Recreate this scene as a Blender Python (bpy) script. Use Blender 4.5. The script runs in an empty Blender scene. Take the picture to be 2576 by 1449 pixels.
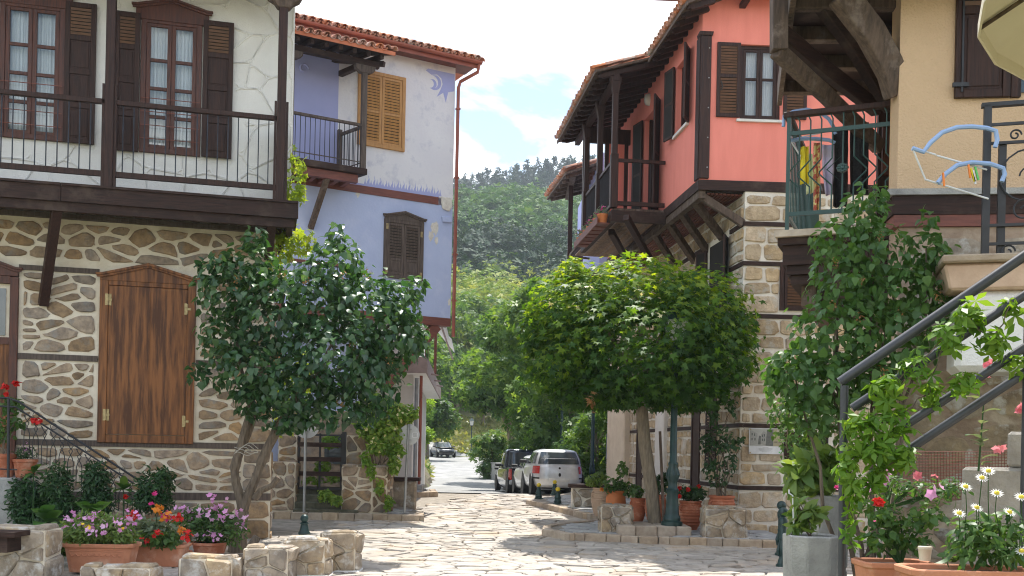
import bpy, math, random
import numpy as np
from mathutils import Vector, Matrix
random.seed(7)
rng = np.random.default_rng(7)
scene = bpy.context.scene
col = scene.collection
PI = math.pi
rad = math.radians

# ------------------------------------------------------------------ camera
CZ = 1.75; F = 2504.0; ROLL = rad(1.2)
cam = bpy.data.objects.new('camera', bpy.data.cameras.new('camera'))
col.objects.link(cam)
cam.data.lens = 35.0; cam.data.sensor_width = 36.0
cam.data.shift_y = 405.5 / 2576
cam.data.clip_start = 0.1; cam.data.clip_end = 6000
cam.location = (0, 0, CZ)
cam.rotation_euler = (Matrix.Rotation(-ROLL, 3, Vector((0, 1, 0))) @ Matrix.Rotation(PI/2, 3, 'X')).to_euler()
scene.camera = cam

# ------------------------------------------------------------------ light
SUN_EL = rad(66); SUN_AZ = rad(8)          # azimuth from +Y towards +X
sd = Vector((math.sin(SUN_AZ)*math.cos(SUN_EL), math.cos(SUN_AZ)*math.cos(SUN_EL), math.sin(SUN_EL)))
sun = bpy.data.objects.new('sun', bpy.data.lights.new('sun', 'SUN'))
sun.data.energy = 2.75; sun.data.angle = rad(0.55); sun.data.color = (1.0, 0.955, 0.88)
sun.rotation_euler = sd.to_track_quat('Z', 'Y').to_euler()
sun.location = sd * 80
col.objects.link(sun)

world = bpy.data.worlds.new('World'); scene.world = world; world.use_nodes = True
nt = world.node_tree; nt.nodes.clear()
def wn(t, **k):
    n = nt.nodes.new(t)
    for a, b in k.items(): setattr(n, a, b)
    return n
w_out = wn('ShaderNodeOutputWorld'); w_bg = wn('ShaderNodeBackground')
w_sky = wn('ShaderNodeTexSky', sky_type='NISHITA', sun_disc=False)
w_sky.sun_elevation = SUN_EL; w_sky.sun_rotation = SUN_AZ
w_sky.air_density = 1.25; w_sky.dust_density = 0.4; w_sky.ozone_density = 1.2
w_tc = wn('ShaderNodeTexCoord'); w_map = wn('ShaderNodeMapping')
w_map.inputs['Scale'].default_value = (1.0, 1.0, 2.1); w_map.inputs['Location'].default_value = (1.7, 0.9, 2.3)
w_n = wn('ShaderNodeTexNoise'); w_n.inputs['Scale'].default_value = 3.1; w_n.inputs['Detail'].default_value = 9; w_n.inputs['Roughness'].default_value = .56
w_n.inputs['Distortion'].default_value = .25
w_r = wn('ShaderNodeValToRGB')
w_r.color_ramp.elements[0].position = .47; w_r.color_ramp.elements[0].color = (0.0, .0, .0, 1)
w_r.color_ramp.elements[1].position = .64; w_r.color_ramp.elements[1].color = (1, 1, 1, 1)
w_mix = wn('ShaderNodeMix', data_type='RGBA')
w_mix.inputs['B'].default_value = (15.0, 14.9, 14.6, 1)
nt.links.new(w_tc.outputs['Generated'], w_map.inputs['Vector']); nt.links.new(w_map.outputs[0], w_n.inputs['Vector'])
nt.links.new(w_n.outputs['Fac'], w_r.inputs[0]); nt.links.new(w_r.outputs[0], w_mix.inputs['Factor'])
nt.links.new(w_sky.outputs[0], w_mix.inputs['A']); nt.links.new(w_mix.outputs['Result'], w_bg.inputs['Color'])
w_bg.inputs['Strength'].default_value = 0.075
nt.links.new(w_bg.outputs[0], w_out.inputs[0])
try: scene.cycles.filter_width = 1.1
except Exception: pass
vs = scene.view_settings
vs.view_transform = 'Standard'; vs.look = 'None'; vs.gamma = 1; vs.exposure = 1.52; vs.use_curve_mapping = False

# ------------------------------------------------------------------ picking points out of the survey of the photograph
Zs = {0:(0,0,1),1:(0,0,.3968),2:(0,479.2,.3968),3:(0,926.4,.3606),4:(670.8,0,.3087),5:(670.8,415.3,.3087),6:(575,958.3,.3387),
      7:(1022.2,958.3,.3387),8:(1341.7,0,.3748),9:(1341.7,383.3,.3748),10:(1437.5,958.3,.3387),11:(1852.8,0,.3747),
      12:(1852.8,447.2,.3747),13:(1852.8,894.4,.3827),14:(1022.2,319.4,.3086),15:(1022.2,734.7,.3306)}
def Z(k, x, y):
    a, b, s = Zs[k]; return a+x*s, b+y*s
def ray(px, py):
    u = (px-1288)/F; v = (1130-py)/F
    return u*math.cos(ROLL)-v*math.sin(ROLL), u*math.sin(ROLL)+v*math.cos(ROLL)
def P(px, py, D):
    u, v = ray(px, py); return Vector((u*D, D, CZ+v*D))
def PG(px, py, z=None):
    """point of the ground (or of height z) seen at a spot"""
    u, v = ray(px, py); D = 16.0
    for _ in range(30):
        zz = gz(D) if z is None else z
        D = (zz-CZ)/v
    return Vector((u*D, D, CZ+v*D))
_py = [0, 16, 32, 36, 41, 49, 60, 80, 97, 106, 116, 140, 170, 200, 250, 300, 335, 380, 430, 485, 530, 620, 900, 2500]
_pz = [0, 0, .32, .1, -.05, -.22, -.05, .6, .92, 3.4, 6.2, 13, 20, 29, 45, 68, 82, 88, 94, 124, 134, 138, 120, 60]
def gz(Y): return float(np.interp(Y, _py, _pz))
class Frame:
    def __init__(s, ox, oy, oz, ang):
        s.o = Vector((ox, oy, oz)); s.a = ang
        s.x = Vector((math.cos(ang), math.sin(ang), 0)); s.y = Vector((-math.sin(ang), math.cos(ang), 0))
        s.M = Matrix.Translation(s.o) @ Matrix.Rotation(ang, 4, 'Z')
    def l(s, p, out=0.0):
        """along-wall and height of a spot on the wall plane moved out by `out`"""
        u, v = ray(*p)
        t = (s.o.xy.dot(s.y.xy)-out)/(u*s.y.x+s.y.y)
        q = Vector((u*t, t, CZ+t*v))
        return (q-s.o).dot(s.x), q.z-s.o.z
    def z(s, k, x, y, out=0.0): return s.l(Z(k, x, y), out)

# ------------------------------------------------------------------ object helpers
WM = {}
def add(name, data, parent=None, M=None):
    o = bpy.data.objects.new(name, data); col.objects.link(o)
    M = M if M is not None else (WM[parent] if parent else Matrix())
    if parent:
        o.parent = parent; o.matrix_basis = WM[parent].inverted() @ M
    else: o.matrix_basis = M
    WM[o] = M
    return o
def tag(o, label, cat, group=None):
    o['label'] = label; o['category'] = cat
    if group: o['group'] = group
    return o
def thing(name, label, cat, loc=(0, 0, 0), rz=0.0, group=None, M=None):
    o = add(name, None, None, M if M is not None else Matrix.Translation(Vector(loc)) @ Matrix.Rotation(rz, 4, 'Z'))
    o.empty_display_size = .2
    return tag(o, label, cat, group)
def struct(o): o['kind'] = 'structure'; return o
def stuff(o): o['kind'] = 'stuff'; return o
class MB:
    def __init__(s): s.v = []; s.f = []
    def off(s, vs, fs):
        b = len(s.v); s.v += [tuple(v) for v in vs]; s.f += [tuple(i+b for i in f) for f in fs]; return s
    def box(s, x0, x1, y0, y1, z0, z1):
        if x0 > x1: x0, x1 = x1, x0
        if y0 > y1: y0, y1 = y1, y0
        if z0 > z1: z0, z1 = z1, z0
        return s.off([(x0,y0,z0),(x1,y0,z0),(x1,y1,z0),(x0,y1,z0),(x0,y0,z1),(x1,y0,z1),(x1,y1,z1),(x0,y1,z1)],
                     [(0,3,2,1),(4,5,6,7),(0,1,5,4),(1,2,6,5),(2,3,7,6),(3,0,4,7)])
    def beam(s, p, q, w, h, up=(0, 0, 1)):
        p = Vector(p); q = Vector(q); d = (q-p).normalized(); a = d.cross(Vector(up))
        if a.length < 1e-4: a = d.cross(Vector((0, 1, 0)))
        a.normalize(); b = a.cross(d); vs = []
        for c in (p, q):
            for i, j in ((-1,-1),(1,-1),(1,1),(-1,1)): vs.append(c+a*(w/2*i)+b*(h/2*j))
        return s.off(vs, [(3,2,1,0),(4,5,6,7),(0,1,5,4),(1,2,6,5),(2,3,7,6),(3,0,4,7)])
    def tube(s, pts, r, n=8, caps=True, closed=False):
        pts = [Vector(p) for p in pts]; m = len(pts); rs = r if isinstance(r, (list, tuple)) else [r]*m
        rings = []; ref = None
        for i, p in enumerate(pts):
            if closed: d = pts[(i+1) % m]-pts[i-1]
            else: d = pts[min(i+1, m-1)]-pts[max(i-1, 0)]
            d.normalize()
            if ref is None: ref = Vector((0, 0, 1)) if abs(d.z) < .9 else Vector((1, 0, 0))
            a = d.cross(ref).normalized(); b = a.cross(d).normalized(); ref = b
            rings.append([p+(a*math.cos(2*PI*k/n)+b*math.sin(2*PI*k/n))*rs[i] for k in range(n)])
        vs = [v for g in rings for v in g]; fs = []
        for i in range(m if closed else m-1):
            j = (i+1) % m
            for k in range(n): fs.append((i*n+k, i*n+(k+1) % n, j*n+(k+1) % n, j*n+k))
        if caps and not closed: fs += [tuple(range(n)), tuple((m-1)*n+k for k in range(n-1, -1, -1))]
        return s.off(vs, fs)
    def lathe(s, prof, c=(0, 0, 0), n=20, squash=1.0):
        vs = []; fs = []; m = len(prof)
        for r, z in prof:
            for k in range(n): vs.append((c[0]+r*math.cos(2*PI*k/n), c[1]+r*squash*math.sin(2*PI*k/n), c[2]+z))
        for i in range(m-1):
            for k in range(n): fs.append((i*n+k, i*n+(k+1) % n, (i+1)*n+(k+1) % n, (i+1)*n+k))
        fs += [tuple(range(n-1, -1, -1)), tuple((m-1)*n+k for k in range(n))]
        return s.off(vs, fs)
    def prism(s, poly, y0, y1):
        """polygon in (x, z), extruded along y"""
        n = len(poly); vs = [(x, y0, z) for x, z in poly]+[(x, y1, z) for x, z in poly]
        fs = [tuple(range(n)), tuple(range(2*n-1, n-1, -1))]+[(i, i+n, (i+1) % n+n, (i+1) % n) for i in range(n)]
        return s.off(vs, fs)
    def prismz(s, poly, z0, z1):
        n = len(poly); vs = [(x, y, z0) for x, y in poly]+[(x, y, z1) for x, y in poly]
        fs = [tuple(range(n-1, -1, -1)), tuple(range(n, 2*n))]+[(i, (i+1) % n, (i+1) % n+n, i+n) for i in range(n)]
        return s.off(vs, fs)
    def mesh(s, name, mat, smooth=False):
        me = bpy.data.meshes.new(name); me.from_pydata(s.v, [], s.f)
        if mat: me.materials.append(mat)
        if smooth: me.polygons.foreach_set('use_smooth', [True]*len(me.polygons))
        return me
    def build(s, name, mat, parent=None, M=None, smooth=False, bev=0):
        o = add(name, s.mesh(name, mat, smooth), parent, M)
        if smooth:
            try: o.data.set_sharp_from_angle(angle=rad(40))
            except Exception: pass
        if bev:
            b = o.modifiers.new('bevel', 'BEVEL'); b.width = bev; b.segments = 1; b.limit_method = 'ANGLE'
        return o
_uc = {}
def bp(name, mat, parent, x0, x1, y0, y1, z0, z1, M=None, rot=None):
    """one small box piece sharing its mesh with its like; coordinates in the frame M (or the parent's)"""
    if mat not in _uc: _uc[mat] = MB().box(-.5, .5, -.5, .5, -.5, .5).mesh('piece', mat)
    M = M if M is not None else WM[parent]
    T = M @ Matrix.Translation(((x0+x1)/2, (y0+y1)/2, (z0+z1)/2))
    if rot: T = T @ Matrix.Rotation(rot[1], 4, rot[0])
    return add(name, _uc[mat], parent, T @ Matrix.Diagonal((abs(x1-x0), abs(y1-y0), abs(z1-z0), 1)))
def beam_piece(name, mat, parent, p, q, w, h, M=None, up=(0, 0, 1), bev=.006):
    return MB().beam(p, q, w, h, up).build(name, mat, parent, M, bev=bev)
def mesh_np(name, V, Fc, mat, var=None, smooth=False):
    """fast mesh from arrays; Fc is (n, k)"""
    me = bpy.data.meshes.new(name); k = Fc.shape[1]; n = len(Fc)
    me.vertices.add(len(V)); me.vertices.foreach_set('co', np.ascontiguousarray(V, np.float32).ravel())
    me.loops.add(n*k); me.loops.foreach_set('vertex_index', np.ascontiguousarray(Fc, np.int32).ravel())
    me.polygons.add(n); me.polygons.foreach_set('loop_start', np.arange(0, n*k, k, dtype=np.int32))
    if smooth: me.polygons.foreach_set('use_smooth', np.ones(n, bool))
    me.update(calc_edges=True); me.materials.append(mat)
    if var is not None:
        a = me.attributes.new('var', 'FLOAT', 'POINT'); a.data.foreach_set('value', np.ascontiguousarray(var, np.float32))
    return me

# ------------------------------------------------------------------ materials
MAT = {}
def mk(name, c1, c2=None, rough=.8, scale=4.0, stretch=(1, 1, 1), bump=0.0, bscale=40.0, rnd=0.0, metal=0.0, spec=.5, detail=5,
       c3=None, patch=1.0, bstretch=None, coat=0.0, lo=.35, hi=.65):
    m = bpy.data.materials.new(name); m.use_nodes = True; t = m.node_tree; N = t.nodes; L = t.links
    b = N['Principled BSDF']; b.inputs['Roughness'].default_value = rough; b.inputs['Metallic'].default_value = metal
    b.inputs['Specular IOR Level'].default_value = spec; b.inputs['Coat Weight'].default_value = coat
    g = N.new('ShaderNodeNewGeometry')
    mp = N.new('ShaderNodeMapping'); mp.inputs['Scale'].default_value = stretch; L.new(g.outputs['Position'], mp.inputs[0])
    no = N.new('ShaderNodeTexNoise'); no.inputs['Scale'].default_value = scale; no.inputs['Detail'].default_value = detail; no.inputs['Roughness'].default_value = .6
    L.new(mp.outputs[0], no.inputs['Vector'])
    r = N.new('ShaderNodeValToRGB'); L.new(no.outputs['Fac'], r.inputs[0])
    c2 = c2 or tuple(x*.78 for x in c1)
    e = r.color_ramp.elements; e[0].position = lo; e[0].color = (*c2, 1); e[1].position = hi; e[1].color = (*c1, 1)
    out = r.outputs[0]
    if c3:
        n2 = N.new('ShaderNodeTexNoise'); n2.inputs['Scale'].default_value = patch; n2.inputs['Detail'].default_value = 8; n2.inputs['Roughness'].default_value = .65
        L.new(g.outputs['Position'], n2.inputs['Vector'])
        r2 = N.new('ShaderNodeValToRGB'); r2.color_ramp.elements[0].position = .52; r2.color_ramp.elements[1].position = .66; L.new(n2.outputs['Fac'], r2.inputs[0])
        mx = N.new('ShaderNodeMix'); mx.data_type = 'RGBA'; mx.inputs['B'].default_value = (*c3, 1)
        L.new(r2.outputs[0], mx.inputs['Factor']); L.new(out, mx.inputs['A']); out = mx.outputs['Result']
    if rnd:
        oi = N.new('ShaderNodeObjectInfo'); at = N.new('ShaderNodeAttribute'); at.attribute_name = 'var'
        ad = N.new('ShaderNodeMath'); ad.operation = 'ADD'; L.new(oi.outputs['Random'], ad.inputs[0]); L.new(at.outputs['Fac'], ad.inputs[1])
        fr = N.new('ShaderNodeMath'); fr.operation = 'FRACT'; L.new(ad.outputs[0], fr.inputs[0])
        hs = N.new('ShaderNodeHueSaturation')
        mr = N.new('ShaderNodeMapRange'); mr.inputs['To Min'].default_value = 1-rnd; mr.inputs['To Max'].default_value = 1+rnd; L.new(fr.outputs[0], mr.inputs[0])
        m2 = N.new('ShaderNodeMath'); m2.operation = 'MULTIPLY'; m2.inputs[1].default_value = 7.31; L.new(fr.outputs[0], m2.inputs[0])
        f2 = N.new('ShaderNodeMath'); f2.operation = 'FRACT'; L.new(m2.outputs[0], f2.inputs[0])
        mr2 = N.new('ShaderNodeMapRange'); mr2.inputs['To Min'].default_value = max(0, 1-rnd*1.5); mr2.inputs['To Max'].default_value = 1+rnd*.8; L.new(f2.outputs[0], mr2.inputs[0])
        L.new(mr.outputs[0], hs.inputs['Value']); L.new(mr2.outputs[0], hs.inputs['Saturation']); L.new(out, hs.inputs['Color']); out = hs.outputs[0]
    L.new(out, b.inputs['Base Color'])
    if bump:
        bn = N.new('ShaderNodeTexNoise'); bn.inputs['Scale'].default_value = bscale; bn.inputs['Detail'].default_value = 6
        if bstretch:
            m3 = N.new('ShaderNodeMapping'); m3.inputs['Scale'].default_value = bstretch; L.new(g.outputs['Position'], m3.inputs[0]); L.new(m3.outputs[0], bn.inputs['Vector'])
        else: L.new(g.outputs['Position'], bn.inputs['Vector'])
        bu = N.new('ShaderNodeBump'); bu.inputs['Strength'].default_value = bump; bu.inputs['Distance'].default_value = .02
        L.new(bn.outputs['Fac'], bu.inputs['Height']); L.new(bu.outputs[0], b.inputs['Normal'])
    MAT[name] = m
    return m
def leafmat(name, cols, trans=.35, tcol=None, rough=.45, spec=.35):
    m = bpy.data.materials.new(name); m.use_nodes = True; t = m.node_tree; N = t.nodes; L = t.links
    b = N['Principled BSDF']; b.inputs['Roughness'].default_value = rough; b.inputs['Specular IOR Level'].default_value = spec
    at = N.new('ShaderNodeAttribute'); at.attribute_name = 'var'
    r = N.new('ShaderNodeValToRGB'); L.new(at.outputs['Fac'], r.inputs[0]); e = r.color_ramp.elements
    for i, c in enumerate(cols):
        p = i/(len(cols)-1)
        if i == 0: el = e[0]
        elif i == len(cols)-1: el = e[-1]; 
        else: el = e.new(p)
        el.position = p; el.color = (*c, 1)
    L.new(r.outputs[0], b.inputs['Base Color'])
    tr = N.new('ShaderNodeBsdfTranslucent')
    mx = N.new('ShaderNodeMix'); mx.data_type = 'RGBA'; mx.blend_type = 'MULTIPLY'; mx.inputs['Factor'].default_value = 1
    tc = tcol or (2.2, 2.0, .9); mx.inputs['B'].default_value = (*tc, 1)
    L.new(r.outputs[0], mx.inputs['A']); L.new(mx.outputs['Result'], tr.inputs['Color'])
    ms = N.new('ShaderNodeMixShader'); ms.inputs[0].default_value = trans
    L.new(b.outputs[0], ms.inputs[1]); L.new(tr.outputs[0], ms.inputs[2]); L.new(ms.outputs[0], N['Material Output'].inputs[0])
    MAT[name] = m
    return m
# timber: grain along z, along x (and y)
mk('wood_v', (.052,.022,.015), (.020,.009,.007), .55, 3, (14,14,.9), .25, 5, bstretch=(30,30,1.2), spec=.3)
mk('wood_h', (.046,.021,.015), (.018,.009,.007), .65, 3, (1.0,1.0,16), .25, 5, bstretch=(1.2,1.2,36), c3=(.070,.045,.034), patch=2.2, spec=.3)
mk('wood_grey', (.125,.095,.078), (.06,.043,.035), .8, 3, (12,12,1), .3, 5, bstretch=(30,30,1.2))
mk('wood_weathered', (.13,.088,.062), (.055,.036,.026), .8, 2.5, (8,8,1.4), .35, 5, bstretch=(30,30,2), c3=(.17,.13,.105), patch=5)
mk('wood_red', (.25,.098,.032), (.085,.032,.013), .5, 2.4, (6,6,.5), .2, 5, bstretch=(26,26,1), lo=.40, hi=.60, spec=.3)
mk('wood_frame', (.11,.030,.014), (.045,.013,.008), .5, 3, (12,12,1), .15, 5, bstretch=(26,26,1))
mk('wood_ochre', (.52,.27,.085), (.40,.2,.062), .55, 3, (6,6,1), .1, 5, bstretch=(26,26,1))
mk('wood_louver', (.145,.066,.035), (.08,.036,.02), .5, 3, (2,2,10))
mk('beam_red', (.20,.062,.042), (.12,.038,.028), .6, 3, (1.4,1.4,10), .15, 8)
mk('boards', (.30,.20,.13), (.13,.085,.06), .75, 2, (9,9,3), .3, 6, rnd=.22)
# masonry
mk('mortar', (.76,.69,.575), (.62,.54,.42), .95, 3, bump=.5, bscale=25)
mk('mortar_pale', (.80,.76,.68), (.66,.61,.53), .95, 3, bump=.5, bscale=25)
mk('stone_brown', (.38,.265,.16), (.20,.14,.092), .9, 7, bump=.9, bscale=22, rnd=.24, c3=(.25,.225,.195), patch=4)
mk('stone_tan', (.55,.425,.275), (.36,.265,.165), .92, 8, bump=.9, bscale=26, rnd=.16, c3=(.50,.46,.39), patch=3)
mk('stone_rough', (.42,.33,.225), (.23,.18,.13), .95, 6, bump=1, bscale=16, rnd=.2, c3=(.56,.53,.48), patch=5)
mk('rough_wall', (.40,.30,.22), (.27,.19,.135), .95, 3, (1,1,2), .8, 18, c3=(.50,.41,.31), patch=2.5)
mk('paving', (.46,.415,.36), (.30,.265,.225), .85, 3.5, bump=.8, bscale=14, rnd=.13, c3=(.45,.36,.27), patch=.8)
mk('paving_joint', (.34,.30,.25), (.2,.175,.14), .95, 5, bump=.5)
mk('kerb_stone', (.48,.39,.29), (.34,.26,.19), .9, 5, bump=.7, bscale=22, rnd=.15)
mk('slate', (.45,.45,.44), (.31,.31,.31), .85, 4, bump=.5, bscale=20, rnd=.1)
mk('asphalt', (.30,.30,.295), (.22,.22,.215), .9, 1.4, bump=.3, bscale=60, c3=(.38,.375,.36), patch=.6)
mk('earth', (.13,.098,.066), (.07,.055,.036), .95, 2, bump=.8, bscale=8, c3=(.12,.15,.05), patch=1.2)
mk('concrete', (.42,.41,.39), (.30,.295,.28), .9, 6, bump=.5, bscale=50, c3=(.24,.235,.225), patch=3)
mk('white_splash', (.74,.73,.70), (.6,.58,.55), .9, 4, bump=.6, bscale=18)
# renders
mk('white_render', (.80,.785,.755), (.74,.72,.69), .95, 2, bump=.45, bscale=55)
mk('pink_render', (.84,.27,.215), (.78,.24,.19), .9, 1.6, (3,3,.5), .2, 70)
mk('pink_edge', (.80,.22,.10), None, .9)
mk('blue_render', (.46,.53,.74), (.41,.475,.69), .9, 1.3, bump=.2, bscale=20, c3=(.49,.545,.74), patch=2.2)
mk('blue_paint', (.38,.41,.68), (.35,.38,.65), .9, 2)
mk('pale_render', (.76,.755,.775), (.70,.69,.73), .92, 1.5, bump=.25, bscale=18, c3=(.60,.60,.665), patch=3.0)
mk('bare_plaster', (.72,.69,.62), (.55,.51,.45), .95, 9, bump=.5)
mk('beige_render', (.65,.46,.295), (.60,.42,.265), .95, 1.5, bump=.8, bscale=48)
mk('cream_stucco', (.66,.55,.43), (.58,.47,.36), .95, 3, bump=1, bscale=20)
mk('grey_render', (.70,.66,.62), (.62,.58,.54), .9, 2, bump=.1)
mk('far_brown', (.34,.26,.24), None, .8)
# metals and others
mk('iron', (.022,.024,.03), (.014,.015,.018), .45, 6, spec=.5)
mk('baluster_iron', (.035,.042,.06), (.02,.022,.03), .5, 6, metal=.3)
mk('green_paint', (.018,.055,.052), (.011,.034,.033), .4, 9, bump=.1, bscale=60)
mk('green_rail', (.016,.062,.055), None, .4, 5)
mk('pipe_grey', (.050,.053,.062), (.038,.04,.047), .42, 5)
mk('yellow_paint', (.72,.55,.03), None, .5)
mk('galv', (.40,.41,.42), (.32,.33,.34), .45, 5, metal=.6)
mk('sign_back', (.52,.53,.53), (.45,.46,.46), .5, 3, metal=.2)
mk('brass', (.42,.33,.17), (.26,.2,.1), .45, 20, metal=.7)
mk('rust_bar', (.20,.055,.03), None, .6)
mk('gutter', (.33,.095,.06), (.25,.07,.045), .5, 3)
mk('terracotta', (.58,.245,.135), (.46,.185,.10), .8, 4, bump=.15, bscale=40, c3=(.64,.37,.26), patch=3)
mk('terracotta_red', (.50,.165,.078), (.38,.12,.06), .8, 4, bump=.2, bscale=30, c3=(.58,.30,.2), patch=4)
mk('terracotta_pale', (.60,.43,.31), (.48,.33,.23), .85, 4, bump=.2, bscale=30)
mk('terracotta_orange', (.66,.21,.06), (.5,.15,.045), .6, 3)
mk('tile', (.56,.245,.14), (.40,.16,.09), .85, 6, rnd=.2, bump=.3, bscale=30, c3=(.50,.42,.35), patch=4)
mk('tile_edge', (.60,.20,.10), (.48,.15,.075), .8, 5)
mk('soil', (.06,.042,.03), None, .95, 9)
mk('bark', (.20,.155,.11), (.09,.068,.05), .95, 5, (6,6,1), 1, 14, bstretch=(3,3,.5))
mk('bark_grey', (.27,.22,.155), (.16,.13,.095), .95, 5, (6,6,1), .8, 14, bstretch=(3,3,.6))
mk('cord', (.45,.42,.36), None, .9)
mk('curtain', (.90,.905,.91), (.82,.835,.85), .9, 3, (10,10,.4))
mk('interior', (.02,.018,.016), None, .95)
mk('cloth_yellow', (.78,.62,.03), None, .9); mk('cloth_lilac', (.62,.57,.76), None, .9); mk('cloth_black', (.014,.014,.018), (.03,.03,.034), .9, 40)
mk('cloth_lime', (.70,.76,.42), None, .9); mk('cloth_print', (.55,.12,.08), (.75,.62,.25), .9, 22, lo=.47, hi=.53)
mk('plastic_blue', (.30,.43,.68), (.27,.39,.63), .45, 3); mk('plastic_white', (.75,.76,.78), None, .4)
mk('plastic_orange', (.90,.25,.03), None, .4); mk('plastic_green', (.12,.55,.12), None, .4)
mk('canvas', (.70,.62,.49), (.65,.57,.445), .9, 3, bump=.15, bscale=300)
mk('car_silver', (.70,.72,.74), None, .35, 3, metal=.35, coat=.6); mk('car_white', (.78,.79,.8), None, .3, 3, coat=.7)
mk('car_navy', (.012,.022,.05), None, .22, 3, metal=.2, coat=.9); mk('car_black', (.012,.016,.022), None, .2, 3, metal=.2, coat=.9)
mk('car_grey', (.35,.37,.38), None, .3, 3, metal=.6, coat=.6)
mk('tyre', (.018,.018,.018), None, .85); mk('alloy', (.45,.46,.47), None, .35, 3, metal=.9); mk('trim_black', (.02,.02,.022), None, .6)
mk('tail_red', (.50,.018,.012), None, .2, 3, coat=.8); mk('lamp_white', (.75,.75,.73), None, .15, 3, coat=.8); mk('amber', (.7,.2,.02), None, .2)
mk('plate', (.74,.74,.72), None, .5)
mk('car_glass', (.055,.07,.075), None, .05, 3, spec=1.0)
mk('seat_cloth', (.03,.03,.033), None, .9)
def glassmat():
    m = bpy.data.materials.new('glass'); m.use_nodes = True; N = m.node_tree.nodes; L = m.node_tree.links
    N.remove(N['Principled BSDF']); a = N.new('ShaderNodeBsdfTransparent'); a.inputs[0].default_value = (.95,.97,.98,1)
    g = N.new('ShaderNodeBsdfGlossy'); g.inputs['Roughness'].default_value = .02; f = N.new('ShaderNodeFresnel'); f.inputs[0].default_value = 1.6
    x = N.new('ShaderNodeMixShader'); L.new(f.outputs[0], x.inputs[0]); L.new(a.outputs[0], x.inputs[1]); L.new(g.outputs[0], x.inputs[2]); L.new(x.outputs[0], N['Material Output'].inputs[0])
    MAT['glass'] = m
glassmat()
G = lambda n: MAT[n]
# ------------------------------------------------------------------ masonry
def clip(poly, nx, nz, c):
    out = []; n = len(poly)
    for i in range(n):
        a = poly[i]; b = poly[(i+1) % n]
        da = a[0]*nx+a[1]*nz-c; db = b[0]*nx+b[1]*nz-c
        if da <= 0: out.append(a)
        if da*db < 0:
            t = da/(da-db); out.append((a[0]+(b[0]-a[0])*t, a[1]+(b[1]-a[1])*t))
    return out
def cells(x0, x1, z0, z1, w, h, gap, seed, irregular=.4, drop=.16):
    """random rubble: shrunken cells of points scattered in rows"""
    r = random.Random(seed); pts = []
    nz_ = max(1, round((z1-z0)/h)); hh = (z1-z0)/nz_; nx_ = max(1, round((x1-x0)/w)); ww = (x1-x0)/nx_
    for j in range(nz_):
        o = r.random()*.5
        for i in range(nx_):
            if r.random() < drop and nx_*nz_ > 6: continue
            pts.append((x0+(i+.5+(o-.25)+r.uniform(-irregular, irregular))*ww, z0+(j+.5+r.uniform(-irregular, irregular)*.8)*hh))
            if r.random() < .1: pts.append((x0+r.uniform(i, i+1)*ww, z0+r.uniform(j, j+1)*hh))
    pts = [(min(max(p[0], x0+.02), x1-.02), min(max(p[1], z0+.02), z1-.02)) for p in pts]
    A = np.array(pts); asp = w/h; res = []
    for i, p in enumerate(pts):
        poly = [(x0+gap/2, z0+gap/2), (x1-gap/2, z0+gap/2), (x1-gap/2, z1-gap/2), (x0+gap/2, z1-gap/2)]
        d = (A-A[i])*np.array([1, asp]); dd = np.hypot(d[:, 0], d[:, 1]); near = np.argsort(dd)[1:22]
        for k in near:
            if dd[k] > 4*w or dd[k] < 1e-6: continue
            q = pts[k]; nx, nz = q[0]-p[0], (q[1]-p[1])*asp*asp; L = math.hypot(nx, nz); nx /= L; nz /= L
            poly = clip(poly, nx, nz, (p[0]+q[0])/2*nx+(p[1]+q[1])/2*nz-gap/2)
            if len(poly) < 3: break
        if len(poly) >= 3: res.append(poly)
    return res
def courses(x0, x1, z0, z1, w, h, gap, seed):
    """squared stones in courses"""
    r = random.Random(seed); res = []; z = z0; n = max(1, round((z1-z0)/h))
    hs = [r.uniform(.6, 1.5) for _ in range(n)]; s = sum(hs); hs = [a*(z1-z0)/s for a in hs]
    for hh in hs:
        m = max(1, round((x1-x0)/(w*r.uniform(.75, 1.3)))); ws = [r.uniform(.45, 1.6) for _ in range(m)]; s = sum(ws); x = x0
        for a in ws:
            a = a*(x1-x0)/s; g = gap/2; j = lambda: r.uniform(-.5, .8)*gap*.6
            if a > 2.2*g and hh > 2.2*g: res.append([(x+g+j(), z+g+j()), (x+a-g-j(), z+g+j()), (x+a-g-j(), z+hh-g-j()), (x+g+j(), z+hh-g-j())])
            x += a
        z += hh
    return res
def area(p): return abs(sum(p[i][0]*p[(i+1) % len(p)][1]-p[(i+1) % len(p)][0]*p[i][1] for i in range(len(p))))/2
def round_poly(p, r, k=.24, jit=.05):
    q = []; n = len(p)
    for i in range(n):
        a = p[i]; b = p[(i+1) % n]
        q.append((a[0]+(b[0]-a[0])*k, a[1]+(b[1]-a[1])*k)); q.append((a[0]+(b[0]-a[0])*(1-k), a[1]+(b[1]-a[1])*(1-k)))
    s = math.sqrt(area(p))*jit
    return [(x+r.uniform(-s, s), z+r.uniform(-s, s)) for x, z in q]
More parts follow.
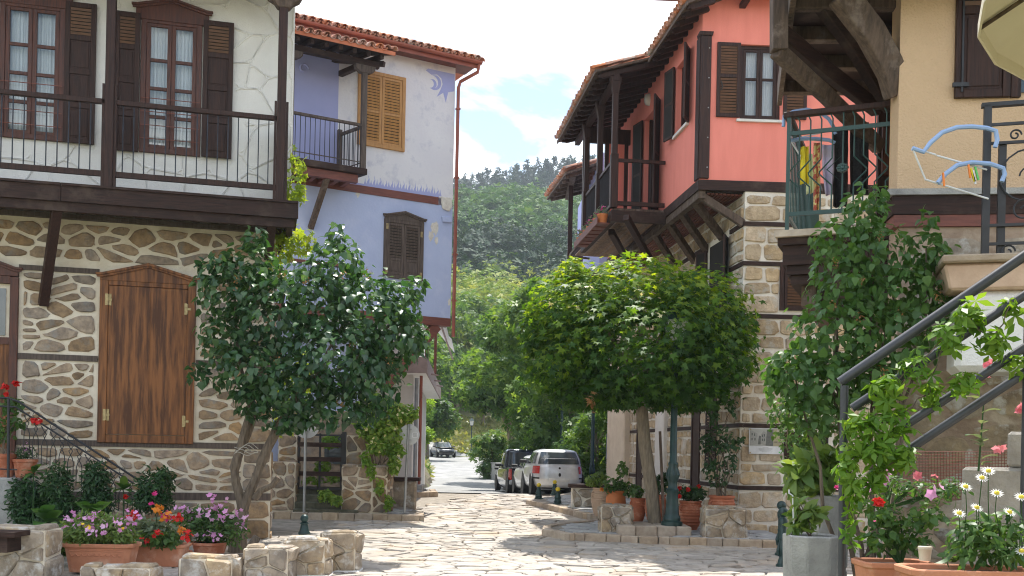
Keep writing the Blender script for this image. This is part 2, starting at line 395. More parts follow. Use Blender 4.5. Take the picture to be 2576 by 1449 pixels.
def stone_geo(poly, depth, r, k=.24, jit=.05, tilt=.25, inset=.86):
    """vertices and faces of one stone about its own centre; it stands out towards -y"""
    p = round_poly(poly, r, k, jit); n = len(p)
    cx = sum(a[0] for a in p)/n; cz = sum(a[1] for a in p)/n; p = [(a[0]-cx, a[1]-cz) for a in p]
    d = depth*r.uniform(.6, 1.35); tx, tz = r.uniform(-tilt, tilt), r.uniform(-tilt, tilt); sz = math.sqrt(area(p))+1e-6
    vs = [(x, .02, z) for x, z in p]+[(x, -d*.55, z) for x, z in p]
    for x, z in p:
        x2, z2 = x*inset, z*inset; vs.append((x2, -d*(1+(x2*tx+z2*tz)/sz)+r.uniform(-.12, .12)*d, z2))
    vs.append((0, -d*r.uniform(.95, 1.2), 0)); c = 3*n; fs = []
    for i in range(n):
        j = (i+1) % n
        fs += [(i, j, j+n, i+n), (i+n, j+n, j+2*n, i+2*n), (i+2*n, j+2*n, c)]
    return (cx, cz), vs, fs
def lay(name, polys, parent, mat, depth, seed, M=None, k=.24, jit=.05, y=0.0, tilt=.25, keep=None, inset=.86):
    r = random.Random(seed); M = M if M is not None else WM[parent]; out = []
    for p in polys:
        if area(p) < .0012: continue
        if keep and not keep(p): continue
        (cx, cz), vs, fs = stone_geo(p, depth, r, k, jit, tilt, inset)
        me = bpy.data.meshes.new(name); me.from_pydata(vs, [], fs); me.materials.append(mat)
        out.append(add(name, me, parent, M @ Matrix.Translation((cx, y, cz))))
    return out
def lay_joined(polys, parent, mat, depth, seed, M, k=.2, inset=.9):
    """stones past the number that are built one by one: real stones too, joined into one part"""
    r = random.Random(seed); m = MB(); var = []
    for p in polys:
        if area(p) < .0012: continue
        (cx, cz), vs, fs = stone_geo(p, depth, r, k, .05, .25, inset); m.off([(x+cx, y, z+cz) for x, y, z in vs], fs); var += [r.random()]*len(vs)
    me = m.mesh('stonework', mat); a = me.attributes.new('var', 'FLOAT', 'POINT'); a.data.foreach_set('value', var)
    return stuff(add('stonework', me, parent, M))
def wall(x0, x1, z0, z1, y0, y1, holes=()):
    """slab between y0 (front) and y1 with rectangular openings"""
    m = MB(); xs = sorted({x0, x1, *[h[0] for h in holes], *[h[1] for h in holes]}); zs = sorted({z0, z1, *[h[2] for h in holes], *[h[3] for h in holes]})
    xs = [x for x in xs if x0 <= x <= x1]; zs = [z for z in zs if z0 <= z <= z1]
    inh = lambda x, z: any(h[0] < x < h[1] and h[2] < z < h[3] for h in holes) or not (x0 < x < x1 and z0 < z < z1)
    for i in range(len(xs)-1):
        for j in range(len(zs)-1):
            a, b, c, d = xs[i], xs[i+1], zs[j], zs[j+1]; mx, mz = (a+b)/2, (c+d)/2
            if inh(mx, mz): continue
            m.off([(a,y0,c),(b,y0,c),(b,y0,d),(a,y0,d)], [(0,1,2,3)]); m.off([(a,y1,c),(b,y1,c),(b,y1,d),(a,y1,d)], [(3,2,1,0)])
            e = 1e-5
            if inh(a-e, mz): m.off([(a,y0,c),(a,y0,d),(a,y1,d),(a,y1,c)], [(0,1,2,3)])
            if inh(b+e, mz): m.off([(b,y0,c),(b,y1,c),(b,y1,d),(b,y0,d)], [(0,1,2,3)])
            if inh(mx, c-e): m.off([(a,y0,c),(a,y1,c),(b,y1,c),(b,y0,c)], [(0,1,2,3)])
            if inh(mx, d+e): m.off([(a,y0,d),(b,y0,d),(b,y1,d),(a,y1,d)], [(0,1,2,3)])
    return m
# ------------------------------------------------------------------ joinery
def shutter(parent, M, w, h, pat, frame_m, slat_m, th=.04, stile=.065, name='shutter', pitch=.058, y_in=None):
    """origin at the lower left corner, front at y=0; pat from the bottom up: (kind, share)"""
    m = MB(); m.box(0, stile, 0, th, 0, h); m.box(w-stile, w, 0, th, 0, h)
    n = len(pat); rail = stile*1.05; free = h-rail*(n+1); z = 0; slots = []
    m.box(stile, w-stile, .002, th-.002, 0, rail); z = rail
    for kind, f in pat:
        hh = free*f; slots.append((kind, z, z+hh)); z += hh; m.box(stile, w-stile, .002, th-.002, z, z+rail); z += rail
    o = m.build(name, frame_m, parent, M, bev=.004)
    for kind, a, b in slots:
        if kind == 'panel':
            q = MB(); q.box(stile, w-stile, .016, th-.012, a, b); q.prism([(stile+.03, a+.03), (w-stile-.03, a+.03), (w-stile-.03, b-.03), (stile+.03, b-.03)], .006, .017)
            q.build('panel', frame_m, o, M, bev=.006)
        elif kind == 'louver':
            k = max(2, round((b-a)/pitch)); st = (b-a)/k
            for i in range(k):
                zc = a+(i+.5)*st
                bp('slat', slat_m, o, stile-.004, w-stile+.004, .008, .014, zc-st*.36, zc+st*.36, M, ('X', rad(22)))
            MB().box(stile, w-stile, th-.008, th-.003, a, b).build('backing', G('interior'), o, M)
    return o
def casement(parent, M, x0, x1, z0, z1, y, rows, frame_m, cols=2, curtain=True, frame=.075, leaf=.055, bars=0, depth=.35, name='window'):
    """glazed window: frame, leaves, single panes and a curtain behind"""
    m = MB(); m.box(x0, x0+frame, y, y+.09, z0, z1); m.box(x1-frame, x1, y, y+.09, z0, z1)
    m.box(x0+frame, x1-frame, y+.002, y+.088, z0, z0+frame); m.box(x0+frame, x1-frame, y+.002, y+.088, z1-frame, z1)
    win = m.build(name, frame_m, parent, M, bev=.005)
    a, b, c, d = x0+frame, x1-frame, z0+frame, z1-frame; lw = (b-a)/cols
    tot = sum(rows)
    for i in range(cols):
        l0, l1 = a+i*lw, a+(i+1)*lw; q = MB(); q.box(l0+.002, l0+leaf, y+.015, y+.065, c, d); q.box(l1-leaf, l1-.002, y+.015, y+.065, c, d)
        z = c; hh = (d-c-leaf*(len(rows)+1)*.8); q.box(l0+leaf, l1-leaf, y+.017, y+.063, z, z+leaf*.8); z += leaf*.8
        for rw in rows:
            z2 = z+hh*rw/tot; bp('pane', G('glass'), win, l0+leaf-.003, l1-leaf+.003, y+.036, y+.042, z-.003, z2+.003, M)
            q.box(l0+leaf, l1-leaf, y+.017, y+.063, z2, z2+leaf*.8); z = z2+leaf*.8
        q.build('sash', frame_m, win, M, bev=.004)
    if curtain:
        for (u0, u1) in ((a, (a+b)/2+.01), ((a+b)/2+.02, b)):
            n = 40; vs = []; fs = []
            for i in range(n+1):
                x = u0+(u1-u0)*i/n; yy = y+.17+.018*math.sin(i*1.15+u0*9)+.009*math.sin(i*2.7)
                vs += [(x, yy, c-.02), (x, yy+.006*math.sin(i*.7), d+.02)]
            for i in range(n): fs.append((2*i, 2*i+2, 2*i+3, 2*i+1))
            MB().off(vs, fs).build('curtain', G('curtain'), win, M, smooth=True)
    MB().off([(x0,y+.09,z0),(x1,y+.09,z0),(x1,y+depth,z0),(x0,y+depth,z0),(x0,y+.09,z1),(x1,y+.09,z1),(x1,y+depth,z1),(x0,y+depth,z1)],
             [(0,1,2,3),(7,6,5,4),(1,5,6,2),(0,3,7,4),(3,2,6,7)]).build('reveal', G('interior'), win, M)
    return win
def pediment(parent, M, x0, x1, z, rise, y0, mat, name='pediment', th=.05, drop=.16):
    xm = (x0+x1)/2; m = MB()
    m.prism([(x0+.03, z-drop), (x1-.03, z-drop), (x1-.03, z), (xm, z+rise), (x0+.03, z)], y0-.045, y0+.03)
    e = .05
    for k, (t, pr) in enumerate(((0, .10), (.035, .075))):
        zz = z+.045-t*1.0
        for sx in (-1, 1):
            xe = x0-.04+t*.5 if sx < 0 else x1+.04-t*.5
            m.prism([(xe, zz-.03), (xe+(-sx)*.10, zz-.03), (xm, zz+rise-.03), (xm, zz+rise+.018), (xe+(-sx)*.10, zz+.012), (xe, zz+.005)], y0-pr, y0-.046+.002*k)
    return m.build(name, mat, parent, M, bev=.004)
def wood_band(parent, M, x0, x1, z, h, y0, mat, name='timber_band'):
    return bp(name, mat, parent, x0, x1, y0, y0+.05, z-h/2, z+h/2, M)
_tile = {}
def tile_mesh(L=.42, r=.085, key='t', up=True):
    if key in _tile: return _tile[key]
    vs = []; fs = []; n = 6
    for j, (y, rr) in enumerate(((0, r), (L, r*.82))):
        for q in (rr, rr-.016):
            for i in range(n+1):
                a = PI*i/n; vs.append((q*math.cos(a), y, q*math.sin(a)*(1 if up else -1)))
    k = n+1
    for i in range(n):
        fs += [(i, i+1, 2*k+i+1, 2*k+i), (k+i+1, k+i, 3*k+i, 3*k+i+1), (i+1, i, k+i, k+i+1), (2*k+i, 2*k+i+1, 3*k+i+1, 3*k+i)]
    me = MB().off(vs, fs).mesh('roof_tile', G('tile'), True); _tile[key] = me
    return me
def tiled(parent, M, width, rows, pitch_deg, step=.20, row=.33, seed=1, slab=True, under=True):
    """barrel tiles; M: origin at the eave's left end, x along the eave, y up-slope (horizontal), z up"""
    r = random.Random(seed); R = M @ Matrix.Rotation(rad(pitch_deg), 4, 'X')
    up = tile_mesh(key='up'); dn = tile_mesh(key='dn', up=False); n = int(width/step)
    for j in range(rows):
        for i in range(n+1):
            x = i*step
            T = R @ Matrix.Translation((x+r.uniform(-.012, .012), j*row+r.uniform(-.02, .02), .055+j*0+r.uniform(0, .014))) @ Matrix.Rotation(r.uniform(-.03, .03), 4, 'Z') @ Matrix.Rotation(rad(2.5), 4, 'X')
            add('tile', up, parent, T)
            if under and j == 0 and i < n:
                add('tile', dn, parent, R @ Matrix.Translation((x+step/2, -.02+r.uniform(-.01, .01), .085)))
# ------------------------------------------------------------------ leaves
def heart():
    v = [(0,0,0),(.3,.0,.0),(.62,.0,-.04),(1.0,0,-.16),(-.04,.22,.04),(.12,.40,.07),(.4,.38,.06),(.72,.2,-.02),(-.04,-.22,.04),(.12,-.40,.07),(.4,-.38,.06),(.72,-.2,-.02)]
    f = [(0,1,5,4),(1,2,6,5),(2,3,7,6),(0,8,9,1),(1,9,10,2),(2,10,11,3)]
    return np.array(v, float), np.array(f)
def maple():
    pts = []
    lobes = [(0, 1.0), (52, .92), (-52, .92), (108, .66), (-108, .66)]
    out = [(-.12, 0)]
    ang = [-150, -108, -80, -52, -26, 0, 26, 52, 80, 108, 150]; rr = [.22, .66, .40, .92, .42, 1.0, .42, .92, .40, .66, .22]
    v = [(0, 0, 0)]
    for a, r in zip(ang, rr): v.append((r*math.cos(rad(a)), r*math.sin(rad(a)), -.16*r*r))
    f = [(0, i, i+1, i+1) for i in range(1, 11)]
    f = [(0, 1, 2, 3), (0, 3, 4, 5), (0, 5, 6, 7), (0, 7, 8, 9), (0, 9, 10, 11)]
    return np.array(v, float), np.array(f)
def blade(w=.3, droop=.25):
    v = [(0,-.03,0),(0,.03,0),(.35,w*.5,.03),(.35,-w*.5,.03),(.7,w*.42,-.05*droop*4),(.7,-w*.42,-.05*droop*4),(1,0,-droop),(1,0,-droop-.002)]
    f = [(0,3,2,1),(3,5,4,2),(5,7,6,4)]
    return np.array(v, float), np.array(f)
def quadleaf():
    return np.array([(0,0,0),(.5,.32,.05),(1,0,-.08),(.5,-.32,.05)], float), np.array([(0,3,2,1)])
def tuft():
    """a small spray of five leaves, for trees seen from afar"""
    V = []; Fc = []
    for k in range(5):
        a = k*2.4; c, s = math.cos(a), math.sin(a); b = len(V)
        for x, y, z in ((0,0,0),(.5,.26,.08),(1,0,-.1+.12*k%.3),(.5,-.26,.08)): V.append((x*c-y*s, x*s+y*c, z+.05*k))
        Fc.append((b, b+3, b+2, b+1))
    return np.array(V, float), np.array(Fc)
def leaf_basis(nrm, tipdir, rg, jn=.5, jt=.5):
    n = nrm+rg.normal(0, jn, nrm.shape); n /= np.linalg.norm(n, axis=1, keepdims=True)+1e-9
    t = tipdir+rg.normal(0, jt, nrm.shape); t -= n*np.sum(t*n, axis=1, keepdims=True); t /= np.linalg.norm(t, axis=1, keepdims=True)+1e-9
    return t, np.cross(n, t), n
def leaf_arrays(pts, B, size, tmpl):
    V, Fc = tmpl; t, b, n = B; N = len(pts)
    W = pts[:, None, :]+size[:, None, None]*(V[None, :, 0:1]*t[:, None, :]+V[None, :, 1:2]*b[:, None, :]+V[None, :, 2:3]*n[:, None, :])
    FF = Fc[None]+(np.arange(N)*len(V))[:, None, None]
    return W.reshape(-1, 3), FF.reshape(-1, Fc.shape[1])
_lt = {}
def foliage(parent, pts, B, size, var, tmpl, mat, single=0, name='crown', leafname='leaf'):
    """all leaves as one part; the `single` ones that stand nearest to the square as leaves of their own"""
    pts = np.asarray(pts); off = np.array(WM[parent].translation)
    idx = np.arange(len(pts)); front = np.array([], int)
    if single:
        d = np.linalg.norm(pts-np.array([0, 0, CZ]), axis=1); order = np.argsort(d); front = order[:single]; idx = order[single:]
    W, FF = leaf_arrays(pts[idx], tuple(b[idx] for b in B), size[idx], tmpl)
    me = mesh_np(name, W, FF, mat, np.repeat(var[idx], len(tmpl[0])))
    o = stuff(add(name, me, parent, Matrix()))
    for i in front:
        q = int(var[i]*5.999); key = (mat.name, id(tmpl), q)
        if key not in _lt: _lt[key] = mesh_np(leafname, tmpl[0], tmpl[1], mat, np.full(len(tmpl[0]), (q+.5)/6))
        s = size[i]; Mx = Matrix.Identity(4)
        for c in range(3):
            Mx[c][0] = B[0][i][c]*s; Mx[c][1] = B[1][i][c]*s; Mx[c][2] = B[2][i][c]*s; Mx[c][3] = pts[i][c]
        add(leafname, _lt[key], parent, Mx)
    return o
HEART = heart(); MAPLE = maple(); BLADE = blade(); BLADE_W = blade(.42, .3); QUAD = quadleaf(); TUFT = tuft()
# ------------------------------------------------------------------ terrain and paving
def H(X, Y):
    z = np.interp(Y, _py, _pz)
    k = np.clip((Y-380)/120, 0, 1); z = z+k*np.clip(X, -120, 160)*.2
    k2 = np.clip((Y-180)/120, 0, 1)*np.clip((520-Y)/100, 0, 1); z = z-k2*np.minimum(((X-4)/26.)**2*3.2, 26)
    bank = np.clip((Y-36)/30, 0, 1)*np.clip((130-Y)/25, 0, 1)
    z = z+bank*(np.clip(X-7.5, 0, 26)*.42)
    left = np.clip((Y-52)/16, 0, 1)*np.clip((130-Y)/25, 0, 1)
    return z+left*np.clip(np.interp(Y, [52, 84, 96, 110], [-4.8, -8.3, -14, -23])-X, 0, 22)*.5
xs = np.concatenate([np.arange(-420, -40, 20), np.arange(-40, 60, 2.5), np.arange(60, 441, 20)])
ys = np.concatenate([np.arange(-20, 140, 2.5), np.arange(140, 420, 8), np.arange(420, 1000, 20), np.array([1200, 1600, 2400])])
XX, YY = np.meshgrid(xs, ys); ZZ = H(XX, YY)-.06
V = np.stack([XX, YY, ZZ], -1).reshape(-1, 3); nx = len(xs); ii = np.arange(len(ys)-1)[:, None]*nx+np.arange(nx-1)[None]
Fq = np.stack([ii, ii+1, ii+nx+1, ii+nx], -1).reshape(-1, 4)
mk('ground', (.15, .15, .06), (.09, .10, .04), .95, .25, bump=.6, bscale=2, c3=(.22, .18, .10), patch=.35)
struct(add('ground', mesh_np('ground', V, Fq, G('ground'), smooth=True)))
def sheet(name, poly, mat, lift, n=10):
    """flat polygon following the street's slope"""
    ysl = sorted({*[p[1] for p in poly], *map(float, _py)}); ysl = [y for y in ysl if min(p[1] for p in poly) <= y <= max(p[1] for p in poly)]
    m = MB()
    for a, b in zip(ysl[:-1], ysl[1:]):
        q = clip(clip(poly, 0, 1, b), 0, -1, -a)
        if len(q) >= 3: m.off([(x, y, gz(y)+lift) for x, y in q], [tuple(range(len(q)))])
    return m.build(name, mat)
street = struct(sheet('cobbled_street', [(-11, 9), (8, 9), (8, 31.9), (-6, 31.9)], G('paving_joint'), -.028))
def street_M(): return Matrix(((1,0,0,0),(0,0,1,0),(0,-1,0,0),(0,0,0,1)))
# stones of the street: x across, z of the cell = depth of the street
pv = cells(-8.6, 6.6, 10.6, 31.85, .46, .30, .02, 11, .42, .12)
def shown(p):
    cx = sum(a[0] for a in p)/len(p); cy = sum(a[1] for a in p)/len(p)
    return -.36*cy-.4 < cx < .42*cy and cy > 10.6 and not (cx < -4.3+.25*(cy-18) and cy > 18.6)
pv = [p for p in pv if shown(p) and area(p) > .01]
pv.sort(key=lambda p: -area(p)/(sum(a[1] for a in p)/len(p))**3 * (1 if abs(sum(a[0] for a in p)/len(p)/(sum(a[1] for a in p)/len(p))) < .36 and sum(a[1] for a in p)/len(p) > 13.4 else .01))
rp = random.Random(4); sv = []; sf = []; svar = []
for i, p in enumerate(pv):
    (cx, cy), vs_, fs_ = stone_geo(p, .026, rp, .16, .06, .6, .93)
    sl = Matrix.Rotation(math.atan(.02 if cy > 16 else 0), 4, 'X'); T = Matrix.Translation((cx, cy, gz(cy)-.02)) @ sl @ street_M()
    if i < 300:
        me = bpy.data.meshes.new('paving_stone'); me.from_pydata(vs_, [], fs_); me.materials.append(G('paving')); add('paving_stone', me, street, T)
    else:
        b = len(sv); sv += [tuple(T @ Vector(v)) for v in vs_]; svar += [rp.random()]*len(vs_)
        for f in fs_:
            f = tuple(k+b for k in f); sf.append(f if len(f) == 4 else (*f, f[-1]))
tri = MB(); tri.v = sv; tri.f = [f if f[2] != f[3] else f[:3] for f in sf]
me = tri.mesh('paving', G('paving')); at_ = me.attributes.new('var', 'FLOAT', 'POINT'); at_.data.foreach_set('value', svar)
stuff(add('paving', me, street, Matrix()))
# edging rows crossing the paving
rq = random.Random(6)
def edging(k, a, b, off):
    p = PG(*Z(k, *a)); q = PG(*Z(k, *b)); d = Vector((q.x-p.x, q.y-p.y, 0)); L = d.length; d.normalize(); nrm = Vector((-d.y, d.x, 0)); an = math.atan2(d.y, d.x); t = 0
    while t < L:
        w = rq.uniform(.35, .7); c = Vector((p.x, p.y, 0))+d*(t+w/2)+nrm*off; t += w
        m = MB().box(-w/2+.008, w/2-.008, -.07, .07, -.03, .016); m.v = [(x+rq.uniform(-.01, .01), y+rq.uniform(-.012, .012), z+rq.uniform(-.004, .004)) for x, y, z in m.v]
        m.build('edging_stone', G('paving'), street, Matrix.Translation((c.x, c.y, gz(c.y))) @ Matrix.Rotation(an, 4, 'Z') @ Matrix.Rotation(0, 4, 'X'), bev=.012)
for off in (-.13, .13):
    edging(7, (370, 905), (860, 1085), off); edging(7, (60, 1150), (860, 1350), off)
road = struct(sheet('road', [(-5.5, 31.88), (6.5, 31.88), (4.2, 60), (1.2, 84), (-3, 96), (-14, 110), (-22, 106), (-8, 88), (-4.9, 60)], G('asphalt'), .005))

def flat_blocks(poly_edge, parent, mat, w, d, h, seed, name='kerb_stone', z_off=0.0):
    """row of kerb stones along a line of ground points, each its own block"""
    r = random.Random(seed)
    for a, b in zip(poly_edge[:-1], poly_edge[1:]):
        a = Vector(a[:2]); b = Vector(b[:2]); L = (b-a).length; n = max(1, round(L/w)); d_ = (b-a)/L; an = math.atan2(d_.y, d_.x)
        t = 0; ws = [r.uniform(.7, 1.3) for _ in range(n)]; s = sum(ws)
        for q in ws:
            q = q*L/s; c = a+d_*(t+q/2); t += q
            bx_ = MB().box(-q/2+.006, q/2-.006, -d/2, d/2, -.06, h+r.uniform(-.008, .008))
            bx_.v = [(x+r.uniform(-.008, .008), y+r.uniform(-.012, .012), z+r.uniform(-.006, .006)) for x, y, z in bx_.v]
            bx_.build(name, mat, parent, Matrix.Translation((c.x, c.y, gz(c.y)+z_off)) @ Matrix.Rotation(an, 4, 'Z'), bev=.012)
def pavement(name, poly, kerb, seed, h=.13, flag=('slate', .5, .32)):
    m = MB(); ym = sum(p[1] for p in poly)/len(poly)
    m.off([(x, y, gz(y)+h-.02) for x, y in poly]+[(x, y, gz(y)-.1) for x, y in poly], [tuple(range(len(poly)))]+[(i, (i+1) % len(poly), (i+1) % len(poly)+len(poly), i+len(poly)) for i in range(len(poly))])
    o = struct(m.build(name, G('paving_joint')))
    flat_blocks(kerb, o, G('kerb_stone'), .34, .18, h, seed)
    xs_ = [p[0] for p in poly]; ys_ = [p[1] for p in poly]
    cs = cells(min(xs_), max(xs_), min(ys_), max(ys_), flag[1], flag[2], .03, seed, .4)
    P2 = poly
    def inside(x, y):
        c = False; n = len(P2)
        for i in range(n):
            x1, y1 = P2[i]; x2, y2 = P2[(i+1) % n]
            if (y1 > y) != (y2 > y) and x < (x2-x1)*(y-y1)/(y2-y1)+x1: c = not c
        return c
    r = random.Random(seed)
    for p in cs:
        if area(p) < .01 or not all(inside(*a) for a in p): continue
        (cx, cy), vs_, fs_ = stone_geo(p, .022, r, .14, .04, .3, .93)
        me = bpy.data.meshes.new('flagstone'); me.from_pydata(vs_, [], fs_); me.materials.append(G(flag[0]))
        add('flagstone', me, o, Matrix.Translation((cx, cy, gz(cy)+h-.018)) @ street_M())
    return o
g2 = lambda k, x, y: tuple(PG(*Z(k, x, y)).xy)
kl = [g2(6, 250, 1012), g2(6, 700, 1020), g2(6, 1420, 1040)]
kl2 = tuple(PG(*Z(6, 1300, 985)).xy)
pav_l = pavement('pavement', [kl[0], kl[1], kl[2], (kl[2][0]-.1, kl[2][1]+1.2), (-2.9, 25.2), (-5.0, 25.0), (-6, 23)], kl+[(kl[2][0]-.12, kl[2][1]+1.2)], 21)
ka = [g2(6, 1190, 868), g2(6, 1535, 853)]
pav_l2 = pavement('pavement', [ka[0], ka[1], (ka[1][0]-.2, ka[1][1]+1.2), (ka[1][0]-1.4, 33.5), (ka[0][0]-.6, 33.0)], ka+[(ka[1][0]-.2, ka[1][1]+1.2)], 22)
kr = [g2(7, 908, 918), g2(7, 1180, 985), g2(7, 1445, 1048)]
pf = [g2(7, 1445, 1075), g2(7, 1150, 1105), g2(7, 1045, 1128), g2(7, 1040, 1152), g2(7, 1210, 1187), g2(10, 0, 1180), g2(10, 500, 1207), g2(10, 1000, 1222), g2(10, 1560, 1240)]
pav_r = pavement('pavement', kr+pf+[(5.2, 17.2), (5.2, 20.4), (3.9, 28), (3.2, 31.5), (2.0, 31.8)], kr+pf, 23, .14)

# ------------------------------------------------------------------ stone house with the white upper storey
A = Frame(-4.35, 18.0, 0.0, math.atan(.248)); MA = A.M
hA = thing('stone_house', 'stone house with white upper storey, long dark timber balcony and brown shuttered openings', 'house', M=MA)
wl = wall(-6.8, 0, -.1, 5.62, 0, .4).build('stone_wall', G('mortar'), hA)
zb = [4.68, 3.165, 1.70, .795]; hb = [.085, .10, .105, .13]
fx0, fx1 = -2.94, -1.35; dx0, dx1 = -5.5, -4.235
def pan(x0, x1, z0, z1, seed, w=.36, h=.24, gap=.05, mode='rubble', mat='stone_brown'):
    cs = cells(x0, x1, z0, z1, w, h, gap, seed, .42, .13) if mode == 'rubble' else courses(x0, x1, z0, z1, w, h, gap, seed)
    lay('stone', cs, wl, G(mat), .03, seed, k=.22 if mode == 'rubble' else .14)
tp = lambda i: zb[i]+hb[i]/2+.015
bt = lambda i: zb[i]-hb[i]/2-.015
pan(-6.8, -.02, tp(0)+.1, 5.5, 31, .40, .23, .055)
pan(dx1+.05, fx0-.06, bt(0)-1.38, bt(0), 32, .38, .19, .05)
pan(fx1+.06, -.5, bt(0)-1.38, bt(0), 33, .36, .18, .05); pan(-.5, -.01, tp(1), bt(0), 34, .3, .24, .03, 'c')
pan(dx1+.05, fx0-.06, tp(2), bt(1), 35, .36, .20, .05)
pan(fx1+.06, -.5, tp(2), bt(1), 36, .36, .18, .05); pan(-.5, -.01, tp(2), bt(1), 37, .36, .26, .03, 'c')
pan(-4.3, -.5, tp(3), bt(2), 38, .38, .18, .05); pan(-.5, -.01, tp(3), bt(2), 39, .42, .24, .025, 'c')
pan(-4.3, -.6, 0, bt(3), 40, .4, .26, .05); pan(-.6, -.01, 0, bt(3), 41, .5, .3, .025, 'c')
xtra = []
for q0, q1, sd_ in ((0, bt(3), 401), (tp(3), bt(2), 402)): xtra += cells(-6.8, -4.32, q0, q1, .38, .2, .05, sd_, .42, .13)
for q0, q1, sd_ in ((tp(2), bt(1), 403), (tp(1), bt(0), 404)): xtra += cells(-6.8, dx0-.06, q0, q1, .38, .2, .05, sd_, .42, .13)
lay_joined(xtra, wl, G('stone_brown'), .03, 405, MA, .22, .86)
lay('stone', courses(0, .38, 0, 5.5, .3, .27, .04, 43), wl, G('stone_brown'), .03, 43, M=MA @ Matrix.Rotation(PI/2, 4, 'Z'), k=.14)
for i, segs in enumerate((((-4.24, fx0-.02), (fx1+.02, -.02)), ((-4.24, fx0-.02), (fx1+.02, -.02)), ((-4.3, 0),), ((-4.3, 0),))):
    for a, b in segs: wood_band(wl, MA, a, b, zb[i], hb[i], -.032, G('wood_grey'))
# timber-framed shuttered opening
sf_ = MB(); sf_.box(fx0, fx0+.14, -.075, .02, 1.72, 4.54); sf_.box(fx1-.14, fx1, -.075, .02, 1.72, 4.54); sf_.box(fx0+.14, fx1-.14, -.073, .02, 1.72, 1.86); sf_.box(fx0+.14, fx1-.14, -.073, .02, 4.45, 4.56)
sfr = sf_.build('shop_shutter', G('wood_red'), hA, bev=.008); sfr['label'] = 'wide red-brown timber shutter with pediment'
xm = -2.14
for a, b in ((fx0+.145, xm-.012), (xm+.012, fx1-.145)):
    l = bp('leaf', G('wood_red'), sfr, a, b, -.055, -.01, 1.87, 4.445)
bp('cover_strip', G('wood_red'), sfr, xm-.02, xm+.028, -.068, -.05, 1.87, 4.445)
for x, z in ((fx0+.14, 4.2), (fx1-.14, 4.1), (fx0+.14, 2.2), (fx1-.14, 2.12)):
    m = MB(); m.box(x-.05, x-.01, -.085, -.074, z-.1, z+.1); m.box(x+.01, x+.05, -.07, -.058, z-.1, z+.1); m.tube([(x, -.08, z-.09), (x, -.08, z+.09)], .012); m.box(x-.05, x+.06, -.088, -.07, z-.02, z+.02)
    m.build('hinge', G('brass'), sfr)
pediment(hA, MA, fx0-.03, fx1+.03, 4.60, .20, -.04, G('wood_red'), drop=.07)
# door at the head of the steps
df = MB(); df.box(dx1-.13, dx1, -.07, .02, .95, 4.5); df.box(dx0, dx0+.13, -.07, .02, .95, 4.5); df.box(dx0+.13, dx1-.13, -.068, .02, 4.38, 4.52)
dfr = df.build('door_frame', G('wood_frame'), hA, bev=.006); pediment(hA, MA, dx0-.02, dx1+.03, 4.60, .2, -.04, G('wood_frame'), drop=.09)
bp('door_leaf', G('wood_red'), dfr, dx0+.13, dx1-.13, -.03, .01, .95, 3.35); bp('transom', G('wood_frame'), dfr, dx0+.13, dx1-.13, -.05, .01, 3.35, 3.47)
bp('pane', G('car_glass'), dfr, dx0+.2, dx1-.2, -.02, -.01, 3.5, 4.3)
# joists and broken infill below the balcony
for i in range(22):
    x = -6.5+i*.32
    if x < .25: bp('joist', G('wood_h'), hA, x-.06, x+.06, -.93, .02, 5.66, 5.80)
rr_ = random.Random(3)
for i in range(21):
    x = -6.34+i*.32; m = MB(); m.box(-.09, .09, -.02, .05, -.035, .04); m.v = [(a+rr_.uniform(-.02, .02), b, c+rr_.uniform(-.012, .012)) for a, b, c in m.v]
    m.build('infill', G('mortar_pale'), hA, MA @ Matrix.Translation((x, -.03, 5.64+.05)), bev=.01)
bp('wall_plate', G('wood_grey'), hA, -6.8, .1, -.09, .01, 5.545, 5.63)
# upper storey
w1 = (-4.62, -3.59, 6.87, 9.19); w2 = (-2.36, -1.34, 6.82, 9.18)
wu = wall(-6.8, .26, 5.622, 10.3, .02, .42, (w1, w2)).build('upper_wall', G('white_render'), hA)
ridge = MB(); r_ = random.Random(8)
for p in cells(-6.6, .24, 5.95, 10.1, .62, .52, .0, 51, .42, .1):
    q = round_poly(p, r_, .16, .02)
    for a, b in zip(q, q[1:]+q[:1]):
        mx_, mz_ = (a[0]+b[0])/2, (a[1]+b[1])/2
        if any(h[0]-.62 < mx_ < h[1]+.62 and h[2]-.05 < mz_ < h[3]+.3 for h in (w1, w2)): continue
        if math.hypot(a[0]-b[0], a[1]-b[1]) < .02: continue
        ridge.beam((a[0], .02, a[1]), (b[0], .02, b[1]), .034, .034, (0, 1, 0))
ridge.build('raised_pointing', G('white_render'), wu, bev=.008)
for (a, b, c, d), nm in ((w1, 1), (w2, 2)):
    casement(hA, MA, a, b, c, d, -.03, (1, .95, .95, 1.2), G('wood_frame'), frame=.09, leaf=.07)
    for k in range(4): bp('guard_bar', G('rust_bar'), hA, a+.02, b-.02, -.09, -.078, c+.22+k*.235, c+.232+k*.235)
    pediment(hA, MA, a-.12, b+.14, d+.16, .14, 0, G('wood_frame'), drop=.2)
sp = (('panel', .26), ('panel', .25), ('panel', .25), ('louver', .24))
for x, z, w in ((-3.585, 6.86, .5), (-2.79, 6.80, .42), (-1.315, 6.82, .515)):
    shutter(hA, MA @ Matrix.Translation((x, -.075, z)), w, 2.42, sp, G('wood_v'), G('wood_louver'), .045, .085)
